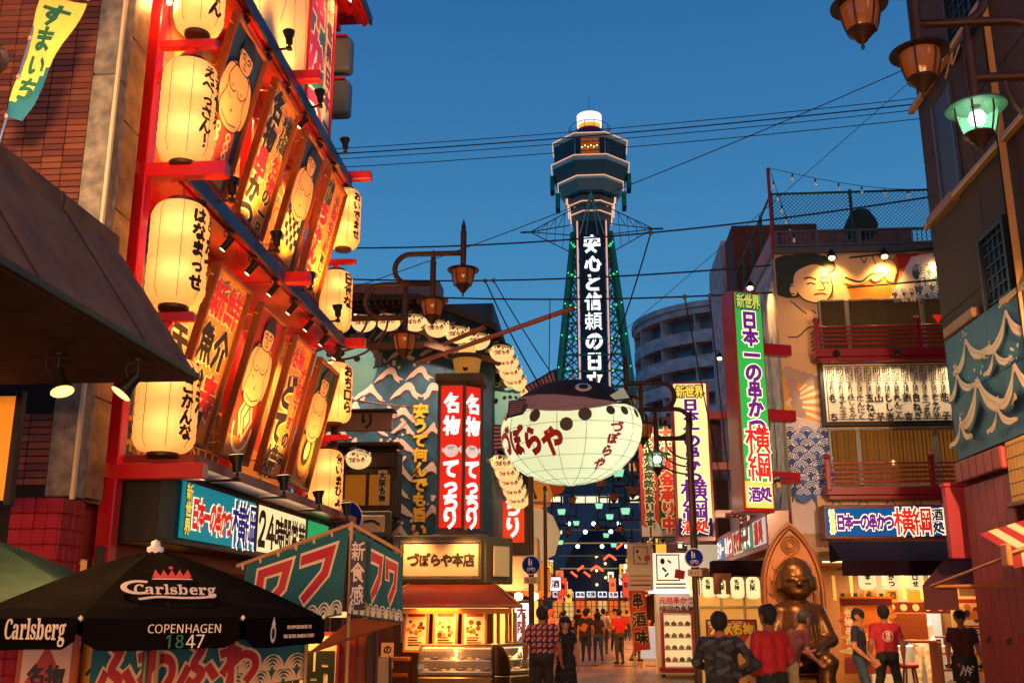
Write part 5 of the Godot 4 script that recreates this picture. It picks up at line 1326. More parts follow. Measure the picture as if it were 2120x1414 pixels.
	for k in 3:
		wall_lamp(W(3.45, 8.3 - 0.1 * k, 20.8 + 2.7 * k), "hooded lamp on the printed side wall, %s from the corner" % nth(k), 2.0, P3(0.35, -0.6, 0))
	# menu board
	var mb := thing("menu_board", "large white menu board of black vertical lettering between red balconies", "sign", W(5.86, 5.76, 19.82))
	put(mb, "backing", m_box(P3(2.7, 1.3, 0.08), 0.01), mat("menu_black", "121214", 0.5), P3(0, 0, -0.05))
	put(mb, "panel", m_box(P3(2.54, 1.12, 0.03), 0.0), mat("menu_white", "dcd4c4", 0.55), P3(0, 0, 0))
	for q: float in [-1.0, 1.0]:
		put(mb, "border", m_box(P3(2.46, 0.015, 0.01), 0.0), mat("menu_black"), P3(0, q * 0.52, 0.018))
		put(mb, "border", m_box(P3(0.015, 1.02, 0.01), 0.0), mat("menu_black"), P3(q * 1.23, 0, 0.018))
	var items := ["もち", "うずら玉子", "紅しょうが", "にんにく", "玉ねぎ", "山芋", "しし唐", "れんこん", "銀杏", "白ねぎ", "さつま芋", "じゃが芋", "茄子", "椎茸"]
	for k in 14:
		var x := -1.14 + k * 0.175
		p_begin()
		p_text("前頭", x, 0.43, 0.155, 0, -0.155, "17171a", 0.78)
		p_text("変わり種" if k < 3 else "大地の幸", x, 0.16, 0.095, 0, -0.08, "17171a", 0.7)
		var it: String = items[k]
		var step := 0.36 / maxf(it.length() - 1, 1.0)
		var sz := minf(0.16, step * 0.98)
		p_aspect = clampf(0.155 / sz, 1.0, 1.7)
		p_text(it, x, -0.12, sz, 0, -step, "17171a", 1.0)
		p_aspect = 1.0
		p_commit(mb, "menu_column", P3(0, 0, 0.015))
	for k in 3:
		spot(mb, P3(-1.1 + k * 1.12, 0.62, 0.5), P3(-1.1 + k * 1.12, -0.2, 0), 1.6, 50.0, "ffd8a0", 0.05)
		put(mb, "clip_arm", m_tube([P3(-1.1 + k * 1.12, 0.6, 0.0), P3(-1.1 + k * 1.12, 0.68, 0.5)], 0.01, 5), mat("lamp_black"))
		put(mb, "clip_lamp", m_lathe("cliplamp", [P2(0.001, -0.02), P2(0.05, -0.05), P2(0.06, 0.02), P2(0.02, 0.08), P2(0.001, 0.09)], 10), mat("lamp_black", "1b1614", 0.45), P3(-1.1 + k * 1.12, 0.66, 0.5))
	# blue light box over the awning
	var s := thing("blue_light_box_sign", "blue light box sign with purple and red lettering over the awning", "sign", W(5.46, 3.26, 19.35))
	s.scale.x = 0.78
	put(s, "case", m_box(P3(3.2, 0.62, 0.4), 0.012), mat("case_red", "6a1018", 0.4), P3(0.1, 0, -0.22))
	var face := put(s, "lit_panel", m_box(P3(2.62, 0.5, 0.02), 0.0), mat("lit_blue", "0c4c88", 0.3, {"emit": 0.42, "ecol": "1060a8"}), P3(-0.15, 0, 0))
	put(s, "lit_panel", m_box(P3(0.42, 0.5, 0.02), 0.0), mat("lit_pale_yellow", "f0e0a0", 0.3, {"emit": 0.75, "ecol": "fff0b0"}), P3(1.38, 0, 0))
	var wh := mat("lit_white", "f4ead0", 0.4, {"emit": 0.85, "ecol": "fff0cc"})
	var pur := mat("lit_purple", "6a2488", 0.4, {"emit": 0.26, "ecol": "8a30b4"})
	var rd := mat("lit_red", "d22820", 0.4, {"emit": 0.55, "ecol": "e02c20"})
	area(s, P3(0, 0, 0.06), P3(0, -0.5, 2.0), 2.8, 0.45, 0.6, "c0d8ff")
	letters(face, "新世界", P3(-1.17, 0.15, 0.01), P2(0.13, 0.14), P2(0, -0.15), mat("lit_yellow_green", "c8d860", 0.4, {"emit": 0.5, "ecol": "c8d860"}), wh, 1.2, 0.08)
	letters(face, "日本一の串かつ", P3(-0.98, -0.01, 0.01), P2(0.2, 0.27), P2(0.185, 0.0), pur, wh, 1.3, 0.08)
	letters(face, "横綱", P3(0.46, 0.0, 0.01), P2(0.42, 0.46), P2(0.42, 0), rd, wh, 1.2, 0.06)
	letters(face, "酒処", P3(1.24, 0.12, 0.012), P2(0.23, 0.21), P2(0, -0.24), mat("lit_navy", "1c3878", 0.4, {"emit": 0.1}), wh, 1.2, 0.06)
	# awning
	var aw := thing("dark_awning", "dark purple brown awning below the blue light box sign", "awning", W(5.95, 2.4, 19.3))
	var cloth := mat("awning_dark", "2a1a22", 0.9, {"spec": 0.12, "tex": "fine", "ts": P3(1, 1, 1)})
	begin()
	quad(P3(-1.65, 0.12, 1.0), P3(1.9, 0.12, 1.0), P3(1.9, 0.5, 0.1), P3(-1.65, 0.5, 0.1))
	quad(P3(-1.65, -0.06, 1.0), P3(1.9, -0.06, 1.0), P3(1.9, 0.12, 1.0), P3(-1.65, 0.12, 1.0))
	tri(P3(-1.65, 0.12, 1.0), P3(-1.65, 0.5, 0.1), P3(-1.65, 0.12, 0.1))
	put(aw, "canvas", commit(), cloth)
	put(aw, "valance", m_box(P3(3.56, 0.19, 0.02), 0.0), cloth, P3(0.12, -0.04, 1.015))
	for k in 2: put(aw, "awning_arm", m_tube([P3(-1.5 + 3.2 * k, 0.0, 0.05), P3(-1.5 + 3.2 * k, 0.08, 0.95)], 0.02, 6), gr)
	# tall green sign
	var g := thing("tall_green_sign", "tall green light box sign with purple and red lettering", "sign", W(2.86, 3.33, 17.6), 20.0)
	var rc := mat("sign_red_case", "9c1420", 0.35, {"coat": 0.3})
	put(g, "case", m_box(P3(0.58, 3.9, 0.42), 0.012), rc, P3(0, 1.9, -0.23))
	var gf := put(g, "lit_panel", m_box(P3(0.50, 3.32, 0.02), 0.0), mat("lit_grass_green", "2c9c48", 0.3, {"emit": 0.6, "ecol": "34b850"}), P3(0, 2.14, 0))
	put(g, "lit_panel", m_box(P3(0.50, 0.44, 0.02), 0.0), mat("lit_gold", "e8b850", 0.3, {"emit": 0.75, "ecol": "ffcc60"}), P3(0, 0.25, 0))
	letters(gf, "新世界", P3(-0.15, 1.5, 0.01), P2(0.15, 0.26), P2(0.15, 0), mat("lit_yellow_green"), mat("lit_navy"), 1.2, 0.09)
	letters(gf, "日本一の串かつ", P3(0.0, 1.16, 0.01), P2(0.30, 0.31), P2(0.006, -0.315), pur, wh, 1.25, 0.07)
	letters(gf, "横綱", P3(0.02, -0.94, 0.01), P2(0.42, 0.46), P2(0.0, -0.48), rd, wh, 1.2, 0.06)
	letters(g, "酒処", P3(-0.1, 0.25, 0.011), P2(0.2, 0.26), P2(0.21, 0), pur, wh, 1.2, 0.06)
	area(g, P3(0, 1.9, 0.06), P3(0, 1.6, 3.0), 0.45, 3.4, 2.0, "b8f0a0")
	for y: float in [0.6, 1.7, 2.9]: put(g, "bracket", m_box(P3(0.8, 0.2, 0.2), 0.012), rc, P3(0.6, y, -0.4))
	# yellow sign behind
	var ys := thing("tall_yellow_sign", "tall yellow light box sign with purple lettering behind the green one", "sign", W(2.42, 3.25, 24.0))
	put(ys, "case", m_box(P3(0.9, 3.72, 0.3), 0.012), rc, P3(0, 1.83, -0.17))
	var yf := put(ys, "lit_panel", m_box(P3(0.76, 3.14, 0.02), 0.0), mat("lit_lemon", "ecd878", 0.3, {"emit": 0.8, "ecol": "fff0a0"}), P3(0, 2.07, 0))
	put(ys, "lit_panel", m_box(P3(0.76, 0.4, 0.02), 0.0), mat("lit_dark_blue", "18285c", 0.3, {"emit": 0.15, "ecol": "2040a0"}), P3(0, 0.28, 0))
	letters(yf, "新世界", P3(-0.22, 1.38, 0.01), P2(0.22, 0.28), P2(0.22, 0), mat("lit_yellow", "e8cc50", 0.4, {"emit": 0.7, "ecol": "f0d050"}), mat("ink_black", "17110e", 0.6), 1.2, 0.09)
	letters(yf, "日本一の串かつ", P3(0.0, 1.06, 0.01), P2(0.36, 0.28), P2(0, -0.285), pur, wh, 1.25, 0.07)
	letters(yf, "横綱", P3(0.0, -0.94, 0.01), P2(0.56, 0.46), P2(0.0, -0.47), pur, wh, 1.2, 0.05)
	letters(ys, "酒処", P3(-0.16, 0.28, 0.011), P2(0.28, 0.3), P2(0.3, 0), rd, wh, 1.2, 0.06)
	area(ys, P3(0, 1.9, 0.06), P3(0, 1.6, 3.0), 0.7, 3.2, 2.0, "fff0a8")
	for y: float in [0.6, 1.7, 2.9]: put(ys, "bracket", m_box(P3(1.0, 0.18, 0.18), 0.012), rc, P3(0.9, y, -0.2))
	# green and red banquet billboard
	var bb := thing("banquet_billboard", "red and green billboard with cream edged vertical lettering", "sign", W(1.75, 3.45, 26.0), -4.0)
	put(bb, "board", m_box(P3(0.98, 2.85, 0.12), 0.01), mat("sign_case", "3a1c14", 0.5), P3(0, 1.4, -0.08))
	p_begin()
	p_rect(-0.46, 0.02, -0.02, 2.8, "b8281c")
	p_rect(-0.02, 0.02, 0.46, 2.8, "14502c")
	p_fill([P2(-0.46, 0.02), P2(-0.46, 0.3), P2(-0.25, 0.2), P2(-0.1, 0.42), P2(0.05, 0.15), P2(0.2, 0.22), P2(0.46, 0.1), P2(0.46, 0.02)], "c8bcb4")
	p_text("広々としたお座敷もあります!", -0.24, 2.66, 0.26, 0, -0.195, "14401c", 1.3, "e8dcae", 0.07)
	p_text("大小宴会承り中", 0.22, 2.55, 0.36, 0, -0.375, "c82c1c", 1.35, "f0e0b0", 0.07)
	p_commit(bb, "print", P3(0, 0, -0.018), mat("print", "ffffff", 0.55, {"vc": 1}))
	spot(bb, P3(0, 3.1, 0.9), P3(0, 1.4, 0), 5.0, 45.0, "ffd8a8", 0.05)
	put(bb, "lamp_arm", m_tube([P3(0, 2.8, 0), P3(0, 3.2, 0.9)], 0.02, 5), mat("lamp_black", "1b1614", 0.45))
	put(bb, "lamp", m_lathe("wlhood", [P2(0.11, -0.06), P2(0.07, 0.01), P2(0.05, 0.07), P2(0.001, 0.08)], 14), mat("lamp_black"), P3(0, 3.16, 0.9))
	var hk := thing("pink_board_sign", "pale pink upright board with black brush characters", "sign", W(1.92, 5.5, 27.0))
	put(hk, "board", m_box(P3(0.66, 1.35, 0.1), 0.01), mat("board_pink", "a87a70", 0.7), P3(0, 0.5, -0.06))
	letters(hk, "光月", P3(0, 0.85, -0.01), P2(0.46, 0.46), P2(0, -0.6), mat("ink_black"), null, 1.1)
	var bh := put(b, "beige_annex", m_box(P3(2.2, 7.0, 4.0), 0.0), mat("annex_beige", "a8836a", 0.75, {"tex": "mottle", "ts": P3(0.4, 0.4, 0.4)}), o + W(3.6, 3.5, 32.2))
	put(bh, "annex_roof", m_box(P3(2.6, 0.1, 4.4), 0.01), mat("roof_dark", "3a2a22", 0.7), P3(0, 3.56, 0), P3(0, 0, -10))
	# long lit sign along the side street
	var ls := thing("side_light_box_sign", "long light box of colourful dish names along the side wall", "sign", W(3.38, 2.9, 24.2), -90.0)
	put(ls, "case", m_box(P3(8.0, 0.72, 0.5), 0.012), rc, P3(0, 0.3, -0.26))
	for k in 5:
		var pn := put(ls, "lit_panel", m_box(P3(1.5, 0.5, 0.02), 0.0), mat("lit_side_%d" % k, ["1c5c98", "a8301c", "e8d8b0", "1c7048", "d0c8c0"][k], 0.3, {"emit": 0.4, "ecol": ["2878c0", "d03c20", "fff0c8", "28a060", "f0e8e0"][k]}), P3(-3.1 + k * 1.55, 0.3, 0))
		letters(pn, ["日本一", "串かつ", "どて焼", "寿司", "酒処"][k], P3(-0.45 if k < 3 else -0.3, 0, 0.011), P2(0.4, 0.42), P2(0.45 if k < 3 else 0.55, 0), wh if k != 2 and k != 4 else rd, mat("ink_black") if k == 2 or k == 4 else pur, 1.2, 0.05)

func wall_lamp(at: Vector3, label: String, energy: float, aim: Vector3) -> void:
	var l := thing("hooded_wall_lamp", label, "lamp", at, 0.0, "hooded lamps on the mural walls")
	var blk := mat("lamp_black", "1b1614", 0.45, {"metal": 0.4})
	put(l, "arm", m_tube([P3(-aim.x * 0.5, 0.12, aim.z * 0.7), P3(0, 0.13, 0), P3(0, 0.06, 0)], 0.014, 6), blk)
	put(l, "hood", m_lathe("wlhood", [P2(0.11, -0.06), P2(0.07, 0.01), P2(0.05, 0.07), P2(0.001, 0.08)], 14), blk)
	put(l, "bulb", m_lathe("wlbulb", [P2(0.001, -0.12), P2(0.05, -0.1), P2(0.065, -0.06), P2(0.03, -0.02)], 12), mat("warm_bulb", "ffe0a0", 0.3, {"emit": 5.0, "ecol": "ffc46a"}))
	spot(l, P3(0, -0.14, 0), P3(0, -0.14, 0) + aim, energy, 62.0, "ffb860", 0.07)

func flood(label: String, at: Vector3, aim: Vector3, energy: float, foot: Vector3) -> void:
	var l := thing("added_floodlight", label, "lamp", at, 0.0, "added floodlights on arms")
	var blk := mat("lamp_black", "1b1614", 0.45, {"metal": 0.4})
	var q := (aim - at).normalized()
	put(l, "housing", m_tube([-q * 0.14, q * 0.02], 0.09, 12, 0.12), blk)
	put(l, "lens", m_tube([q * 0.02, q * 0.03], 0.11, 12), mat("spot_lens", "ffd9a0", 0.2, {"emit": 4.0, "ecol": "ffc27a"}))
	put(l, "arm", m_tube([-q * 0.1, foot - at], 0.02, 6), blk)
	spot(l, q * 0.06, aim - at, energy, 40.0, "ffc890", 0.1)

func right_near_building() -> void:
	var b := thing("brown_wall_building", "dark brown rendered building at right with lattice windows and metal channels", "building", W(5.5, 0, 13.0))
	var o := -b.position
	var wallm := mat("brown_render", "4a3830", 0.85, {"tex": "fine", "ts": P3(1.2, 1.2, 1.2), "bump": "grit", "bs": 0.25})
	for r in 4:
		for c in 3:
			put(b, "wall_panel", m_box(P3(0.3, 2.58 if r else 2.0, 1.985), 0.006), wallm, o + W(5.66, [5.05, 7.35, 9.95, 12.55][r], 14.75 - c * 2.0))
	put(b, "end_wall", m_box(P3(4.0, 14.0, 0.25), 0.0), wallm, o + W(7.7, 7.0, 15.86))
	put(b, "lower_wall", m_box(P3(0.3, 4.0, 3.4), 0.0), mat("lower_maroon", "4a1418", 0.6), o + W(5.72, 2.0, 12.0))
	# lattice windows
	var fr := mat("lattice_frame", "15171a", 0.5)
	for q in [[13.35, 6.1, 0.85, 1.05], [13.5, 10.2, 0.9, 1.3]]:
		var w := put(b, "window", m_box(P3(0.06, q[3], q[2]), 0.0), mat("lattice_glass", "2a4a6c", 0.08, {"metal": 0.2}), o + W(5.51, q[1], q[0]))
		for s: float in [-1.0, 1.0]:
			put(w, "frame_side", m_box(P3(0.16, q[3] + 0.1, 0.07), 0.006), fr, P3(-0.02, 0, s * q[2] * 0.5))
			put(w, "frame_rail", m_box(P3(0.16, 0.07, q[2] - 0.08), 0.006), fr, P3(-0.02, s * q[3] * 0.5, 0))
		for k in 5: put(w, "lattice_bar", m_box(P3(0.03, q[3] - 0.08, 0.022), 0.0), fr, P3(-0.045, 0, lerpf(-0.36, 0.36, k / 4.0)))
		for k in 6: put(w, "lattice_bar", m_box(P3(0.034, 0.022, q[2] - 0.08), 0.0), fr, P3(-0.047, lerpf(-0.42, 0.42, k / 5.0) * q[3] / 1.05, 0))
	var w2 := put(b, "blind_window", m_box(P3(0.04, 1.7, 0.75), 0.01), mat("blind_grey", "3a3c40", 0.5), o + W(5.5, 8.45, 14.65))
	for s: float in [-1.0, 1.0]: put(w2, "frame_side", m_box(P3(0.06, 1.75, 0.04), 0.004), mat("steel_frame", "6a7480", 0.4, {"metal": 0.6}), P3(-0.02, 0, s * 0.38))
	# metal channels with wires; orange lantern light is put into their colour
	var ch := mat("channel_lit_orange", "d89a5c", 0.4, {"metal": 0.2})
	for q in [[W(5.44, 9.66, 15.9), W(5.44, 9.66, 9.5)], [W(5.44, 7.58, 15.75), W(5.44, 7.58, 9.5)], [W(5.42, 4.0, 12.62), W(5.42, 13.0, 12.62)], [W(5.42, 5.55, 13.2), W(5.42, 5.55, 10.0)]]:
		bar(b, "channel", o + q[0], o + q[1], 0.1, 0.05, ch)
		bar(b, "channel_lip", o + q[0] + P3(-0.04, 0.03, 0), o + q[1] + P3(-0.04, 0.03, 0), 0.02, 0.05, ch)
	put(b, "cover_box", m_box(P3(0.14, 0.15, 1.1), 0.01), mat("cover_tan", "9c6c50", 0.6), o + W(5.45, 7.6, 15.0))
	put(b, "cover_box", m_box(P3(0.12, 0.14, 1.2), 0.01), mat("cover_tan"), o + W(5.45, 5.74, 14.8))
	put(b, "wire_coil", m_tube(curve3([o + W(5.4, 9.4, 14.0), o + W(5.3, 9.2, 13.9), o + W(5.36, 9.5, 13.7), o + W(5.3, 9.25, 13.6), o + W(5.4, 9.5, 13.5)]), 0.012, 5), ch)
	flood("black added floodlight on an arm of the brown building, beyond the right edge", W(4.9, 4.6, 9.5), W(5.5, 3.4, 14.4), 26.0, W(5.55, 4.9, 9.3))  # unseen lamp added to brighten the plank pier and wave board
	# wave board
	var wb := thing("wave_board", "blue board with painted cream waves on the brown building", "sign", W(5.44, 4.72, 13.83), -90.0)
	for k in 2:
		for j in 2:
			put(wb, "board_panel", m_box(P3(1.595, 0.895, 0.06), 0.005), mat("wave_board_blue", "356a8c", 0.6, {"tex": "fine", "ts": P3(1, 1, 1)}), P3(-0.8 + k * 1.6, -0.45 + j * 0.9, 0))
	var rng := RandomNumberGenerator.new()
	rng.seed = 8
	p_begin()
	p_clip(-1.59, -0.89, 1.59, 0.89)
	for q in [[-0.75, 0.72, 0.85, 1.0], [0.75, 0.7, 0.9, -1.0], [-1.15, 0.3, 0.7, 1.0], [0.3, 0.3, 0.6, 1.0], [-0.35, 0.05, 1.25, 1.0], [0.95, -0.05, 1.0, 1.0], [-1.05, -0.45, 0.55, -1.0], [0.35, -0.48, 0.6, 1.0]]:
		var c := P2(q[0], q[1])
		var z: float = q[2] * 1.5
		# two brushed flanks falling from each crest, dark undertone first, then pale strokes of uneven width
		for side: float in [-1.0, 1.0]:
			var wide := 0.62 if side * q[3] > 0 else 0.46
			for k in 9:
				var f := k / 8.0
				var drop := f * 0.13
				var pts := [c + P2(side * 0.01, -drop * 0.6) * z, c + P2(side * wide * 0.22, -0.13 - drop) * z, c + P2(side * wide * 0.6, -0.24 - drop * 0.8) * z, c + P2(side * wide * rng.randf_range(0.85, 1.1), -0.26 - drop * 0.4 + rng.randf_range(-0.02, 0.02)) * z]
				p_line(pts, 0.034 * z * (1.15 - 0.5 * f), "1f4256" if k > 6 else ["ecc8a4", "f2d8b8", "dcb08a", "e6be98"][k % 4])
		for k in 8: p_ell(c + P2(rng.randf_range(-0.16, 0.2) * z, rng.randf_range(0.02, 0.16) * z), P2(0.016, 0.022) * rng.randf_range(0.5, 1.5), "f0d4b4", rng.randf() * 3.0, 8)
	p_commit(wb, "painted_waves", P3(0, 0, 0.03))
	# red plank pier with cap
	var pp := thing("red_plank_pier", "red painted wooden plank pier below the wave board", "pier", W(5.44, 0, 14.5), -90.0)
	var red := mat("plank_red", "b0342c", 0.55, {"tex": "grain", "ts": P3(6, 0.6, 6)})
	put(pp, "core", m_box(P3(1.72, 3.6, 0.2), 0.0), mat("pier_core_dark", "3a0c0c", 0.9), P3(0, 1.8, -0.125))  # dark maroon core, seen in the joints between the planks
	for k in 6:
		put(pp, "plank", m_box(P3(0.275, 3.42, 0.04), 0.012), red, P3(-0.72 + k * 0.288, 1.71, 0.0))
		put(pp, "cap_plank", m_box(P3(0.275, 0.3, 0.12), 0.02), red, P3(-0.72 + k * 0.288, 3.62, 0.06))
	for k in 2: put(pp, "iron_ring", m_tube(curve3([P3(-0.45 + k * 0.7, 1.35, 0.03), P3(-0.40 + k * 0.7, 1.31, 0.06), P3(-0.45 + k * 0.7, 1.27, 0.06), P3(-0.5 + k * 0.7, 1.31, 0.06), P3(-0.45 + k * 0.7, 1.35, 0.03)], 3), 0.012, 6), mat("iron_dark", "2a1410", 0.5))
	var rb := thing("red_box_panel", "plain red box panel standing out beside the plank pier", "sign", W(5.47, 2.45, 15.75))
	put(rb, "panel", m_box(P3(0.42, 1.05, 0.14), 0.012), mat("panel_red", "a8161c", 0.5), P3(0, 0.5, 0))
	put(rb, "top_trim", m_box(P3(0.46, 0.05, 0.18), 0.008), mat("trim_red", "c42024", 0.45), P3(0, 1.05, 0))
	# bamboo blind
	var bl := thing("bamboo_blind", "golden bamboo slat blind at the right picture edge", "blind", W(5.4, 3.05, 12.75), -90.0)
	for k in 30: put(bl, "bamboo_slat", m_box(P3(0.052, 0.78, 0.02), 0.006), mat("bamboo_gold_%d" % (k % 2), ["c8963c", "b88530"][k % 2], 0.5), P3(-0.84 + k * 0.056, 0.36, 0.0))
	for k in 5: put(bl, "binding_cord", m_box(P3(1.7, 0.012, 0.026), 0.0), mat("cord_brown", "6a4418", 0.7), P3(0, 0.05 + k * 0.16, 0.0))
	put(bl, "sill", m_box(P3(1.75, 0.06, 0.16), 0.01), mat("sill_wood", "7a4a24", 0.6), P3(0, -0.06, 0))
	# striped awning coming in from the right
	var sa := thing("striped_awning", "folding awning with red and cream striped cloth at right", "awning", W(4.75, 2.3, 12.2))
	var cols := [mat("stripe_red", "8e1c1c", 0.75), mat("stripe_cream", "d8b488", 0.75)]
	for k in 9:
		begin()
		var x0 := k * 0.11
		quad(P3(x0, 0.02 + x0 * 0.3, 0), P3(x0 + 0.11, 0.02 + (x0 + 0.11) * 0.3, 0), P3(x0 + 0.11, 0.3 + (x0 + 0.11) * 0.3, -0.9), P3(x0, 0.3 + x0 * 0.3, -0.9))
		quad(P3(x0, -0.15 + x0 * 0.22, 0.02), P3(x0 + 0.11, -0.15 + (x0 + 0.11) * 0.22, 0.02), P3(x0 + 0.11, 0.02 + (x0 + 0.11) * 0.3, 0), P3(x0, 0.02 + x0 * 0.3, 0))
		put(sa, "cloth_stripe", commit(), cols[k % 2])
	put(sa, "end_cover", m_box(P3(0.06, 0.26, 0.2), 0.03), mat("cover_orange", "d88a50", 0.5), P3(-0.05, 0.0, 0))
	put(sa, "front_bar", m_tube([P3(-0.02, 0.02, 0.01), P3(1.0, 0.33, 0.01)], 0.025, 8), mat("awning_bar", "a8683c", 0.4, {"metal": 0.3}))
	put(sa, "arm", m_tube([P3(0.0, 0.0, 0), P3(-0.55, -0.32, -1.2)], 0.02, 6), mat("awning_bar"))
	put(sa, "arm", m_tube([P3(-0.55, -0.32, -1.2), P3(0.6, -0.3, -1.4)], 0.025, 6), mat("awning_bar"))
	var ma := thing("maroon_awning", "small dark maroon awning behind the striped one", "awning", W(6.1, 2.05, 16.5))
	begin()
	quad(P3(-1.2, 0.0, 0.5), P3(0.5, 0.0, 0.5), P3(0.5, 0.4, -0.3), P3(-0.6, 0.4, -0.3))
	quad(P3(-1.2, -0.35, 0.5), P3(-0.7, -0.35, 0.5), P3(-0.7, 0.0, 0.5), P3(-1.2, 0.0, 0.5))
	put(ma, "canvas", commit(), mat("maroon_cloth", "4a1018", 0.75))
	put(ma, "front_bar", m_tube([P3(-1.0, -0.02, 0.52), P3(0.5, -0.02, 0.52)], 0.025, 6), mat("awning_bar"))

# ---------------------------------------------------------------- shop fronts at street level
func food_print(w: float, h: float, bg: String, rng: RandomNumberGenerator) -> void:
	p_rect(-w * 0.5, -h * 0.5, w * 0.5, h * 0.5, bg)
	p_rect(-w * 0.42, h * 0.36, w * 0.42, h * 0.46, "b03020")
	for k in 14:
		var c := P2(rng.randf_range(-0.36, 0.36) * w, rng.randf_range(-0.12, 0.28) * h)
		p_ell(c, P2(w, w) * rng.randf_range(0.06, 0.13), ["5a2a14", "c87830", "e8c878", "3a2418", "8a1c14", "6a7a3a"][k % 6], 0.0, 10)
	for k in 4:
		p_rect(-w * 0.36, -h * (0.2 + k * 0.065), w * rng.randf_range(0.1, 0.38), -h * (0.165 + k * 0.065), ["a02818", "2a1810"][k % 2])

func display_case(label: String, at: Vector3, turn: float, w: float, rng: RandomNumberGenerator) -> void:
	var c := thing("display_case", label, "display case", at, turn, "curved glass display cases")
	var steel := mat("case_steel", "8a6f4a", 0.3, {"metal": 0.8})
	put(c, "cabinet", m_box(P3(w, 0.5, 0.6), 0.02), steel, P3(0, 0.25, 0))
	put(c, "rear_panel", m_box(P3(w, 0.55, 0.04), 0.01), steel, P3(0, 0.77, -0.28))
	put(c, "lid", m_box(P3(w, 0.04, 0.3), 0.01), steel, P3(0, 1.05, -0.15))
	begin()
	var pr := []
	for i in 9: pr.append(P2(0.0 + sin(PI * 0.5 * i / 8.0) * 0.29, 1.04 - (1.0 - cos(PI * 0.5 * i / 8.0)) * 0.5))
	for i in 8:
		var p: Vector2 = pr[i]
		var q: Vector2 = pr[i + 1]
		quad(P3(-w * 0.5, q.y, q.x), P3(w * 0.5, q.y, q.x), P3(w * 0.5, p.y, p.x), P3(-w * 0.5, p.y, p.x))
	put(c, "curved_glass", commit(), mat("case_glass", "ffffff", 0.04, {"alpha": 0.1}))
	for s: float in [-1.0, 1.0]:
		var side := [P2(-0.3, 0.5), P2(-0.3, 1.05)]
		for p: Vector2 in pr: side.append(P2(p.x, p.y))
		begin()
		prism(side.map(func(v: Vector2): return v), 0.03)
		put(c, "end_panel", commit(), steel, P3(s * w * 0.5 + (0.03 if s < 0 else 0.0), 0, 0), P3(0, -90, 0))
	for r in 2:
		put(c, "shelf", m_box(P3(w - 0.06, 0.015, 0.36 - 0.1 * r), 0.0), mat("shelf_white", "f0e4cc", 0.4), P3(0, 0.58 + r * 0.2, -0.06 - r * 0.05))
		var n := int(w / 0.17)
		for k in n:
			var dish := put(c, "dish", m_lathe("dish2", [P2(0.001, 0), P2(0.045, 0), P2(0.07, 0.03), P2(0.05, 0.035), P2(0.001, 0.05)], 12), mat("dish_%d" % (k % 3), ["e8e0d0", "3a2018", "c8a060"][k % 3], 0.35), P3(-w * 0.5 + 0.12 + k * 0.165, 0.59 + r * 0.2, -0.04 - r * 0.05))
			put(dish, "food", m_lathe("food", [P2(0.001, 0.05), P2(0.035, 0.04), P2(0.045, 0.02)], 8), mat("food_%d" % (k % 4), ["b04a20", "d8b060", "7a3018", "8a9a48"][k % 4], 0.6), P3(0, 0.01, 0))
	put(c, "tube_lamp", m_box(P3(w - 0.1, 0.025, 0.03), 0.005), mat("strip_glow", "ffe0b0", 0.4, {"emit": 1.0, "ecol": "ffc880"}), P3(0, 1.0, -0.02))
	area(c, P3(0, 0.985, -0.02), P3(0, 0.5, 0.0), w - 0.1, 0.05, 0.5, "ffc070")

func paper_lamp(at: Vector3, word: String, label: String, r := 0.15, h := 0.42) -> void:
	var l := thing("white_paper_lamp", label, "lantern", at, 0.0, "small white lanterns of the mural restaurant")
	put(l, "paper", m_lathe("pl%.2f%.2f" % [r, h], [P2(r * 0.5, -h * 0.5), P2(r * 0.9, -h * 0.44), P2(r, -h * 0.25), P2(r, h * 0.3), P2(r * 0.8, h * 0.46), P2(r * 0.5, h * 0.5)], 18), mat("small_paper", "f4e4b8", 0.6, {"emit": 0.75, "ecol": "ffe4a0"}))
	put(l, "cap", m_cyl(r * 0.52, 0.03, 12), mat("lantern_cap", "3a1a12", 0.4), P3(0, h * 0.5 - 0.005, 0))
	p_begin()
	p_text(word, 0, h * 0.26, h * 0.24, 0, -h * 0.26, "2a1a10", 1.2)
	p_commit(l, "print", P3(-0.03, 0, r + 0.002))

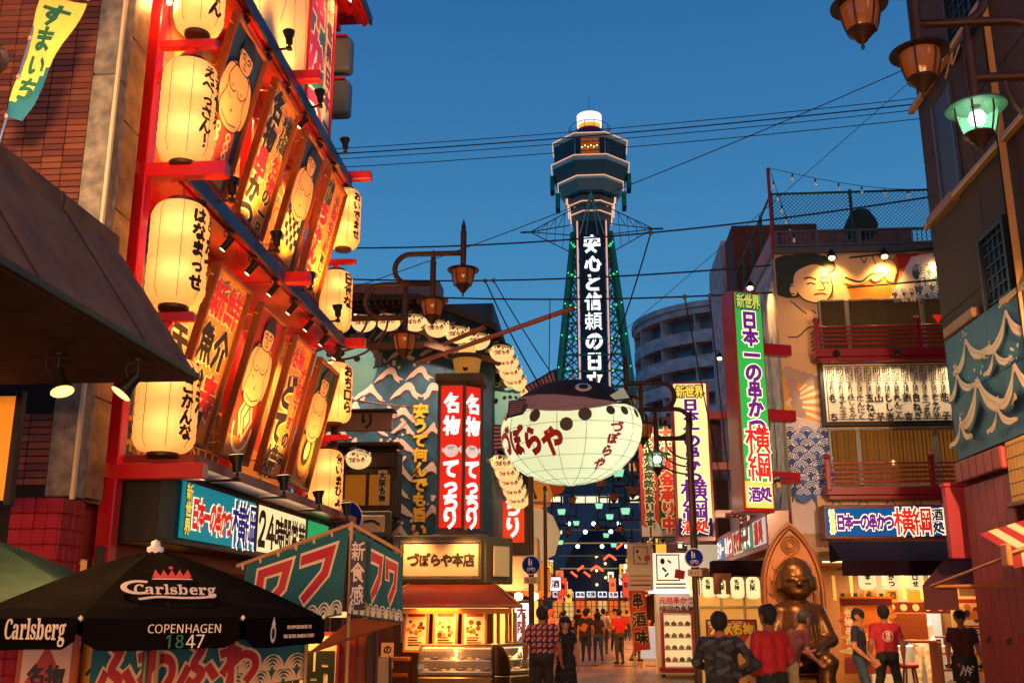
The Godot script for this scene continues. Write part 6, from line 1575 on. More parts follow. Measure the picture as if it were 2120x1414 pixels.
func shopfronts() -> void:
	var rng := RandomNumberGenerator.new()
	rng.seed = 99
	var wood := mat("shop_timber", "8a4a1e", 0.5, {"tex": "grain", "ts": P3(5, 0.8, 5)})
	# blowfish restaurant: orange awning
	var a := thing("orange_awning", "orange cloth awning below the stone framed shop sign", "awning", W(-2.8, 1.75, 20.6))
	begin()
	var P := func(u: float, v: float) -> Vector3: return P3(lerpf(lerpf(-0.95, -1.5, v), lerpf(0.85, 1.5, v), u), lerpf(0.46, 0.02, v) - 0.03 * sin(v * PI), lerpf(-0.9, 0.9, v))
	for i in 10:
		for j in 6: quad(P.call(i / 10.0, (j + 1) / 6.0), P.call((i + 1) / 10.0, (j + 1) / 6.0), P.call((i + 1) / 10.0, j / 6.0), P.call(i / 10.0, j / 6.0))
	put(a, "canvas", commit(), mat("awning_orange", "b8441c", 0.7, {"back": "ff6020", "tex": "fine"}))
	put(a, "front_bar", m_tube([P.call(0, 1), P.call(1, 1)], 0.03, 8), mat("awning_bar", "a8683c", 0.4, {"metal": 0.3}))
	for u: float in [0.0, 1.0]: put(a, "side_arm", m_tube([P.call(u, 0), P.call(u, 1)], 0.025, 6), mat("awning_bar"))
	put(a, "fringe_strip", m_box(P3(2.7, 0.1, 0.02), 0.0), mat("fringe_amber", "d88a30", 0.6), P3(-0.05, -0.07, 0.7))
	area(a, P3(-0.1, -0.05, 0.0), P3(-0.1, -2, 0.1), 2.0, 0.8, 5.5, "ffa450")
	put(a, "under_lamp", m_box(P3(2.0, 0.03, 0.1), 0.005), mat("strip_glow", "ffe0b0", 0.4, {"emit": 1.0, "ecol": "ffc880"}), P3(-0.1, -0.02, 0.0))
	# timber front with posters
	var tf := thing("timber_shop_front", "timber shop front of vertical boards under the orange awning", "shop front", W(-3.2, 0, 22.6))
	for k in 14: put(tf, "board", m_box(P3(0.185, 2.2, 0.05), 0.008), wood, P3(-1.5 + k * 0.19, 1.1, 0))
	for k in 5: put(tf, "post", m_box(P3(0.07, 1.5, 0.09), 0.01), mat("post_amber", "b06a2c", 0.5), P3(1.25 + k * 0.17, 0.9, 0.5 - k * 0.1))
	put(tf, "bench", m_box(P3(1.3, 0.08, 0.4), 0.01), wood, P3(-1.1, 0.75, 1.4))
	put(tf, "bench_rail", m_box(P3(1.3, 0.08, 0.06), 0.01), wood, P3(-1.1, 0.45, 1.55))
	for k in 3:
		var ps := thing("framed_food_poster", "framed food poster under the orange awning, %s from the left" % nth(k), "poster", W(-3.58 + k * 0.6, 0.9, 21.4), 0.0, "food posters at the blowfish restaurant")
		ps.rotation_degrees = P3(-8, 0, 0)
		put(ps, "frame", m_box(P3(0.52, 0.86, 0.06), 0.01), mat("post_amber"), P3(0, 0.4, -0.04))
		p_begin()
		food_print(0.42, 0.76, ["ecd8b0", "e0cc98", "f0dcb8"][k], rng)
		p_commit(ps, "print", P3(0, 0.4, -0.009), mat("print_glow", "ffffff", 0.5, {"vc": 1}))
	display_case("long curved glass display case below the food posters", W(-2.55, 0, 20.0), 0.0, 1.4, rng)
	display_case("short curved glass display case at the shop corner", W(-1.5, 0, 20.7), 55.0, 1.0, rng)
	display_case("curved glass display case around the shop's street corner, furthest", W(-1.35, 0, 22.2), 80.0, 1.2, rng)
	var lb := thing("standing_light_box", "narrow white standing light box with red lettering", "sign", W(-1.55, 0.4, 23.5))
	put(lb, "case", m_box(P3(0.4, 1.5, 0.14), 0.02), mat("sign_case", "3a1c14", 0.5), P3(0, 0.75, -0.08))
	var lf := put(lb, "lit_face", m_box(P3(0.32, 1.4, 0.02), 0.0), mat("lit_cool_white", "eef0f4", 0.4, {"emit": 0.8, "ecol": "f4f6ff"}), P3(0, 0.75, 0))
	letters(lf, "大阪名物", P3(0, 0.5, 0.01), P2(0.2, 0.24), P2(0, -0.32), mat("ink_red", "c3202a", 0.55))
	var rk := thing("leaning_menu_board", "pale menu board leaning at the left shop's edge", "sign", W(-4.05, 0, 19.2), 20.0)
	put(rk, "board", m_box(P3(0.75, 0.85, 0.05), 0.01), mat("board_tan", "b89a6c", 0.6), P3(0, 0.42, 0), P3(-12, 0, 0))
	for q: float in [-1.0, 1.0]: put(rk, "edge", m_box(P3(0.05, 0.9, 0.07), 0.01), mat("dark_wood", "2b1710", 0.6), P3(q * 0.4, 0.42, 0.01), P3(-12, 0, 0))
	for k in 4:
		var nb := thing("paper_notice", "small paper notice board on the timber front, %s from the left" % nth(k), "notice", W(-5.0 + 0.4 * k, 0.55 + 0.5 * (k % 2), 21.7), 0.0, "paper notices at the left shop")
		put(nb, "sheet", m_box(P3(0.26, 0.5, 0.02), 0.0), mat("notice_paper", "d8b48c", 0.6), P3(0, 0.25, 0))
		p_begin()
		p_text("の味", 0, 0.36, 0.16, 0, -0.2, "3a1410", 1.2)
		p_commit(nb, "print", P3(0, 0, 0.011))
	# beyond the corner: pale panel building
	var pb := thing("pale_panel_shop", "pale panelled shop next to the blowfish restaurant's red sign", "shop", W(-2.6, 0, 29.0))
	put(pb, "upper_wall", m_box(P3(2.4, 1.4, 2.0), 0.02), mat("pale_panel", "d8bc9c", 0.6), P3(0, 2.9, 0))
	for k in 3: put(pb, "glow_front", m_box(P3(0.72, 1.9, 0.06), 0.02), mat("shop_front_glow", "ffcf8a", 0.3, {"emit": 0.6, "ecol": "ff9c40"}), P3(-0.8 + k * 0.8, 1.0, 0.3))  # plain glowing panels in place of a lit shop interior
	omni(pb, P3(0, 1.9, 1.6), 3.0, "ffb868", 0.3)
	for k in 6: put(pb, "globe_lamp", m_lathe("glb", [P2(0.001, -0.12), P2(0.1, -0.08), P2(0.12, 0), P2(0.1, 0.08), P2(0.001, 0.12)], 10), mat("globe_warm", "fff0d0", 0.4, {"emit": 1.4, "ecol": "ffe0b0"}), P3(-1.0 + k * 0.42, 2.05, 1.1))
	# mural restaurant: open room behind the awning
	var rm := thing("open_kitchen_room", "warm open restaurant room with kitchen behind the dark awning", "room", W(6.0, 0, 20.0))
	put(rm, "floor", m_box(P3(6.0, 0.06, 5.0), 0.0), mat("room_floor", "5a3820", 0.5), P3(0.6, 0.0, -2.4))
	put(rm, "back_wall", m_box(P3(6.0, 2.7, 0.1), 0.0), mat("room_wood", "b87a38", 0.6, {"tex": "grain", "ts": P3(6, 1, 6)}), P3(0.6, 1.35, -4.6))
	put(rm, "ceiling", m_box(P3(6.0, 0.08, 5.0), 0.0), mat("room_ceiling", "a87a48", 0.7), P3(0.6, 2.72, -2.4))
	put(rm, "end_wall", m_box(P3(0.1, 2.7, 5.0), 0.0), mat("room_wood"), P3(-2.2, 1.35, -2.4))
	put(rm, "end_wall", m_box(P3(0.1, 2.7, 5.0), 0.0), mat("room_wood"), P3(3.4, 1.35, -2.4))
	for k in 8: put(rm, "slat", m_box(P3(0.07, 0.5, 0.04), 0.005), mat("slat_cream", "e0c890", 0.5), P3(-0.9 + k * 0.36, 2.15, -2.6))
	for k in 4:
		var pq := put(rm, "menu_plaque", m_box(P3(0.24, 0.5, 0.03), 0.005), mat("plaque_wood", "b8742c", 0.5), P3(-0.2 + k * 0.45, 2.1, -2.5))
		p_begin()
		p_text(["大名", "お酒", "串", "下町"][k], 0, 0.1, 0.17, 0, -0.2, "2a140a", 1.2)
		p_commit(pq, "print", P3(0, 0, 0.016))
	var nr := put(rm, "curtain_valance", m_box(P3(1.5, 0.24, 0.03), 0.005), mat("noren_maroon", "5c141c", 0.7), P3(0.95, 1.75, -2.9))
	for k in 6: put(nr, "crest", m_cyl(0.07, 0.012, 14), mat("crest_cream", "e8d0a0", 0.6), P3(-0.62 + k * 0.25, 0, 0.014), P3(90, 0, 0))
	put(rm, "kitchen_wall", m_box(P3(1.6, 0.9, 0.06), 0.0), mat("kitchen_steel", "c8d0cc", 0.35, {"metal": 0.3}), P3(1.0, 1.25, -4.4))
	put(rm, "kitchen_bench", m_box(P3(2.0, 0.95, 0.5), 0.01), mat("kitchen_steel"), P3(1.0, 0.48, -3.9))
	for k in 4: put(rm, "pan", m_lathe("pan", [P2(0.001, 0), P2(0.12, 0), P2(0.14, 0.12), P2(0.12, 0.12), P2(0.11, 0.02), P2(0.001, 0.02)], 12), mat("pan_dark", "2a2a2c", 0.4, {"metal": 0.6}), P3(0.4 + k * 0.35, 0.96, -3.85))
	area(rm, P3(0.4, 2.6, -1.6), P3(0.4, 0, -1.6), 3.5, 1.6, 16.0, "ffb060")
	area(rm, P3(1.0, 2.55, -3.6), P3(1.0, 0, -3.9), 1.6, 0.4, 4.0, "eefff4")
	put(rm, "ceiling_lamp", m_box(P3(3.4, 0.04, 0.12), 0.005), mat("strip_glow_soft", "ffe4b8", 0.4, {"emit": 1.6, "ecol": "ffcc88"}), P3(0.4, 2.65, -1.6))
	put(rm, "ceiling_lamp", m_box(P3(1.6, 0.04, 0.1), 0.005), mat("strip_cool", "f0fff8", 0.4, {"emit": 1.6, "ecol": "eafff4"}), P3(1.0, 2.62, -3.6))
	# counter and shelves
	var ct := thing("wooden_counter", "orange wooden counter with shelves inside the open restaurant", "counter", W(6.35, 0, 20.9))
	put(ct, "top", m_box(P3(1.1, 0.05, 0.5), 0.01), wood, P3(-0.4, 1.12, 0))
	put(ct, "end_panel", m_box(P3(0.05, 1.12, 0.6), 0.01), wood, P3(0.18, 0.56, 0))
	put(ct, "back_panel", m_box(P3(1.1, 0.5, 0.04), 0.01), wood, P3(-0.4, 1.4, -0.25))
	for k in 4: put(ct, "shelf", m_box(P3(1.0, 0.03, 0.4), 0.005), wood, P3(0.75, 0.3 + k * 0.3, 0))
	for k in 8: put(ct, "stored_dish", m_lathe("dish2", [P2(0.001, 0), P2(0.045, 0), P2(0.07, 0.03), P2(0.05, 0.035), P2(0.001, 0.05)], 12), mat("dish_%d" % (k % 3), ["e8e0d0", "3a2018", "c8a060"][k % 3], 0.35), P3(0.4 + 0.2 * (k % 4), 0.33 + 0.3 * (k / 4), 0.05), Vector3.ZERO, P3(1.4, 2.0, 1.4))
	var st := thing("red_stool", "round red stool with wooden legs before the counter", "stool", W(5.75, 0, 20.0))
	put(st, "seat", m_lathe("seat", [P2(0.001, 0.68), P2(0.16, 0.68), P2(0.175, 0.72), P2(0.15, 0.76), P2(0.001, 0.77)], 18), mat("stool_red", "b8202c", 0.4))
	for k in 4:
		var an := TAU * (k + 0.5) / 4
		put(st, "leg", m_tube([P3(cos(an) * 0.1, 0.7, sin(an) * 0.1), P3(cos(an) * 0.2, 0.0, sin(an) * 0.2)], 0.02, 6), wood)
	put(st, "foot_ring", m_tube(curve3([P3(0.17, 0.25, 0), P3(0, 0.25, 0.17), P3(-0.17, 0.25, 0), P3(0, 0.25, -0.17), P3(0.17, 0.25, 0)], 4), 0.01, 5), mat("steel_frame", "6a7480", 0.4, {"metal": 0.6}))
	var hb := thing("orange_cloth_banner", "tall orange printed cloth banner hanging in the open restaurant", "banner", W(5.2, 0.55, 20.5))
	put(hb, "cloth", m_box(P3(0.98, 1.4, 0.02), 0.0), mat("cloth_orange", "e07a1c", 0.7), P3(0, 0.7, 0))
	p_begin()
	for k in 26:
		var c := P2(rng.randf_range(-0.42, 0.42), rng.randf_range(0.35, 1.2))
		p_fill([c + P2(-0.16, 0), c + P2(-0.04, 0.05), c + P2(0.14, 0.03), c + P2(0.08, -0.04), c + P2(-0.06, -0.03)], ["f4b040", "f8d890", "c85010", "e89020"][k % 4], true)
	p_rect(-0.48, 1.24, 0.48, 1.36, "6a1418")
	p_rect(-0.48, 0.02, 0.48, 0.28, "d8604c")
	p_text("名物串かつ", -0.36, 1.1, 0.15, 0, -0.17, "fff0d0", 1.2)
	p_text("新世界", 0.34, 1.1, 0.17, 0, -0.2, "fff0d0", 1.2)
	p_commit(hb, "print", P3(0, 0, 0.011), mat("print_glow"))
	for k in 8: put(hb, "flag_tab", m_box(P3(0.08, 0.06, 0.01), 0.0), mat("tab_%d" % (k % 2), ["1c5a2c", "e0a030"][k % 2], 0.6), P3(-0.42 + k * 0.12, 1.43, 0))
	var mp := thing("menu_poster", "cream menu poster with food pictures beside the plank pier", "poster", W(7.1, 1.15, 20.4))
	put(mp, "sheet", m_box(P3(0.75, 0.8, 0.02), 0.0), mat("poster_cream", "ecd8a4", 0.6), P3(0, 0.4, 0))
	p_begin()
	food_print(0.7, 0.76, "f0dca8", rng)
	p_commit(mp, "print", P3(0, 0.4, 0.011), mat("print_glow"))
	for k in 4: paper_lamp(W(4.93 + k * 0.41, 2.26, 19.2), ["日本一", "串かつ", "盛合せ", "酒処"][k], "white paper lamp under the dark awning, %s from the statue" % nth(k))
	for k in 6: paper_lamp(W(2.15 + k * 0.22, 2.16 - 0.015 * k, 22.0 - 0.5 * k), ["大阪", "名物"][k % 2], "white paper lamp left of the golden statue, %s from the left" % nth(k), 0.13, 0.4)
	# left of the statue: glazed corner with posts
	var gc := thing("glazed_corner_front", "lit glazed corner front with cream posts left of the statue", "shop front", W(3.0, 0, 21.5))
	for k in 4:
		put(gc, "pane", m_box(P3(0.42, 1.7, 0.02), 0.0), mat("corner_pane", "d8a860", 0.2, {"emit": 0.4, "ecol": "ffb050"}), P3(-0.62 + k * 0.46, 1.15, 0))
		put(gc, "post", m_box(P3(0.05, 2.3, 0.08), 0.008), mat("slat_cream"), P3(-0.86 + k * 0.46, 1.15, 0.04))
	put(gc, "transom", m_box(P3(1.9, 0.06, 0.1), 0.008), mat("slat_cream"), P3(0.05, 1.75, 0.05))
	put(gc, "brown_screen", m_box(P3(0.36, 0.4, 0.04), 0.01), mat("screen_brown", "8a4a24", 0.6), P3(-0.42, 2.2, 0.6))
	put(gc, "dark_valance", m_box(P3(1.6, 0.3, 0.5), 0.02), mat("awning_dark", "3a2630", 0.75), P3(0.2, 2.5, 0.3))
	var ky := thing("festival_poster_stand", "red rayed poster stand with yellow title behind dark shirted man", "poster", W(2.62, 0.0, 20.2))
	put(ky, "board", m_box(P3(0.95, 1.5, 0.05), 0.01), mat("sign_case"), P3(0, 0.78, -0.03))
	p_begin()
	p_clip(-0.44, 0.1, 0.44, 1.5)
	p_rect(-0.44, 0.1, 0.44, 1.5, "d8a878")
	for k in 12: p_fill([P2(0, 0.7), Vector2.from_angle(TAU * k / 12.0) * 1.4 + P2(0, 0.7), Vector2.from_angle(TAU * (k + 0.5) / 12.0) * 1.4 + P2(0, 0.7)], "b02c24")
	p_ell(P2(0, 0.6), P2(0.28, 0.38), "c89050")
	p_text("大阪名物", -0.3, 1.36, 0.2, 0.2, 0, "f4d040", 1.3, "5a1410", 0.06)
	p_commit(ky, "print", P3(0, 0, -0.003), mat("print_glow"))
	# right of the lane: hanging cloth, white light box, cabinet, flag, boards
	var hc := thing("cream_hanging_cloth", "cream hanging cloth banner with boxed brush marks over the lane", "banner", W(1.32, 2.2, 28.2))
	put(hc, "cloth", m_box(P3(0.68, 1.2, 0.02), 0.0), mat("cloth_cream", "d8c0a4", 0.7), P3(0, 0.6, 0))
	put(hc, "rod", m_tube([P3(-0.4, 1.22, 0), P3(1.6, 1.24, 0)], 0.02, 6), mat("rod_pale", "c8b090", 0.5))
	p_begin()
	for q in [[-0.16, 0.7, 0.2, 1.14]]:
		p_line([P2(q[0], q[1]), P2(q[2], q[1]), P2(q[2], q[3]), P2(q[0], q[3]), P2(q[0], q[1])], 0.02, "2a1c14", false)
	p_ell(P2(-0.06, 1.02), P2(0.035, 0.05), "1c1410")
	p_line([P2(-0.04, 0.9), P2(0.02, 0.8)], 0.035, "1c1410", false)
	p_fill([P2(0.12, 0.76), P2(0.28, 0.8), P2(0.26, 0.92), P2(0.12, 0.9)], "c02420")
	for k in 3: p_rect(-0.28, 0.12 + k * 0.12, 0.28, 0.16 + k * 0.12, ["6a3a24", "c07050", "b08060"][k])
	p_commit(hc, "print", P3(0, 0, 0.011))
	var wb := thing("white_light_box", "white light box with boxed brush marks and red tag", "sign", W(2.15, 2.2, 28.6))
	put(wb, "case", m_box(P3(1.1, 1.0, 0.9), 0.02), mat("lit_box_white", "ece4cc", 0.4, {"emit": 0.7, "ecol": "fff4d4"}), P3(0, 0.5, -0.47))
	put(wb, "side_sheet", m_box(P3(0.95, 0.62, 0.06), 0.01), mat("sheet_white", "d8ccb4", 0.5, {"emit": 0.3, "ecol": "fff0cc"}), P3(0.98, 0.92, -0.2))
	p_begin()
	p_line([P2(-0.36, 0.28), P2(0.24, 0.28), P2(0.24, 0.95), P2(-0.36, 0.95), P2(-0.36, 0.28)], 0.03, "1c1410", false)
	p_ell(P2(-0.2, 0.78), P2(0.06, 0.08), "1c1410")
	p_line([P2(-0.05, 0.8), P2(0.02, 0.74)], 0.05, "1c1410", false)
	p_line([P2(-0.2, 0.6), P2(-0.12, 0.52)], 0.06, "1c1410", false)
	p_line([P2(-0.14, 0.38), P2(-0.06, 0.46)], 0.05, "1c1410", false)
	p_fill([P2(0.1, 0.34), P2(0.36, 0.3), P2(0.4, 0.52), P2(0.14, 0.58)], "c82820")
	for k in 2: p_rect(-0.4, 0.06 + k * 0.1, 0.4, 0.1 + k * 0.1, "4a3a28")
	p_commit(wb, "print", P3(0, 0, -0.015))
	put(wb, "tube_lamp", m_box(P3(1.2, 0.05, 0.06), 0.01), mat("tube_cool", "f0f4ff", 0.4, {"emit": 3.0, "ecol": "e8f0ff"}), P3(0, -0.04, 0.02))
	var ws := thing("white_wall_shop", "white plastered stall with red and black lettering below light box", "shop", W(2.3, 0, 29.4))
	put(ws, "wall", m_box(P3(1.1, 2.15, 0.6), 0.02), mat("stall_white", "d8c4ac", 0.6), P3(0.0, 1.08, 0))
	letters(ws, "元祖串かつ", P3(-0.36, 1.95, 0.31), P2(0.18, 0.18), P2(0.19, 0), mat("ink_red"))
	letters(ws, "横綱の名物", P3(-0.36, 1.72, 0.31), P2(0.18, 0.18), P2(0.19, 0), mat("ink_brown", "2c140c", 0.6))
	var cb := thing("red_display_cabinet", "red framed lit food display cabinet on casters", "cabinet", W(2.24, 0.0, 28.2))
	var cr := mat("cabinet_red", "b8141c", 0.4, {"coat": 0.3})
	put(cb, "base", m_box(P3(1.0, 0.12, 0.62), 0.02), cr, P3(0, 0.2, 0))
	put(cb, "lit_back", m_box(P3(0.76, 1.3, 0.04), 0.0), mat("cabinet_glow", "f8e0a8", 0.4, {"emit": 0.7, "ecol": "ffe0a0"}), P3(0, 0.92, -0.2))
	for q: float in [-1.0, 1.0]:
		put(cb, "frame_post", m_box(P3(0.06, 1.42, 0.06), 0.008), cr, P3(q * 0.39, 0.95, 0.24))
		put(cb, "frame_post", m_box(P3(0.06, 1.42, 0.06), 0.008), cr, P3(q * 0.39, 0.95, -0.24))
		put(cb, "caster", m_cyl(0.05, 0.04, 10), mat("rubber_black", "141414", 0.8), P3(q * 0.4, 0.05, 0.2), P3(90, 0, 0))
	put(cb, "frame_top", m_box(P3(0.84, 0.07, 0.56), 0.01), cr, P3(0, 1.66, 0))
	for r in 4:
		var shf := put(cb, "shelf", m_box(P3(0.72, 0.02, 0.4), 0.0), mat("shelf_white"), P3(0, 0.4 + r * 0.3, 0.0))
		for k in 4: put(shf, "sample_dish", m_lathe("food2", [P2(0.001, 0), P2(0.06, 0), P2(0.08, 0.05), P2(0.03, 0.1), P2(0.001, 0.11)], 9), mat("food_%d" % ((k + r) % 4), ["b04a20", "d8b060", "7a3018", "8a9a48"][(k + r) % 4], 0.6), P3(-0.27 + k * 0.18, 0.01, 0.08))
	put(cb, "glass_front", m_box(P3(0.72, 1.36, 0.008), 0.0), mat("case_glass"), P3(0, 0.94, 0.24))
	var rf := thing("red_upright_flag", "red upright flag with black characters beside the white stall", "flag", W(1.42, 0.6, 30.5), 0.0)
	rf.rotation_degrees.z = 4.0
	put(rf, "cloth", m_box(P3(0.46, 1.7, 0.02), 0.0), mat("flag_red", "c82c20", 0.7), P3(0, 0.85, 0))
	put(rf, "pole", m_tube([P3(-0.25, -0.6, 0), P3(-0.25, 1.8, 0)], 0.015, 6), mat("rod_pale"))
	letters(rf, "串酒味", P3(0, 1.35, 0.01), P2(0.34, 0.4), P2(0, -0.5), mat("ink_black", "17110e", 0.6), mat("gold_letter", "e0a92c", 0.45), 1.2, 0.05)
	var ab := thing("pale_menu_easel", "pale blue menu easel standing in the lane", "sign", W(1.75, 0.0, 32.5), -12.0)
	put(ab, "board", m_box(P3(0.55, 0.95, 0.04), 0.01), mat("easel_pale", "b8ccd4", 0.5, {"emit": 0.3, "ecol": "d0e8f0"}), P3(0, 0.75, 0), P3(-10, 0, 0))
	for q: float in [-1.0, 1.0]: put(ab, "leg", m_tube([P3(q * 0.22, 1.1, -0.05), P3(q * 0.26, 0, 0.12)], 0.015, 6), wood)
	for k in 2:
		var cr2 := thing("drink_crate", ["blue plastic crate stacked on a yellow one in the lane", "yellow plastic crate under a blue one in the lane"][k], "crate", W(2.35, 0.34 - 0.34 * k, 31.5), 0.0, "stacked drink crates")
		var cm := mat("crate_%d" % k, ["1c3c78", "c8a01c"][k], 0.5)
		for j in 4: put(cr2, "crate_wall", m_box(P3(0.44, 0.32, 0.03), 0.006), cm, P3([0, 0, -0.205, 0.205][j], 0.16, [0.16, -0.16, 0, 0][j]), P3(0, 0 if j < 2 else 90, 0))
		put(cr2, "crate_floor", m_box(P3(0.4, 0.02, 0.3), 0.0), cm, P3(0, 0.02, 0))
	# traffic signs
	for k in 2:
		var ts := thing("round_blue_sign", ["round blue path sign on pole in front of the blowfish restaurant", "round blue path sign on pole right of the lane"][k], "traffic sign", W([-1.08, 1.9][k], 0, [19.0, 19.4][k]))
		var pole := mat("sign_pole", "4a2c1c", 0.5, {"metal": 0.3})
		put(ts, "pole", m_cyl(0.05, 4.1 if k == 0 else 5.1, 10), pole, P3(0, 0, -0.06))
		blue_disc(ts, P3(0, [2.49, 2.63][k], 0), 0.17)
		put(ts, "hours_plate", m_box(P3(0.26, 0.12, 0.01), 0.003), mat("plate_tan", "b89878", 0.5), P3(0, [2.22, 2.36][k], 0.0))
		var tm := TextMesh.new()
		tm.text = "9-22"
		tm.font_size = 14
		tm.pixel_size = 0.006
		tm.depth = 0.004
		put(ts, "hours", tm, mat("ink_black"), P3(0, [2.22, 2.36][k], 0.008))
	var bp := thing("slim_brown_pole", "slim brown pole standing left of the lane below the blowfish", "pole", W(-0.83, 0, 19.3))
	put(bp, "shaft", m_cyl(0.035, 3.9, 8), mat("sign_pole"))
	put(bp, "cap", m_cyl(0.05, 0.06, 8, 0.02), mat("sign_pole"), P3(0, 3.9, 0))
	var bg := thing("large_blue_sign", "large round blue sign behind the lowest far lantern", "traffic sign", W(-4.6, 0, 19.2))
	put(bg, "pole", m_cyl(0.05, 3.4, 10), mat("sign_pole"), P3(0, 0, -0.06))
	blue_disc(bg, P3(0, 3.38, 0), 0.33)

# unseen shop fronts added behind the camera as warm fill for canopies and people
func fill_behind() -> void:
	for k in 2:
		var o := thing("fill_shop_front", "unseen shop front added as fill light, behind the camera, %s one" % ["left", "right"][k], "shop", P3(-5.0 + 10.0 * k, 0, 9.0), 180.0)
		put(o, "wall", m_box(P3(9.0, 8.0, 0.4), 0.0), mat("annex_beige", "a8836a", 0.75), P3(0, 4.0, -0.3))
		for j in 4: put(o, "glow_front", m_box(P3(1.9, 2.2, 0.1), 0.01), mat("fill_glow_panel", "ffd8a0", 0.3, {"emit": 1.2, "ecol": "ffb868"}), P3(-3.3 + j * 2.2, 1.5, -0.02))
		put(o, "fill_glow_box", m_box(P3(8.0, 1.2, 0.3), 0.02), mat("fill_sign_glow", "ffe0b0", 0.3, {"emit": 1.2, "ecol": "ffc888"}), P3(0, 3.6, 0.1))
		area(o, P3(0, 3.2, 0.5), P3(0, 3.6, 6.0), 8.0, 2.6, 72.0, "ffb878")

func blue_disc(parent: Node3D, at: Vector3, r: float) -> void:
	var d := put(parent, "disc", m_cyl(r, 0.02, 28), mat("sign_blue", "0c2c8c", 0.85, {"spec": 0.2}), at, P3(90, 0, 0))
	put(d, "rim", m_lathe("rim%.2f" % r, [P2(r - 0.012, 0.0), P2(r + 0.006, -0.003), P2(r + 0.006, 0.026), P2(r - 0.012, 0.024)], 28), mat("sign_white", "d8d4cc", 0.5))
	p_begin()
	var s := r / 0.17
	for k in 2:
		var c := P2(-0.035 + k * 0.04, 0.05 - k * 0.012) * s
		var f := 1.0 - 0.25 * k
		p_ell(c + P2(0, 0.055) * s * f, P2(0.014, 0.016) * s * f, "e8e4dc")
		p_rect(c.x - 0.014 * s * f, c.y - 0.02 * s * f, c.x + 0.014 * s * f, c.y + 0.035 * s * f, "e8e4dc")
		p_rect(c.x - 0.012 * s * f, c.y - 0.06 * s * f, c.x - 0.002 * s * f, c.y - 0.02 * s * f, "e8e4dc")
		p_rect(c.x + 0.002 * s * f, c.y - 0.06 * s * f, c.x + 0.012 * s * f, c.y - 0.02 * s * f, "e8e4dc")
	for q: float in [-1.0, 1.0]: p_arc(P2(q * 0.045, -0.08) * s, 0.028 * s, 0, TAU, 0.007 * s, "e8e4dc", 14)
	p_line([P2(-0.045, -0.08) * s, P2(-0.015, -0.045) * s, P2(0.03, -0.045) * s, P2(0.045, -0.08) * s], 0.007 * s, "e8e4dc", false)
	p_line([P2(-0.015, -0.045) * s, P2(0.0, -0.08) * s, P2(0.03, -0.045) * s], 0.006 * s, "e8e4dc", false)
	p_commit(parent, "symbol", at + P3(0, 0, 0.021))

# ---------------------------------------------------------------- left foreground: parasols and stall cloths
func parasol(label: String, at: Vector3, r: float, rise: float, drop: float, m: Material, called: String) -> Node3D:
	var o := thing("parasol", label, "parasol", at, 0.0, "parasols at the left")
	for k in 8:
		var a := PI * 0.5 + TAU * (k - 0.5) / 8
		var b := PI * 0.5 + TAU * (k + 0.5) / 8
		begin()
		var Q := func(u: float, v: float) -> Vector3:
			var e := P3(cos(a), 0, sin(a)).lerp(P3(cos(b), 0, sin(b)), u)
			var sag := 0.035 * sin(PI * u) * sin(PI * minf(v * 1.1, 1.0))
			var wr := 0.006 * sin(v * 26.0 + u * 5.0) * sin(PI * u)
			return e * r * v + P3(0, rise * (1.0 - pow(v, 1.25)) - sag + wr, 0)
		for i in 8:
			for j in 10: quad(Q.call((i + 1) / 8.0, j / 10.0), Q.call(i / 8.0, j / 10.0), Q.call(i / 8.0, (j + 1) / 10.0), Q.call((i + 1) / 8.0, (j + 1) / 10.0))
		var pn := put(o, "panel", commit(), m)
		begin()
		for i in 10:
			var u0 := 0.02 + 0.96 * i / 10.0
			var u1 := 0.02 + 0.96 * (i + 1) / 10.0
			var d0 := drop * minf(1.0, minf(u0, 1.0 - u0) / 0.12 * 0.35 + 0.65)
			var d1 := drop * minf(1.0, minf(u1, 1.0 - u1) / 0.12 * 0.35 + 0.65)
			var p0: Vector3 = Q.call(u0, 1.0)
			var p1: Vector3 = Q.call(u1, 1.0)
			quad(p1, p0, p0 + P3(0, -d0, 0) + p0 * 0.02 * P3(1, 0, 1), p1 + P3(0, -d1, 0) + p1 * 0.02 * P3(1, 0, 1))
		put(pn, "valance", commit(), m)
		put(o, "rib", m_tube([P3(0, rise - 0.05, 0), P3(cos(a), 0, sin(a)) * r + P3(0, -0.01, 0)], 0.01, 5), mat("rib_grey", "4a4a4a", 0.4))
		put(o, "rib_tip", m_lathe("ribtip", [P2(0.001, -0.015), P2(0.014, 0), P2(0.001, 0.015)], 8), mat("tip_white", "d8d0c4", 0.5), P3(cos(a), 0, sin(a)) * (r + 0.005))
	put(o, "finial", m_lathe("pfin", [P2(0.05, -0.02), P2(0.05, 0.015), P2(0.03, 0.025), P2(0.028, 0.05), P2(0.001, 0.065)], 14), mat("finial_white", "dcd8d4", 0.5), P3(0, rise, 0))
	put(o, "pole", m_tube([P3(0, rise, 0), P3(0, -at.y, 0)], 0.02, 8), mat("rib_grey"))
	return o

func latin(parent: Node3D, s: String, pos: Vector3, rot: Vector3, size: float, m: Material, serif := false, bold := true, sc := Vector3.ONE) -> void:
	var t := TextMesh.new()
	var f := SystemFont.new()
	f.font_names = PackedStringArray(["Droid Serif" if serif else "Droid Sans"])
	f.font_weight = 700 if bold else 400
	t.font = f
	t.text = s
	t.font_size = 32
	t.pixel_size = size / 32.0
	t.depth = 0.003
	put(parent, "lettering", t, m, pos, rot, sc)

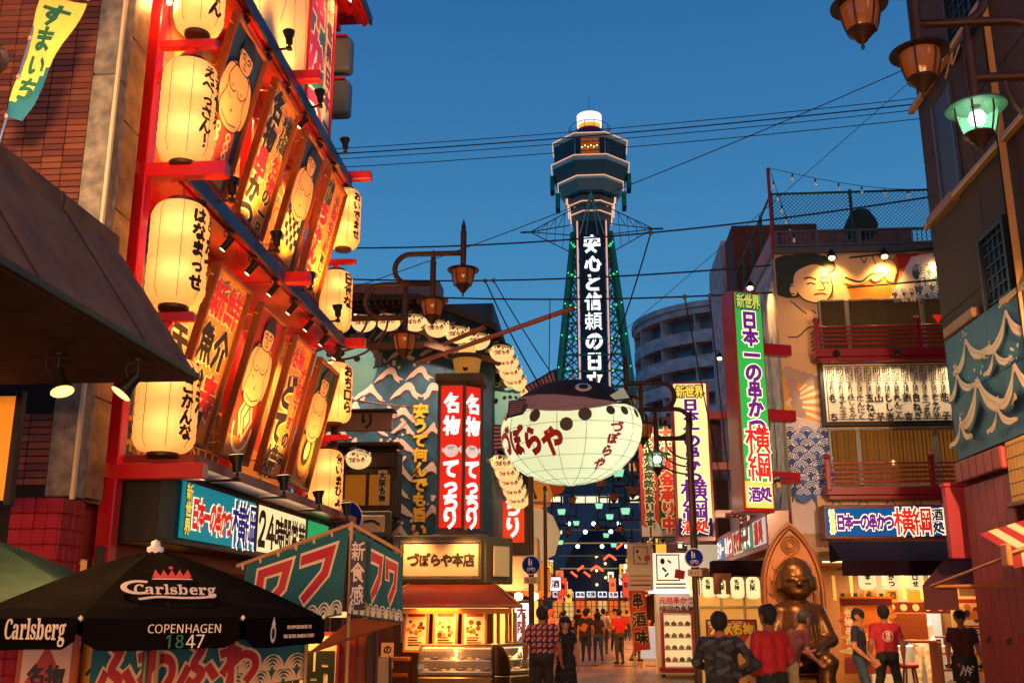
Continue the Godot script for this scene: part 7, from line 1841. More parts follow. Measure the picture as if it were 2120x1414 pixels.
func left_foreground() -> void:
	var dk := mat("parasol_dark", "110d0c", 0.9, {"spec": 0.12, "tex": "fine", "ts": P3(2, 2, 2)})
	var o := parasol("large dark beer parasol with white script lettering in the foreground", W(-2.70, 1.66, 6.3), 1.06, 0.40, 0.16, dk, "dark")
	o.rotation_degrees.y = 27.5
	var wt := mat("parasol_white", "d8c8be", 0.7)
	# front panel faces the camera: printed marks follow its slope
	var slope := rad_to_deg(atan2(0.40, 1.03))
	var fp := Node3D.new()
	fp.name = "front_print"
	fp.position = P3(0.02, 0.13, 0.70)
	fp.scale = P3(0.82, 0.82, 1.0)
	fp.rotation_degrees = P3(-90 + slope + 3, 0, 0)
	o.add_child(fp)
	latin(fp, "Carlsberg", P3(0.06, 0.0, 0.02), P3(0, 0, -1), 0.13, wt, true, true, P3(0.84, 1.6, 1))
	p_begin()
	p_line([P2(-0.17, -0.16), P2(-0.05, -0.125), P2(0.1, -0.14), P2(0.25, -0.13), P2(0.3, -0.10)], 0.035, "d8c8be")
	p_arc(P2(-0.17, 0.03), 0.1, 1.1, 5.0, 0.04, "d8c8be")
	for k in 5: p_fill([P2(-0.08 + k * 0.05, 0.2), P2(-0.02 + k * 0.05, 0.2), P2(-0.055 + k * 0.055, 0.34)], "c8302c")
	p_rect(-0.07, 0.17, 0.17, 0.215, "c8302c")
	p_line([P2(-0.08, 0.16), P2(0.18, 0.16)], 0.018, "d8c8be", false)
	p_ell(P2(0.05, 0.36), P2(0.015, 0.03), "c8302c")
	p_commit(fp, "crown_mark", P3(0.0, 0, 0.022))
	latin(o, "COPENHAGEN", P3(0.1, -0.055, 1.075), P3(0, 0, 0), 0.058, wt, false, false)
	latin(o, "18", P3(0.05, -0.12, 1.078), P3(0, 0, 0), 0.088, mat("parasol_green", "0f6a44", 0.7), false, false)
	latin(o, "47", P3(0.155, -0.12, 1.078), P3(0, 0, 0), 0.088, wt, false, false)
	latin(o, "Carlsberg", P3(-0.62, -0.06, 0.83), P3(0, -45, 0), 0.105, wt, true, true, P3(0.8, 1.3, 1))
	latin(o, "BY APPOINTMENT TO", P3(0.78, -0.055, 0.69), P3(0, 45, 0), 0.026, wt, false, false)
	latin(o, "THE ROYAL DANISH COURT", P3(0.78, -0.105, 0.69), P3(0, 45, 0), 0.026, wt, false, false)
	p_begin()
	p_ell(P2(0, 0), P2(0.026, 0.05), "d8c8be")
	p_ell(P2(0, 0.0), P2(0.016, 0.03), "241a16")
	p_fill([P2(-0.02, 0.045), P2(0.02, 0.045), P2(0, 0.09)], "d8c8be")
	var cm := p_commit(o, "crest_mark", P3(0.58, -0.085, 0.945))
	cm.rotation_degrees.y = 45
	parasol("green parasol half out of the picture at left", W(-4.35, 1.75, 7.1), 1.1, 0.46, 0.14, mat("parasol_green_cloth", "2c5444", 0.85, {"tex": "mottle", "ts": P3(1, 1, 1)}), "green")
	# stall cloths on a bamboo frame
	var f := thing("stall_cloth", "teal festival cloth with red letters and wave scales on poles", "cloth", W(-2.0, 0, 8.6))
	var rod := mat("frame_rod", "b08050", 0.4)
	put(f, "rod", m_tube([P3(-1.0, 2.06, -0.1), P3(0, 2.40, 0.0)], 0.018, 8), rod)
	put(f, "rod", m_tube([P3(0, 2.40, 0.0), P3(0.43, 2.16, -0.1)], 0.018, 8), rod)
	put(f, "pole", m_tube([P3(0, 2.42, 0.0), P3(0, 0, -0.05)], 0.018, 8), rod)
	for side in 2:
		var S := func(u: float, v: float) -> Vector3:
			var top := P3(-0.92, 2.07, -0.1).lerp(P3(-0.02, 2.37, 0.0), u) if side == 0 else P3(0.03, 2.35, 0.0).lerp(P3(0.42, 2.13, -0.1), u)
			var bot := P3(-0.95, 1.50, -0.05).lerp(P3(-0.05, 1.66, 0.05), u) if side == 0 else P3(0.02, 1.66, 0.05).lerp(P3(0.45, 1.60, -0.05), u)
			return top.lerp(bot, v) + P3(0, 0, 0.03 * sin(u * (9.0 if side == 0 else 14.0) + v * 1.5) * v)
		begin()
		for i in 24:
			for j in 10: quad(S.call(i / 24.0, (j + 1) / 10.0), S.call((i + 1) / 24.0, (j + 1) / 10.0), S.call((i + 1) / 24.0, j / 10.0), S.call(i / 24.0, j / 10.0))
		put(f, "cloth_face", commit(), mat("cloth_teal", "1c6874", 0.8, {"tex": "fine", "ts": P3(3, 3, 3)}))
		begin()
		for pas in 2:
			ink = lin("d8c4a4") if pas == 0 else lin("b01c24")
			for i in 2:
				var ch: String = ["ワフ", "フワ"][side][i]
				for st in strokes(ch):
					ribbon(st, 0.16 if pas == 0 else 0.10, 0.004 + 0.004 * pas, 0.6, func(q: Vector2, z: float) -> Vector3: return S.call(0.12 + i * 0.42 + q.x * 0.36 if side == 0 else 0.35 + i * 0.3 + q.x * 0.26, 0.12 + q.y * 0.62) + P3(0.0, 0, z * 2.0))
		put(f, "letters_print", commit(), mat("print", "ffffff", 0.55, {"vc": 1}))
		begin()
		for i in 9:
			for r in 3:
				ink = lin("d8ccb0")
				var pts := []
				for k in 9:
					var an := PI * k / 8.0
					pts.append(P2(0.06 + i * 0.11 + cos(an) * (0.06 - r * 0.018), 0.98 - sin(an) * (0.16 - r * 0.045)))
				ribbon(pts, 0.008, 0.006, 0.0, func(q: Vector2, z: float) -> Vector3: return S.call(clampf(q.x, 0, 1), clampf(q.y, 0, 1)) + P3(0, 0, z))
		put(f, "wave_scale_print", commit(), mat("print"))
	begin()
	ink = lin("18203c")
	box(P3(0.08, 1.98, 0.055), P3(0.13, 0.56, 0.006))
	put(f, "navy_patch", commit(), mat("print"))
	letters(f, "新食感", P3(0.08, 2.17, 0.06), P2(0.11, 0.15), P2(0, -0.175), mat("parasol_white"))
	for k in 7:
		var u := k / 6.0
		put(f, "tie", m_tube([P3(-0.95 + u * 0.93, 2.075 + u * 0.315, -0.09 + 0.09 * u), P3(-0.94 + u * 0.93, 2.03 + u * 0.315, -0.08 + 0.09 * u)], 0.012, 5), mat("tie_cream", "c8b48c", 0.7))
	begin()
	quad(P3(-0.35, 1.34, 0.0), P3(0.02, 1.48, 0.1), P3(0.45, 1.60, -0.1), P3(-0.02, 1.64, -0.3))
	put(f, "orange_skirt", commit(), mat("skirt_orange", "c8703c", 0.75, {"back": "ff9040"}))
	# lower curtain behind the parasol
	var c := thing("stall_curtain", "teal curtain with red rounded letters under the dark parasol", "curtain", W(-3.3, 0, 8.7))
	var T := func(u: float, v: float) -> Vector3: return P3(lerpf(-0.9, 0.95, u), lerpf(1.52, 0.9 + 0.25 * u, v), 0.04 * sin(u * 16.0) * v)
	begin()
	for i in 30:
		for j in 6: quad(T.call(i / 30.0, (j + 1) / 6.0), T.call((i + 1) / 30.0, (j + 1) / 6.0), T.call((i + 1) / 30.0, j / 6.0), T.call(i / 30.0, j / 6.0))
	put(c, "cloth_face", commit(), mat("cloth_teal"))
	for pas in 2:
		for i in 4:
			begin()
			for st in strokes("ふわふわ"[i]):
				ribbon(st, 0.15 if pas == 0 else 0.09, 0.006 + pas * 0.004, 0.6, func(q: Vector2, z: float) -> Vector3: return T.call(0.03 + i * 0.19 + q.x * 0.19, 0.12 + q.y * 0.82) + P3(0, 0, z))
			put(c, "character", commit(), mat("cloth_cream2", "d8b890", 0.75) if pas == 0 else mat("cloth_red", "a8202c", 0.75))
	begin()
	for i in 7:
		for r in 4:
			var pts := []
			for k in 9:
				var an := PI * k / 8.0
				pts.append(P2(0.68 + i * 0.055 + cos(an) * (0.05 - r * 0.012), 0.98 - (i % 2) * 0.25 - sin(an) * (0.3 - r * 0.07)))
			ribbon(pts, 0.006, 0.008, 0.0, func(q: Vector2, z: float) -> Vector3: return T.call(clampf(q.x, 0, 1), clampf(q.y, 0, 1)) + P3(0, 0, z))
	put(c, "wave_scale_print", commit(), mat("cloth_cream2"))
	put(c, "rail", m_tube([P3(-0.95, 1.53, 0), P3(1.0, 1.53, 0)], 0.015, 6), rod)
	for x: float in [-0.3, 0.95]: put(c, "pole", m_tube([P3(x, 1.55, 0.06), P3(x, 0, 0.06)], 0.018, 8), rod)
	# lit notices low at left
	for k in 3:
		var n := thing("lit_notice_board", ["red and cream poster board below the red stone pier", "yellow entrance notice beside the poster board", "bright cream and black light box behind the stall curtain"][k], "notice", W([-4.75, -4.35, -2.75][k], 0.75, [9.0, 9.2, 9.6][k]))
		put(n, "board", m_box(P3([0.55, 0.36, 0.9][k], 0.75, 0.05), 0.01), mat("notice_case_%d" % k, ["a84a20", "c88030", "8a1c18"][k], 0.5), P3(0, 0.38, -0.03))
		p_begin()
		if k == 0:
			p_rect(-0.22, 0.05, 0.22, 0.7, "d8a890")
			p_fill([P2(-0.2, 0.3), P2(0, 0.66), P2(0.2, 0.3), P2(0, 0.1)], "b02824")
			p_text("名物", -0.08, 0.4, 0.17, 0.17, 0, "1c1410", 1.2)
		elif k == 1:
			p_rect(-0.15, 0.05, 0.15, 0.7, "e0a848")
			p_text("入口", -0.07, 0.45, 0.13, 0.14, 0, "2a1a10", 1.2)
		else:
			p_rect(-0.42, 0.03, 0.42, 0.72, "efe2b0")
			p_text("時間", -0.2, 0.38, 0.4, 0.42, 0, "16281c", 1.3)
		p_commit(n, "print", P3(0, 0, -0.004), mat("print_glow", "ffffff", 0.5, {"vc": 1, "emit": 0.25, "ecol": "ffb868"}))
	var sb := thing("red_stall_body", "red boarded stall front behind the parasol", "stall", W(-3.4, 0, 9.9))
	for k in 14: put(sb, "board", m_box(P3(0.19, 1.5, 0.05), 0.008), mat("stall_red_%d" % (k % 2), ["8a1a16", "7a2a18"][k % 2], 0.5), P3(-1.3 + k * 0.2, 0.75, 0))
	area(sb, P3(0, 1.62, 0.5), P3(0, 0.8, 0.2), 2.0, 0.1, 1.5, "ff9c48")
	put(sb, "added_strip_lamp", m_box(P3(2.4, 0.05, 0.06), 0.01), mat("strip_glow", "ffe0b0", 0.4, {"emit": 1.0, "ecol": "ffc880"}), P3(0, 1.66, 0.5))  # added lamp, hidden by the parasol, to light the stall
	for q: float in [-1.0, 1.0]: put(sb, "post", m_box(P3(0.08, 2.3, 0.08), 0.01), mat("dark_wood", "2b1710", 0.6), P3(q * 1.35, 1.15, 0.1))

# ---------------------------------------------------------------- golden statue in a pointed niche (a plain seated figure)
func statue() -> void:
	var o := thing("golden_statue", "bronze gold seated statue before a tall pointed wooden niche", "statue", W(3.38, 0, 17.6))
	var gold := mat("niche_wood", "94561e", 0.45, {"metal": 0.25, "tex": "fine", "ts": P3(2, 2, 2)})
	var bronze := mat("statue_bronze", "6e4a26", 0.34, {"metal": 0.7, "tex": "mottle", "ts": P3(2, 2, 2)})
	var arch := func(w: float, y0: float, y1: float, tip: float) -> Array:
		var p := [P2(-w, y0), P2(w, y0), P2(w, y1)]
		for k in range(1, 8):
			var t := k / 8.0
			p.append(P2(-w + 2.0 * w * cos(t * PI / 3.0), y1 + (tip - y1) * sin(t * PI / 3.0) / sin(PI / 3.0)))
		p.append(P2(0, tip))
		for k in range(7, 0, -1):
			var t := k / 8.0
			p.append(P2(w - 2.0 * w * cos(t * PI / 3.0), y1 + (tip - y1) * sin(t * PI / 3.0) / sin(PI / 3.0)))
		p.append(P2(-w, y1))
		return p
	put(o, "niche_back", m_prism(arch.call(0.52, 0.3, 2.0, 3.16), 0.16), gold, P3(0, 0, -0.5))
	var rim := []
	for p: Vector2 in arch.call(0.48, 0.35, 2.0, 3.06): rim.append(P3(p.x, p.y, -0.32))
	rim.append(rim[0])
	put(o, "niche_rim", m_tube(rim, 0.04, 8), gold)
	var rim2 := []
	for p: Vector2 in arch.call(0.34, 0.35, 1.9, 2.6): rim2.append(P3(p.x, p.y, -0.33))
	put(o, "inner_rim", m_tube(rim2, 0.025, 8), gold)
	for k in 3:
		var pts := []
		for i in 17: pts.append(P3(cos(TAU * i / 16) * (0.15 - k * 0.045), 2.76 + sin(TAU * i / 16) * (0.15 - k * 0.045), -0.325))
		put(o, "rosette_ring", m_tube(pts, 0.018, 6), gold)
	for q: float in [-1.0, 1.0]:
		for k in 3:
			put(o, "carved_leaf", m_prism(curve2([P2(0, 0), P2(q * 0.06, 0.05), P2(q * 0.05, 0.13), P2(0, 0.17), P2(-q * 0.04, 0.09)], 3, true), 0.03), gold, P3(q * (0.37 - 0.05 * k), 1.95 + k * 0.2, -0.34))
	put(o, "pedestal", m_box(P3(1.0, 0.5, 0.9), 0.03), gold, P3(0, 0.25, 0.05))
	put(o, "seat_step", m_box(P3(0.9, 0.18, 0.7), 0.03), bronze, P3(0, 0.58, 0.0))
	# robed seated figure: round head, robe, hands in the lap
	var c := "ffffff"
	var B := [[P3(0, 0.95, -0.1), P3(0, 1.45, -0.1), 0.31, 0.26, c], [P3(-0.2, 1.5, -0.1), P3(0.2, 1.5, -0.1), 0.14, 0.14, c], [P3(0, 1.55, -0.08), P3(0, 1.78, -0.06), 0.1, 0.1, c],
		[P3(0, 1.9, -0.05), P3(0, 2.1, -0.07), 0.21, 0.21, c], [P3(0, 1.82, 0.04), P3(0, 1.80, 0.07), 0.13, 0.1, c], [P3(0, 1.98, 0.15), P3(0, 1.92, 0.19), 0.025, 0.04, c],
		[P3(0.22, 2.0, -0.05), P3(0.225, 1.86, -0.03), 0.04, 0.035, c], [P3(-0.22, 2.0, -0.05), P3(-0.225, 1.86, -0.03), 0.04, 0.035, c],
		[P3(-0.07, 1.8, 0.12), P3(0.07, 1.8, 0.12), 0.018, 0.018, c]]
	for q: float in [-1.0, 1.0]:
		B.append([P3(q * 0.24, 1.5, -0.08), P3(q * 0.36, 1.12, 0.0), 0.12, 0.1, c])
		B.append([P3(q * 0.36, 1.12, 0.0), P3(q * 0.1, 0.98, 0.3), 0.1, 0.08, c])
		B.append([P3(q * 0.1, 0.98, 0.3), P3(q * 0.02, 0.95, 0.33), 0.07, 0.05, c])
		B.append([P3(q * 0.15, 0.84, -0.05), P3(q * 0.24, 0.82, 0.38), 0.17, 0.13, c])
		B.append([P3(q * 0.24, 0.82, 0.38), P3(q * 0.2, 0.48, 0.42), 0.12, 0.09, c])
		B.append([P3(q * 0.2, 0.45, 0.42), P3(q * 0.21, 0.42, 0.58), 0.08, 0.06, c])
		B.append([P3(q * 0.07, 2.0, 0.145), P3(q * 0.12, 1.99, 0.125), 0.024, 0.02, c])
	begin()
	sdf_append(B, 0.02, 0.05)
	put(o, "figure", commit(), bronze).scale = P3(1.28, 1.1, 1.15)
	for k in 9:
		var a := -0.9 + 1.8 * k / 8.0
		put(o, "robe_fold", m_tube([P3(sin(a) * 0.34, 1.46, cos(a) * 0.21 - 0.03), P3(sin(a) * 0.39, 1.1, cos(a) * 0.25)], 0.014, 5), bronze)
	spot(o, P3(-0.5, 3.6, 1.6), P3(0, 1.8, 0), 9.0, 34.0, "ffb468", 0.1)
	var lamp := put(o, "niche_lamp", m_tube([P3(-0.5, 3.66, 1.58), P3(-0.46, 3.54, 1.52)], 0.05, 10), mat("lamp_black", "1b1614", 0.45))
	put(lamp, "lamp_arm", m_tube([P3(-0.5, 3.66, 1.58), P3(0.0, 3.75, 0.5), P3(0.1, 3.5, -0.4)], 0.015, 5), mat("lamp_black"))

# ---------------------------------------------------------------- overhead wires
func wire(label: String, a: Vector3, b: Vector3, sag: float, r := 0.012) -> void:
	var o := thing("overhead_cable", label, "cable", a, 0.0, "overhead cables")
	var pts := []
	for k in 17:
		var f := k / 16.0
		pts.append((b - a) * f + P3(0, -sag * 4.0 * f * (1.0 - f), 0))
	put(o, "strand", m_tube(pts, r, 5), mat("wire_black", "141416", 0.6))
	put(o, "anchor", m_lathe("anch", [P2(0.001, -0.06), P2(0.04, -0.04), P2(0.03, 0.0), P2(0.045, 0.03), P2(0.001, 0.06)], 8), mat("insulator", "7a5a44", 0.4), pts[0])

func cables() -> void:
	for k in 4:
		wire("black power cable crossing before the tower's deck, %s from the top" % nth(k), W(-9.5, 14.42 - 0.16 * k - (0.1 if k == 3 else 0.0), 26.5), W(9.0, 14.42 - 0.16 * k - (0.1 if k == 3 else 0.0), 24.5), 0.16, 0.012 if k != 1 else 0.018)
	for k in 3:
		wire("black cable crossing below the tower's spokes, %s from the top" % nth(k), W(-6.0, [10.35, 9.55, 9.2][k], 23.5), W(8.5, [9.7, 8.6, 7.9][k], 19.0), 0.35, 0.02)
	wire("thin cable slanting from left across the sky to the top right lamp", W(-6.0, 8.6, 22.0), W(7.2, 11.9, 17.5), 0.2, 0.01)
	wire("thin red cord slanting up to the roof mast", W(-1.5, 6.2, 24.0), W(9.5, 14.3, 18.0), 0.1, 0.007)
	wire("black drop cable falling from the insulators to the blowfish's left side", W(-2.3, 9.04, 22.35), W(-0.9, 6.05, 20.6), 0.1, 0.016)
	wire("black drop cable beside the first behind the blowfish", W(-2.1, 9.02, 22.29), W(-0.55, 6.15, 20.6), 0.06, 0.013)
	wire("black stay cable falling across the tower's right edge", W(1.45, 9.67, 21.19), W(0.25, 6.15, 20.5), 0.15, 0.016)
	wire("yellowish drop cable in front of the yellow sign, left one", W(2.1, 8.13, 20.99), W(2.9, 4.6, 23.0), 0.05, 0.014)
	wire("yellowish drop cable in front of the yellow sign, right one", W(2.6, 8.09, 20.83), W(3.1, 4.4, 23.0), 0.05, 0.014)

func people() -> void:
	person("man in red plaid shirt and dark shorts at left of lane", W(-0.84, 0, 18.0), 175.0, {"shirt": "plaid", "legs": "2a2522", "shorts": 1, "hair": "2a1a14", "skin": "a8694a", "w": 1.12, "sleeve": 0.7, "h": 1.74, "look": 8.0}, 0.014)
	person("woman in long black dress with bobbed hair facing the camera", W(-0.46, 0, 18.3), 8.0, {"shirt": "dots", "legs": "161416", "dress": 1, "longhair": 1, "skin": "c08a68", "w": 0.86, "sleeve": 0.3, "h": 1.58, "pose": {"RW": P3(0.03, 0.02, 0.03)}})
	person("man in dark camouflage shirt with hand on hip in foreground", W(1.48, 0, 12.5), 170.0, {"shirt": "camo", "legs": "181a1e", "sleeve": 1.0, "w": 1.12, "h": 1.66, "skin": "a06a4a", "pose": {"LE": P3(0.02, 0.03, 0.1), "LW": P3(-0.16, 0.2, 0.1), "RE": P3(-0.14, 0.02, -0.05), "RW": P3(0.12, 0.14, -0.02)}}, 0.018)
	person("man in red shirt seen from behind left in the foreground", W(2.06, 0, 12.6), 215.0, {"shirt": "b01c20", "legs": "1c1e24", "w": 1.14, "h": 1.74, "skin": "8a5538", "sleeve": 0.75, "pose": {"LW": P3(-0.02, 0.16, 0.14), "RW": P3(0.02, 0.12, 0.16)}}, 0.018)
	person("young man in navy shirt and jeans before orange cloth banner", W(4.5, 0, 18.4), 62.0, {"shirt": "161c2c", "legs": "2c4058", "h": 1.7, "w": 0.92, "nod": 14.0, "skin": "b87a54", "pose": {"LW": P3(-0.1, 0.02, 0.14), "RW": P3(0.12, 0.02, 0.14), "RK": P3(-0.02, 0, 0.1), "RA": P3(-0.03, 0, 0.05)}})
	var rs := person("young man in red shirt with white round back print", W(5.0, 0, 18.6), 180.0, {"shirt": "b0202c", "legs": "14181e", "h": 1.76, "w": 1.04, "skin": "a86a48", "pose": {"LA": P3(0.1, 0, 0), "LK": P3(0.05, 0, 0), "RA": P3(-0.12, 0, 0.04), "RK": P3(-0.06, 0, 0.03)}})
	p_begin()
	p_arc(P2(0, 0), 0.085, 0, TAU, 0.008, "e8d8cc", 24)
	p_text("横綱", 0, 0.035, 0.07, 0, -0.07, "e8d8cc", 1.1)
	var bp := p_commit(rs, "back_print", P3(0, 1.27, -0.148))
	bp.rotation_degrees = P3(0, 180, 0)
	var br := person("young man in brown shirt with black printed apron looking down", W(6.2, 0, 18.4), -20.0, {"shirt": "4a1c12", "legs": "16181c", "h": 1.68, "w": 0.98, "nod": 10.0, "look": 15.0, "lean": 0.1, "skin": "a86a48", "pose": {"LW": P3(0.02, 0.05, 0.06), "RW": P3(0.02, 0.02, 0.06), "LK": P3(0.03, 0, 0.05)}})
	begin()
	for i in 8:
		var u0 := -0.2 + 0.05 * i
		var z0 := 0.15 - u0 * u0 * 1.6
		var u1 := u0 + 0.05
		var z1 := 0.15 - u1 * u1 * 1.6
		quad(P3(u0, 0.56, z0 + 0.03), P3(u1, 0.56, z1 + 0.03), P3(u1, 0.97, z1), P3(u0, 0.97, z0))
	put(br, "apron", commit(), mat("apron_black", "141418", 0.7))
	p_begin()
	for k in 12: p_line([P2(-0.1 + 0.018 * k, -0.1 + 0.05 * (k % 4)), P2(-0.06 + 0.016 * k, -0.05 + 0.04 * (k % 3))], 0.018, "d8ccc4", false)
	p_rect(-0.13, 0.03, -0.08, 0.09, "b02020")
	p_commit(br, "apron_print", P3(0.02, 0.76, 0.185))
	person("cook in white coat and no hat behind the kitchen bench", W(7.0, 0, 23.3), -10.0, {"shirt": "e0e0dc", "legs": "d8d8d4", "sleeve": 1.0, "h": 1.7, "skin": "b07a58", "pose": {"LW": P3(-0.1, 0.15, 0.25), "RW": P3(0.1, 0.15, 0.25)}}, 0.025, false)
	person("stooping man in maroon shirt and pale trousers before the statue", W(3.0, 0, 16.7), 120.0, {"shirt": "4a1016", "legs": "8a7a4c", "h": 1.66, "lean": 0.55, "nod": 15.0, "skin": "8a5538", "pose": {"LW": P3(0, 0.1, 0.3), "RW": P3(0, 0.1, 0.3), "LE": P3(0, 0, 0.12), "RE": P3(0, 0, 0.12)}})
	# walkers further down the street
	var far := [[-0.2, 35.3, 180.0, "man in navy shirt with orange shoulder bag walking away", {"shirt": "161a24", "legs": "1c2434", "h": 1.68}], [0.2, 35.6, 185.0, "woman in jeans and loose dark top in mid lane", {"shirt": "3a2a28", "legs": "34506c", "longhair": 1, "h": 1.6, "w": 0.88}], [0.88, 34.5, 215.0, "man in red shirt and grey trousers standing with arms folded in mid lane", {"shirt": "b01c2c", "legs": "3a3c38", "h": 1.7, "w": 1.08, "pose": {"LW": P3(-0.12, 0.2, 0.16), "RW": P3(0.12, 0.2, 0.16)}}],
		[1.45, 35.8, 100.0, "woman in black printed shirt and grey trousers by the easel", {"shirt": "141414", "legs": "6a6460", "longhair": 1, "h": 1.58, "w": 0.88}], [-0.85, 31.0, 20.0, "woman in pale beige dress walking behind the plaid shirted man", {"shirt": "c8a890", "legs": "b89880", "dress": 1, "h": 1.62, "w": 0.86, "longhair": 1}], [-1.25, 33.0, 200.0, "person with pink cap behind the plaid shirted man", {"shirt": "c87a64", "legs": "4a3a34", "hair": "c05a50", "h": 1.68}],
		[0.45, 41.0, 175.0, "man in white shirt walking away in the middle distance", {"shirt": "d0c0b0", "legs": "22242a", "h": 1.72}], [0.95, 44.0, 10.0, "man in tan shirt walking towards the camera in middle distance", {"shirt": "a8825c", "legs": "1c1e24", "h": 1.72}], [-0.15, 50.0, 180.0, "person in mustard shirt far down the lane", {"shirt": "b08a3c", "legs": "2a2a2c", "h": 1.75}], [-0.7, 56.0, 180.0, "person in black far down the lane at left", {"shirt": "18181a", "legs": "18181a", "h": 1.72}], [0.7, 58.0, 0.0, "person in grey green shirt far down the lane", {"shirt": "6a7a68", "legs": "26282c", "h": 1.7}], [-1.7, 38.0, 150.0, "person in ochre shirt by the left shops", {"shirt": "b06a30", "legs": "2c2018", "h": 1.7}], [1.75, 40.0, 200.0, "person in orange shirt by the right shops", {"shirt": "c86a28", "legs": "241c18", "h": 1.66}]]
	for k in 8:
		far.append([-1.9 + 0.55 * k, 47.0 + 5.0 * (k % 3) + k, 180.0 * (k % 2), "far walker in %s clothes, %s of the distant crowd from the left" % [["black", "cream", "blue grey", "rust"][k % 4], nth(k)], {"shirt": ["1c1c20", "c8b8a0", "56687c", "a8582c"][k % 4], "legs": ["20242c", "3a3430"][k % 2], "h": 1.62 + 0.03 * (k % 5)}])
	var step := 0
	for f in far:
		var sp: Dictionary = f[4]
		if not sp.has("pose") and not sp.has("dress"): sp.pose = {"LK": P3(0, 0.01, 0.1), "LA": P3(0, 0.02, 0.16), "RA": P3(0, 0.05, -0.2), "RK": P3(0, 0, -0.03), "LW": P3(0, 0.02, -0.12), "RW": P3(0, 0.02, 0.12)}
		var p := person(f[3], W(f[0], 0.02, f[1]), f[2], sp, 0.03, false)
		if step == 0: put(p, "shoulder_bag", m_box(P3(0.2, 0.26, 0.1), 0.03), mat("bag_orange", "b8681c", 0.6), P3(0.05, 1.12, -0.17), P3(0, 0, 20))
		step += 1

# ---------------------------------------------------------------- bodies: tapered bones joined by a smooth minimum, meshed as surface nets
func cloth_colour(spec: String, p: Vector3) -> Color:
	if spec == "plaid":
		var a := int(floor(p.y / 0.032)) % 3
		var b := int(floor((p.x + 3.0) / 0.032)) % 3
		if a == 0 and b == 0: return lin("1c2440")
		if a == 0 or b == 0: return lin("4a2436")
		return lin("c23434") if (a + b) % 2 == 0 else lin("d8a39a")
	if spec == "camo":
		var n := sin(p.x * 31.0 + sin(p.y * 23.0) * 2.0) + sin(p.y * 37.0 + p.z * 29.0)
		return lin("2c3038") if n > 0.5 else (lin("15171c") if n > -0.6 else lin("464a50"))
	if spec == "dots":
		return lin("55504c") if sin(p.x * 90.0) * sin(p.y * 90.0) > 0.75 else lin("141214")
	return lin(spec)

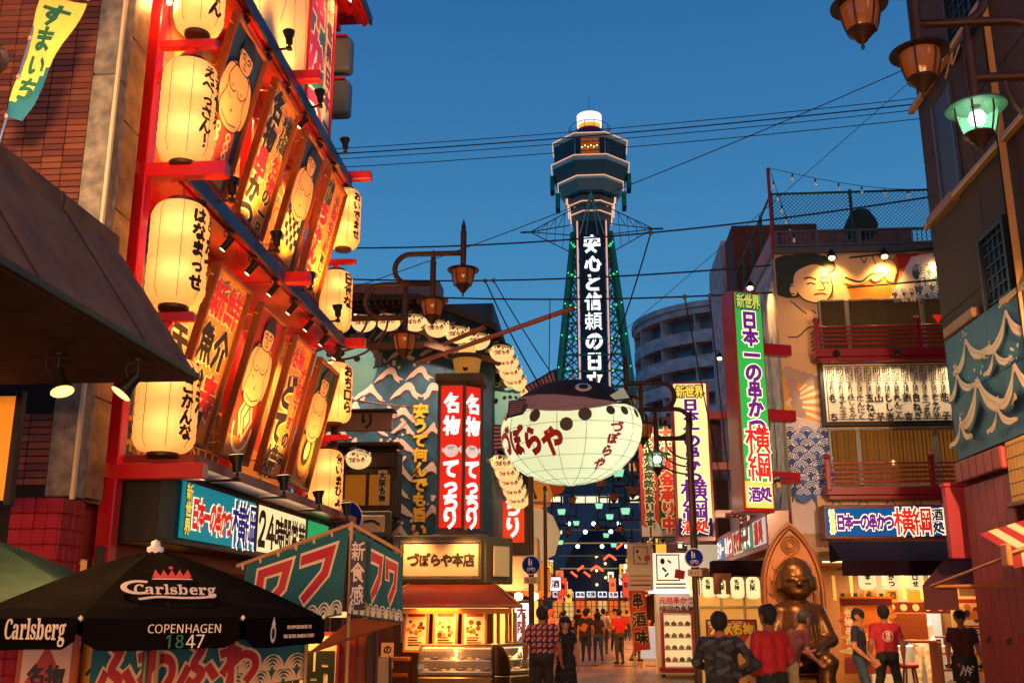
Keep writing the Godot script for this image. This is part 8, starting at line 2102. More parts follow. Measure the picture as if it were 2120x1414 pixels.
func sdf_append(bones: Array, cell: float, k := 0.03) -> void:
	var lo := Vector3(1e9, 1e9, 1e9)
	var hi := -lo
	for b in bones:
		for e in 2:
			var r: float = b[2 + e] + cell * 2.5 + k * 0.3
			lo = lo.min(b[e] - Vector3(r, r, r))
			hi = hi.max(b[e] + Vector3(r, r, r))
	var nx := int((hi.x - lo.x) / cell) + 2
	var ny := int((hi.y - lo.y) / cell) + 2
	var nz := int((hi.z - lo.z) / cell) + 2
	var f := PackedFloat32Array()
	f.resize(nx * ny * nz)
	f.fill(1.0)
	var cd := PackedFloat32Array()
	cd.resize(nx * ny * nz)
	cd.fill(1.0)
	var ci := PackedInt32Array()
	ci.resize(nx * ny * nz)
	for bi in bones.size():
		var b = bones[bi]
		var a: Vector3 = b[0]
		var ab: Vector3 = b[1] - a
		var l2 := maxf(ab.length_squared(), 1e-8)
		var ra: float = b[2]
		var rb: float = b[3]
		var m := maxf(ra, rb) + maxf(k, cell * 2.0)
		var fold: bool = b.size() > 5
		var mn: Vector3 = (a.min(b[1]) - Vector3(m, m, m) - lo) / cell
		var mx: Vector3 = (a.max(b[1]) + Vector3(m, m, m) - lo) / cell
		for z in range(maxi(int(mn.z), 0), mini(int(mx.z) + 1, nz)):
			for y in range(maxi(int(mn.y), 0), mini(int(mx.y) + 1, ny)):
				for x in range(maxi(int(mn.x), 0), mini(int(mx.x) + 1, nx)):
					var p := lo + Vector3(x, y, z) * cell
					var t := clampf((p - a).dot(ab) / l2, 0.0, 1.0)
					var d := p.distance_to(a + ab * t) - lerpf(ra, rb, t)
					if fold: d += 0.005 * sin(p.y * 36.0 + sin(p.x * 24.0 + p.z * 19.0) * 2.2)
					if d > m: continue
					var i := (z * ny + y) * nx + x
					var e := f[i]
					var h := maxf(k - absf(e - d), 0.0) / k
					f[i] = minf(e, d) - h * h * k * 0.25
					if d < cd[i]:
						cd[i] = d
						ci[i] = bi
	var id := {}
	var pos := PackedVector3Array()
	var col := PackedColorArray()
	var off := [0, 1, nx, nx + 1, nx * ny, nx * ny + 1, nx * ny + nx, nx * ny + nx + 1]
	var edges := [[0, 1], [2, 3], [4, 5], [6, 7], [0, 2], [1, 3], [4, 6], [5, 7], [0, 4], [1, 5], [2, 6], [3, 7]]
	for z in nz - 1:
		for y in ny - 1:
			var row := (z * ny + y) * nx
			for x in nx - 1:
				var i := row + x
				var s := 0
				for o: int in off:
					if f[i + o] < 0.0: s += 1
				if s == 0 or s == 8: continue
				var acc := Vector3.ZERO
				var n := 0
				var best := 9.0
				var who := 0
				for e in edges:
					var i0: int = i + off[e[0]]
					var i1: int = i + off[e[1]]
					var v0 := f[i0]
					var v1 := f[i1]
					if (v0 < 0.0) == (v1 < 0.0): continue
					var t := v0 / (v0 - v1)
					var c0 := Vector3(e[0] & 1, (e[0] >> 1) & 1, e[0] >> 2)
					var c1 := Vector3(e[1] & 1, (e[1] >> 1) & 1, e[1] >> 2)
					acc += c0.lerp(c1, t)
					n += 1
					var w := i0 if v0 < 0.0 else i1
					if cd[w] < best:
						best = cd[w]
						who = ci[w]
				id[i] = pos.size()
				var q := lo + (Vector3(x, y, z) + acc / n) * cell
				pos.append(q)
				col.append(cloth_colour(bones[who][4], q))
	var nrm := PackedVector3Array()
	nrm.resize(pos.size())
	var faces := PackedInt32Array()
	for i: int in id:
		var x := i % nx
		var y := (i / nx) % ny
		var z := i / (nx * ny)
		var inside := f[i] < 0.0
		for ax in 3:
			var st: int = [1, nx, nx * ny][ax]
			if (f[i + st] < 0.0) == inside: continue
			var u: int = [nx, nx * ny, 1][ax]
			var v: int = [nx * ny, 1, nx][ax]
			if not (id.has(i - u) and id.has(i - v) and id.has(i - u - v)): continue
			var q := [id[i - u - v], id[i - v], id[i], id[i - u]]
			if not inside: q.reverse()
			var nn: Vector3 = (pos[q[2]] - pos[q[0]]).cross(pos[q[3]] - pos[q[1]])
			for j: int in q:
				nrm[j] += nn
				faces.append(j)
	for t in range(0, faces.size(), 4):
		for j: int in [faces[t], faces[t + 2], faces[t + 1], faces[t], faces[t + 3], faces[t + 2]]:
			bv.append(pos[j])
			bn.append(nrm[j].normalized())
			bc.append(col[j])

func hand_bones(w: Vector3, dir: Vector3, side: Vector3, skin: String, curl := 0.5) -> Array:
	var o := []
	var down := dir.cross(side).normalized()
	var palm := w + dir * 0.085
	for k in 4:
		var sp := side * (0.028 - 0.019 * k)
		o.append([w + sp * 0.5, palm + sp, 0.015, 0.013, skin])
		var ln: float = [0.034, 0.04, 0.037, 0.028][k]
		var j1 := palm + sp + (dir * cos(curl * 0.6) + down * sin(curl * 0.6)) * ln
		var j2 := j1 + (dir * cos(curl * 1.5) + down * sin(curl * 1.5)) * ln * 0.9
		o.append([palm + sp, j1, 0.0095, 0.009, skin])
		o.append([j1, j2, 0.009, 0.0075, skin])
	var tb := w + dir * 0.03 + side * 0.026
	var t1 := tb + (dir * 0.6 + side * 0.7 + down * 0.3).normalized() * 0.035
	o.append([tb, t1, 0.014, 0.011, skin])
	o.append([t1, t1 + (dir * 0.9 + down * 0.3).normalized() * 0.03, 0.0105, 0.008, skin])
	return o

# s: colours shirt, legs, skin, hair, shoe; joints LE LW RE RW LK LA RK RA as offsets from the usual pose; sleeve 0..1; shorts, dress, longhair, look
func person(label: String, at: Vector3, turn: float, s: Dictionary, cell := 0.02, fingers := true) -> Node3D:
	var o := thing("person", label, "person", at, turn, "people in the street")
	var sc: float = s.get("h", 1.72) / 1.72
	var skin: String = s.get("skin", "b98363")
	var hair: String = s.get("hair", "15110f")
	var sh: String = s.get("shirt", "333333")
	var lg: String = s.get("legs", "20242c")
	var shoe: String = s.get("shoe", "1a1818")
	var w: float = s.get("w", 1.0)
	var lean: float = s.get("lean", 0.0)
	var J := {"LS": Vector3(0.175 * w, 1.395, -0.01), "RS": Vector3(-0.175 * w, 1.395, -0.01), "LE": Vector3(0.25 * w, 1.11, -0.03), "RE": Vector3(-0.25 * w, 1.11, -0.03),
		"LW": Vector3(0.27 * w, 0.87, 0.06), "RW": Vector3(-0.27 * w, 0.87, 0.06), "LH": Vector3(0.085, 0.90, 0), "RH": Vector3(-0.085, 0.90, 0),
		"LK": Vector3(0.10, 0.49, 0.02), "RK": Vector3(-0.10, 0.49, 0.02), "LA": Vector3(0.11, 0.075, -0.02), "RA": Vector3(-0.11, 0.075, -0.02)}
	for k in s.get("pose", {}): J[k] += s.pose[k]
	var sw := func(v: Vector3) -> Vector3: return Vector3(v.x, v.y, v.z + lean * maxf(v.y - 0.95, 0.0))
	for k in ["LS", "RS", "LE", "RE", "LW", "RW"]: J[k] = sw.call(J[k])
	var B := []
	for q: float in [-1.0, 1.0]:
		B.append([Vector3(q * 0.065 * w, 0.99, -0.005), sw.call(Vector3(q * 0.075 * w, 1.31, 0.0)), 0.105 * w, 0.112 * w, sh, 1])
		B.append([Vector3(q * 0.06 * w, 0.90, -0.015), Vector3(q * 0.06 * w, 0.95, -0.01), 0.115 * w, 0.11 * w, lg, 1])
	B.append([sw.call(Vector3(0.13 * w, 1.375, -0.015)), sw.call(Vector3(-0.13 * w, 1.375, -0.015)), 0.078, 0.078, sh, 1])
	B.append([sw.call(Vector3(0, 1.42, -0.01)), sw.call(Vector3(0, 1.53, 0.012)), 0.055, 0.05, skin])
	# head, turned by look
	var hb := Basis(Vector3.UP, deg_to_rad(s.get("look", 0.0))) * Basis(Vector3.RIGHT, deg_to_rad(s.get("nod", 0.0)))
	var hc: Vector3 = sw.call(Vector3(0, 1.60, 0.015))
	var hd := func(v: Vector3) -> Vector3: return hc + hb * v
	B.append([hd.call(Vector3(0, 0.0, 0.005)), hd.call(Vector3(0, 0.045, -0.01)), 0.078, 0.088, skin])
	B.append([hd.call(Vector3(0, -0.05, 0.035)), hd.call(Vector3(0, -0.065, 0.05)), 0.05, 0.038, skin])
	B.append([hd.call(Vector3(0, 0.01, 0.09)), hd.call(Vector3(0, -0.015, 0.1)), 0.012, 0.016, skin])
	for q: float in [-1.0, 1.0]:
		B.append([hd.call(Vector3(q * 0.086, 0.015, -0.005)), hd.call(Vector3(q * 0.088, -0.02, 0.0)), 0.018, 0.014, skin])
		B.append([hd.call(Vector3(q * 0.031, 0.012, 0.083)), hd.call(Vector3(q * 0.036, 0.012, 0.081)), 0.009, 0.009, "1a1412"])
	B.append([hd.call(Vector3(-0.018, -0.045, 0.083)), hd.call(Vector3(0.018, -0.045, 0.083)), 0.008, 0.008, "8a4a40"])
	if hair != "none":
		B.append([hd.call(Vector3(0, 0.055, -0.02)), hd.call(Vector3(0, 0.06, 0.025)), 0.094, 0.078, hair])
		B.append([hd.call(Vector3(0, 0.0, -0.035)), hd.call(Vector3(0, 0.03, -0.03)), 0.082, 0.09, hair])
		for q in 7: B.append([hd.call(Vector3(cos(q * 2.3) * 0.05, 0.10 + 0.01 * (q % 3), sin(q * 2.3) * 0.055 - 0.01)), hd.call(Vector3(cos(q * 2.3) * 0.085, 0.075 + 0.02 * (q % 2), sin(q * 2.3) * 0.085 - 0.005)), 0.03, 0.016, hair])
		if s.has("longhair"):
			for q: float in [-1.0, 1.0]:
				B.append([hd.call(Vector3(q * 0.055, 0.03, -0.025)), hd.call(Vector3(q * 0.065, -0.13, -0.02)), 0.06, 0.04, hair])
			B.append([hd.call(Vector3(0, 0.0, -0.05)), hd.call(Vector3(0, -0.14, -0.05)), 0.075, 0.05, hair])
	var slv: float = s.get("sleeve", 0.55)
	for q in ["L", "R"]:
		var S: Vector3 = J[q + "S"]
		var E: Vector3 = J[q + "E"]
		var W: Vector3 = J[q + "W"]
		if slv >= 1.0:
			B.append([S, E, 0.066, 0.052, sh, 1])
			B.append([E, W, 0.052, 0.042, sh, 1])
		else:
			B.append([S, S.lerp(E, slv), 0.066, 0.06, sh, 1])
			B.append([S.lerp(E, slv), E, 0.045, 0.041, skin])
			B.append([E, E.lerp(W, 0.35), 0.041, 0.041, skin])
			B.append([E.lerp(W, 0.35), W, 0.041, 0.029, skin])
		if not fingers: B.append([W, W + (W - E).normalized() * 0.12, 0.034, 0.026, skin])
		var H: Vector3 = J[q + "H"]
		var K: Vector3 = J[q + "K"]
		var A: Vector3 = J[q + "A"]
		if s.has("dress"):
			pass
		elif s.has("shorts"):
			B.append([H, H.lerp(K, 0.9), 0.102, 0.088, lg, 1])
			B.append([H.lerp(K, 0.9), K, 0.058, 0.056, skin])
		else: B.append([H, K, 0.095, 0.068, lg, 1])
		var calf: String = skin if s.has("shorts") or s.has("dress") else lg
		B.append([K, K.lerp(A, 0.35), 0.06, 0.058, calf] + ([1] if calf == lg else []))
		B.append([K.lerp(A, 0.35), A, 0.058, 0.042, calf] + ([1] if calf == lg else []))
		B.append([A + Vector3(0, -0.028, -0.03), A + Vector3(0.015 if q == "L" else -0.015, -0.035, 0.13), 0.044, 0.036, shoe])
	if s.has("dress"):
		for q: float in [-1.0, 1.0]:
			B.append([Vector3(q * 0.06, 0.95, 0), Vector3(q * 0.12, 0.30, 0.0), 0.12, 0.13, sh, 1])
		B.append([Vector3(0, 0.9, 0), Vector3(0, 0.30, 0.03), 0.13, 0.16, sh, 1])
	begin()
	sdf_append(B, cell)
	if fingers:
		for q in ["L", "R"]:
			var W: Vector3 = J[q + "W"]
			var dir: Vector3 = (W - J[q + "E"]).normalized()
			var fwd := Vector3(0, 0, 1)
			var side := (fwd - dir * fwd.dot(dir)).normalized()
			if absf(fwd.dot(dir)) > 0.9: side = Vector3(0, 1, 0)
			sdf_append(hand_bones(W - dir * 0.01, dir, side, skin, s.get("curl", 0.5)), 0.0075, 0.008)
	var body := put(o, "body", commit(), mat("body", "ffffff", 0.75, {"vc": 1, "sheen": 0.15}))
	body.scale = Vector3(sc, sc, sc)
	return o

# ---------------------------------------------------------------- helpers
func lin(h: String) -> Color:
	return Color(h).srgb_to_linear()

func noise_tex(key: String, freq: float, lo: float, hi: float, oct := 4, normal := false, stretch := 1.0) -> NoiseTexture2D:
	if TEX.has(key): return TEX[key]
	var n := FastNoiseLite.new()
	n.seed = 7 + TEX.size()
	n.noise_type = FastNoiseLite.TYPE_SIMPLEX_SMOOTH
	n.frequency = freq
	n.fractal_octaves = oct
	var t := NoiseTexture2D.new()
	t.width = 512
	t.height = int(512 * stretch)
	t.seamless = true
	t.noise = n
	if normal:
		t.as_normal_map = true
		t.bump_strength = 6.0
	else:
		var g := Gradient.new()
		g.set_color(0, Color(lo, lo, lo))
		g.set_color(1, Color(hi, hi, hi))
		t.color_ramp = g
	TEX[key] = t
	return t

func mat(key: String, hex := "808080", rough := 0.7, o := {}) -> StandardMaterial3D:
	if MATS.has(key): return MATS[key]
	if hex == "808080": print("UNDEFINED material ", key)
	var m := StandardMaterial3D.new()
	m.resource_name = key
	m.albedo_color = Color(hex)
	m.roughness = rough
	m.metallic = o.get("metal", 0.0)
	if o.has("emit"):
		m.emission_enabled = true
		m.emission = Color(o.get("ecol", hex))
		m.emission_energy_multiplier = o.emit * (0.6 if o.emit < 1.5 else 1.0)
	if o.has("tex"):
		m.albedo_texture = TEX[o.tex]
		m.uv1_triplanar = true
		m.uv1_world_triplanar = o.get("world", true)
		m.uv1_scale = o.get("ts", Vector3.ONE)
	if o.has("bump"):
		m.heightmap_enabled = true
		m.heightmap_texture = TEX[o.bump]
		m.heightmap_scale = o.get("bs", 0.3)
		if not o.has("tex"):
			m.uv1_triplanar = true
			m.uv1_world_triplanar = true
			m.uv1_scale = o.get("ts", Vector3.ONE)
	if o.has("emit"): m.metallic_specular = 0.15
	if o.has("spec"): m.metallic_specular = o.spec
	if o.has("vc"): m.vertex_color_use_as_albedo = true
	if o.has("back"):
		m.backlight_enabled = true
		m.backlight = Color(o.back)
	if o.has("coat"):
		m.clearcoat_enabled = true
		m.clearcoat = o.coat
		m.clearcoat_roughness = 0.15
	if o.has("alpha"):
		m.transparency = BaseMaterial3D.TRANSPARENCY_ALPHA
		m.albedo_color.a = o.alpha
	if o.has("sheen"):
		m.rim_enabled = true
		m.rim = o.sheen
		m.rim_tint = 0.6
	MATS[key] = m
	return m

# mesh building: corners are given counter-clockwise as seen from outside
var bv := PackedVector3Array()
var bn := PackedVector3Array()
var bc := PackedColorArray()
var ink := Color.WHITE

func begin() -> void:
	bv = PackedVector3Array()
	bn = PackedVector3Array()
	bc = PackedColorArray()
	ink = Color.WHITE

func tri(a: Vector3, b: Vector3, c: Vector3) -> void:
	var n := (b - a).cross(c - a).normalized()
	bv.append(a); bv.append(c); bv.append(b)
	for i in 3:
		bn.append(n)
		bc.append(ink)

func tri_n(a: Vector3, b: Vector3, c: Vector3, na: Vector3, nb: Vector3, nc: Vector3) -> void:
	bv.append(a); bv.append(c); bv.append(b)
	bn.append(na); bn.append(nc); bn.append(nb)
	for i in 3: bc.append(ink)

func quad(a: Vector3, b: Vector3, c: Vector3, d: Vector3) -> void:
	tri(a, b, c)
	tri(a, c, d)

func quad_n(a: Vector3, b: Vector3, c: Vector3, d: Vector3, na: Vector3, nb: Vector3, nc: Vector3, nd: Vector3) -> void:
	tri_n(a, b, c, na, nb, nc)
	tri_n(a, c, d, na, nc, nd)

func commit(mesh: ArrayMesh = null) -> ArrayMesh:
	var m := mesh if mesh else ArrayMesh.new()
	var arr := []
	arr.resize(Mesh.ARRAY_MAX)
	arr[Mesh.ARRAY_VERTEX] = bv
	arr[Mesh.ARRAY_NORMAL] = bn
	arr[Mesh.ARRAY_COLOR] = bc
	if bv.size() > 0: m.add_surface_from_arrays(Mesh.PRIMITIVE_TRIANGLES, arr)
	return m

# a box with chamfered edges, added to the running mesh
func box(c: Vector3, s: Vector3, bev := 0.0, b := Basis.IDENTITY) -> void:
	var h := s * 0.5
	var e := minf(bev, minf(h.x, minf(h.y, h.z)) * 0.6)
	for ax in 3:
		var u := (ax + 1) % 3
		var v := (ax + 2) % 3
		for sg: float in [-1.0, 1.0]:
			var p := []
			for k in 4:
				var q := Vector3.ZERO
				q[ax] = sg * h[ax]
				q[u] = (h[u] - e) * [-1.0, 1.0, 1.0, -1.0][k]
				q[v] = (h[v] - e) * [-1.0, -1.0, 1.0, 1.0][k]
				p.append(c + b * q)
			if sg > 0: quad(p[0], p[1], p[2], p[3])
			else: quad(p[3], p[2], p[1], p[0])
	if e <= 0.0: return
	for ax in 3:
		var u := (ax + 1) % 3
		var v := (ax + 2) % 3
		for su: float in [-1.0, 1.0]:
			for sv: float in [-1.0, 1.0]:
				var p := []
				for k in 4:
					var q := Vector3.ZERO
					q[ax] = (h[ax] - e) * [-1.0, 1.0, 1.0, -1.0][k]
					q[u] = su * (h[u] if k < 2 else h[u] - e)
					q[v] = sv * (h[v] - e if k < 2 else h[v])
					p.append(c + b * q)
				if su * sv < 0: quad(p[0], p[1], p[2], p[3])
				else: quad(p[3], p[2], p[1], p[0])
	for sx: float in [-1.0, 1.0]:
		for sy: float in [-1.0, 1.0]:
			for sz: float in [-1.0, 1.0]:
				var a := c + b * Vector3(sx * h.x, sy * (h.y - e), sz * (h.z - e))
				var d := c + b * Vector3(sx * (h.x - e), sy * h.y, sz * (h.z - e))
				var f := c + b * Vector3(sx * (h.x - e), sy * (h.y - e), sz * h.z)
				if sx * sy * sz > 0: tri(a, d, f)
				else: tri(a, f, d)

func m_box(s: Vector3, bev := 0.008) -> ArrayMesh:
	var k := "b%.4f,%.4f,%.4f,%.4f" % [s.x, s.y, s.z, bev]
	if not MESH.has(k):
		begin()
		box(Vector3.ZERO, s, bev)
		MESH[k] = commit()
	return MESH[k]

# a turned shape: pts are (radius, height) from the bottom up; a repeated point makes a crease
func lathe(pts: Array, n := 20, off := Vector3.ZERO, a0 := 0.0, a1 := TAU) -> void:
	var nr := []
	for i in pts.size():
		var p: Vector2 = pts[maxi(i - 1, 0)]
		var q: Vector2 = pts[mini(i + 1, pts.size() - 1)]
		if i > 0 and pts[i] == pts[i - 1]: p = pts[i]
		if i < pts.size() - 1 and pts[i] == pts[i + 1]: q = pts[i]
		var t: Vector2 = (q - p).normalized()
		nr.append(Vector2(t.y, -t.x))
	for j in n:
		var t0 := lerpf(a0, a1, float(j) / n)
		var t1 := lerpf(a0, a1, float(j + 1) / n)
		var d0 := Vector3(cos(t0), 0, -sin(t0))
		var d1 := Vector3(cos(t1), 0, -sin(t1))
		for i in pts.size() - 1:
			var p: Vector2 = pts[i]
			var q: Vector2 = pts[i + 1]
			if p == q: continue
			var up := Vector3.UP
			quad_n(off + d0 * p.x + up * p.y, off + d1 * p.x + up * p.y, off + d1 * q.x + up * q.y, off + d0 * q.x + up * q.y,
				d0 * nr[i].x + up * nr[i].y, d1 * nr[i].x + up * nr[i].y, d1 * nr[i + 1].x + up * nr[i + 1].y, d0 * nr[i + 1].x + up * nr[i + 1].y)

func m_lathe(key: String, pts: Array, n := 20) -> ArrayMesh:
	if not MESH.has(key):
		begin()
		lathe(pts, n)
		MESH[key] = commit()
	return MESH[key]

func tube(pts: Array, r: float, n := 8, r2 := -1.0) -> void:
	var last := pts.size() - 1
	var rings := []
	var side := Vector3.ZERO
	for i in pts.size():
		var d: Vector3 = (pts[mini(i + 1, last)] - pts[maxi(i - 1, 0)]).normalized()
		if i == 0: side = d.cross(Vector3.UP if absf(d.y) < 0.9 else Vector3.RIGHT).normalized()
		else: side = (side - d * side.dot(d)).normalized()
		var s2 := d.cross(side)
		var rr := r if r2 < 0 else lerpf(r, r2, float(i) / last)
		var ring := []
		for k in n:
			var a := TAU * k / n
			ring.append([pts[i] + (side * cos(a) + s2 * sin(a)) * rr, side * cos(a) + s2 * sin(a)])
		rings.append(ring)
	for i in last:
		for k in n:
			var k2 := (k + 1) % n
			var A = rings[i][k]; var B = rings[i][k2]; var C = rings[i + 1][k2]; var D = rings[i + 1][k]
			quad_n(A[0], B[0], C[0], D[0], A[1], B[1], C[1], D[1])
	for e in 2:
		var ring = rings[0 if e == 0 else last]
		for k in range(1, n - 1):
			if e == 1: tri(ring[0][0], ring[k][0], ring[k + 1][0])
			else: tri(ring[0][0], ring[k + 1][0], ring[k][0])

func m_tube(pts: Array, r: float, n := 8, r2 := -1.0) -> ArrayMesh:
	begin()
	tube(pts, r, n, r2)
	return commit()

func curve3(p: Array, sub := 5) -> Array:
	var o := []
	for i in p.size() - 1:
		var a: Vector3 = p[maxi(i - 1, 0)]
		var d: Vector3 = p[mini(i + 2, p.size() - 1)]
		for k in sub:
			o.append((p[i] as Vector3).cubic_interpolate(p[i + 1], a, d, float(k) / sub))
	o.append(p[-1])
	return o

func curve2(p: Array, sub := 4, closed := false) -> Array:
	var o := []
	var n := p.size()
	for i in (n if closed else n - 1):
		var a: Vector2 = p[(i - 1 + n) % n] if closed else p[maxi(i - 1, 0)]
		var d: Vector2 = p[(i + 2) % n] if closed else p[mini(i + 2, n - 1)]
		for k in sub:
			o.append((p[i] as Vector2).cubic_interpolate(p[(i + 1) % n], a, d, float(k) / sub))
	if not closed: o.append(p[-1])
	return o

# a flat outline pushed to a thickness, front at z = depth
func prism(poly: Array, depth: float, z0 := 0.0) -> void:
	var pk := PackedVector2Array(poly)
	if Geometry2D.is_polygon_clockwise(pk): pk.reverse()
	var t := Geometry2D.triangulate_polygon(pk)
	for i in range(0, t.size(), 3):
		var a := pk[t[i]]; var b := pk[t[i + 1]]; var c := pk[t[i + 2]]
		if (b - a).cross(c - a) < 0:
			var q := b
			b = c
			c = q
		tri(Vector3(a.x, a.y, z0 + depth), Vector3(b.x, b.y, z0 + depth), Vector3(c.x, c.y, z0 + depth))
		if depth > 0.003: tri(Vector3(a.x, a.y, z0), Vector3(c.x, c.y, z0), Vector3(b.x, b.y, z0))
	if depth > 0.003:
		for i in pk.size():
			var a := pk[i]
			var b := pk[(i + 1) % pk.size()]
			quad(Vector3(a.x, a.y, z0), Vector3(b.x, b.y, z0), Vector3(b.x, b.y, z0 + depth), Vector3(a.x, a.y, z0 + depth))

func m_prism(poly: Array, depth: float) -> ArrayMesh:
	begin()
	prism(poly, depth)
	return commit()

func m_cyl(r: float, h: float, n := 16, r2 := -1.0) -> ArrayMesh:
	var q := r if r2 < 0 else r2
	var k := "c%.4f,%.4f,%.4f,%d" % [r, h, q, n]
	return m_lathe(k, [Vector2(0.0001, 0), Vector2(r, 0), Vector2(r, 0), Vector2(q, h), Vector2(q, h), Vector2(0.0001, h)], n)

# ---------------------------------------------------------------- nodes
func put(parent: Node, called: String, mesh: Mesh, m: Material, pos := Vector3.ZERO, rot := Vector3.ZERO, sc := Vector3.ONE) -> MeshInstance3D:
	var o := MeshInstance3D.new()
	o.name = called
	o.mesh = mesh
	o.material_override = m
	o.position = pos
	o.rotation_degrees = rot
	o.scale = sc
	parent.add_child(o, true)
	return o

func tag(o: Node, label: String, category: String, group := "") -> Node:
	o.set_meta("label", label)
	o.set_meta("category", category)
	if group: o.set_meta("group", group)
	return o

func thing(called: String, label: String, category: String, pos: Vector3, turn := 0.0, group := "") -> Node3D:
	var o := Node3D.new()
	o.name = called
	o.position = pos
	o.rotation_degrees.y = turn
	add_child(o, true)
	tag(o, label, category, group)
	return o

func structure(called: String, mesh: Mesh, m: Material, pos := Vector3.ZERO) -> MeshInstance3D:
	var o := put(self, called, mesh, m, pos)
	o.set_meta("kind", "structure")
	return o

func bar(parent: Node, called: String, a: Vector3, b: Vector3, w: float, t: float, m: Material, bev := 0.006) -> MeshInstance3D:
	var d := b - a
	var o := put(parent, called, m_box(Vector3(w, t, d.length()), bev), m, (a + b) * 0.5)
	var z := d.normalized()
	var up := Vector3.UP if absf(z.y) < 0.99 else Vector3.BACK
	var x := up.cross(z).normalized()
	o.basis = Basis(x, z.cross(x), z)
	return o

func spot(parent: Node, pos: Vector3, aim: Vector3, energy: float, angle: float, hex := "ffb45e", size := 0.05) -> SpotLight3D:
	var l := SpotLight3D.new()
	l.name = "spot_beam"
	l.light_color = Color(hex)
	l.light_energy = energy
	l.spot_angle = angle
	l.spot_range = 30.0
	l.spot_attenuation = 2.0
	l.spot_angle_attenuation = 0.9
	l.light_size = size
	l.shadow_enabled = true
	parent.add_child(l, true)
	l.position = pos
	var z := (pos - aim).normalized()
	var up := Vector3.UP if absf(z.y) < 0.98 else Vector3.RIGHT
	var x := up.cross(z).normalized()
	l.basis = Basis(x, z.cross(x), z)
	return l

func omni(parent: Node, pos: Vector3, energy: float, hex := "ffb45e", size := 0.1) -> OmniLight3D:
	var l := OmniLight3D.new()
	l.name = "lamp_light"
	l.light_color = Color(hex)
	l.light_energy = energy
	l.omni_range = 40.0
	l.omni_attenuation = 2.0
	l.light_size = size
	l.shadow_enabled = true
	parent.add_child(l, true)
	l.position = pos
	return l

func area(parent: Node, pos: Vector3, aim: Vector3, w: float, h: float, energy: float, hex := "ffb45e") -> AreaLight3D:
	var l := AreaLight3D.new()
	l.name = "panel_light"
	l.light_color = Color(hex)
	l.light_energy = energy
	l.area_size = Vector2(w, h)
	l.area_range = 30.0
	l.shadow_enabled = true
	parent.add_child(l, true)
	l.position = pos
	var z := (pos - aim).normalized()
	var up := Vector3.UP if absf(z.y) < 0.98 else Vector3.RIGHT
	var x := up.cross(z).normalized()
	l.basis = Basis(x, z.cross(x), z)
	return l

# ---------------------------------------------------------------- print: flat shapes of colour on a board
var pz := 0.0
var pclip := PackedVector2Array()

func p_clip(x0: float, y0: float, x1: float, y1: float) -> void:
	pclip = PackedVector2Array([Vector2(x0, y0), Vector2(x1, y0), Vector2(x1, y1), Vector2(x0, y1)])
const STEP := 0.0006

func ribbon(p: Array, h: float, z: float, cap := 0.7, onto = null) -> void:
	var n := p.size()
	if n < 2: return
	var L := []
	var R := []
	for i in n:
		var q: Vector2 = p[i]
		var d0: Vector2 = (p[i] - p[maxi(i - 1, 0)]).normalized()
		var d1: Vector2 = (p[mini(i + 1, n - 1)] - p[i]).normalized()
		if i == 0:
			d0 = d1
			q -= d1 * h * cap
		if i == n - 1:
			d1 = d0
			q += d0 * h * cap
		var t := (d0 + d1).normalized()
		if t == Vector2.ZERO: t = d0
		var nrm := Vector2(-t.y, t.x)
		var m := h / maxf(nrm.dot(Vector2(-d0.y, d0.x)), 0.45)
		L.append(q + nrm * m)
		R.append(q - nrm * m)
	for i in n - 1:
		var cs := [R[i], R[i + 1], L[i + 1], L[i]]
		var w := []
		for c: Vector2 in cs:
			w.append((onto as Callable).call(c, z) if onto != null else Vector3(c.x, c.y, z))
		quad(w[0], w[1], w[2], w[3])

func p_begin() -> void:
	begin()
	pclip = PackedVector2Array()
	pz = 0.002

func p_fill(pts: Array, hex: String, smooth := false) -> void:
	ink = lin(hex)
	var q := curve2(pts, 4, true) if smooth else pts
	if pclip.size():
		for r in Geometry2D.intersect_polygons(PackedVector2Array(q), pclip): prism(Array(r), 0.0, pz)
	else: prism(q, 0.0, pz)
	pz += STEP

func p_line(pts: Array, w: float, hex: String, smooth := true) -> void:
	ink = lin(hex)
	var q := curve2(pts, 4) if smooth and pts.size() > 2 else pts
	if pclip.size():
		for r in Geometry2D.intersect_polyline_with_polygon(PackedVector2Array(q), pclip): ribbon(Array(r), w * 0.5, pz, 0.0)
	else: ribbon(q, w * 0.5, pz, 0.5)
	pz += STEP

func p_ell(c: Vector2, r: Vector2, hex: String, rot := 0.0, n := 18) -> void:
	var pts := []
	for i in n:
		pts.append(c + Vector2(cos(TAU * i / n) * r.x, sin(TAU * i / n) * r.y).rotated(rot))
	p_fill(pts, hex)

func p_arc(c: Vector2, r: float, a0: float, a1: float, w: float, hex: String, n := 12) -> void:
	var pts := []
	for i in n + 1:
		pts.append(c + Vector2.from_angle(lerpf(a0, a1, float(i) / n)) * r)
	p_line(pts, w, hex, false)

func p_rect(x0: float, y0: float, x1: float, y1: float, hex: String) -> void:
	p_fill([Vector2(x0, y0), Vector2(x1, y0), Vector2(x1, y1), Vector2(x0, y1)], hex)

var p_aspect := 1.0

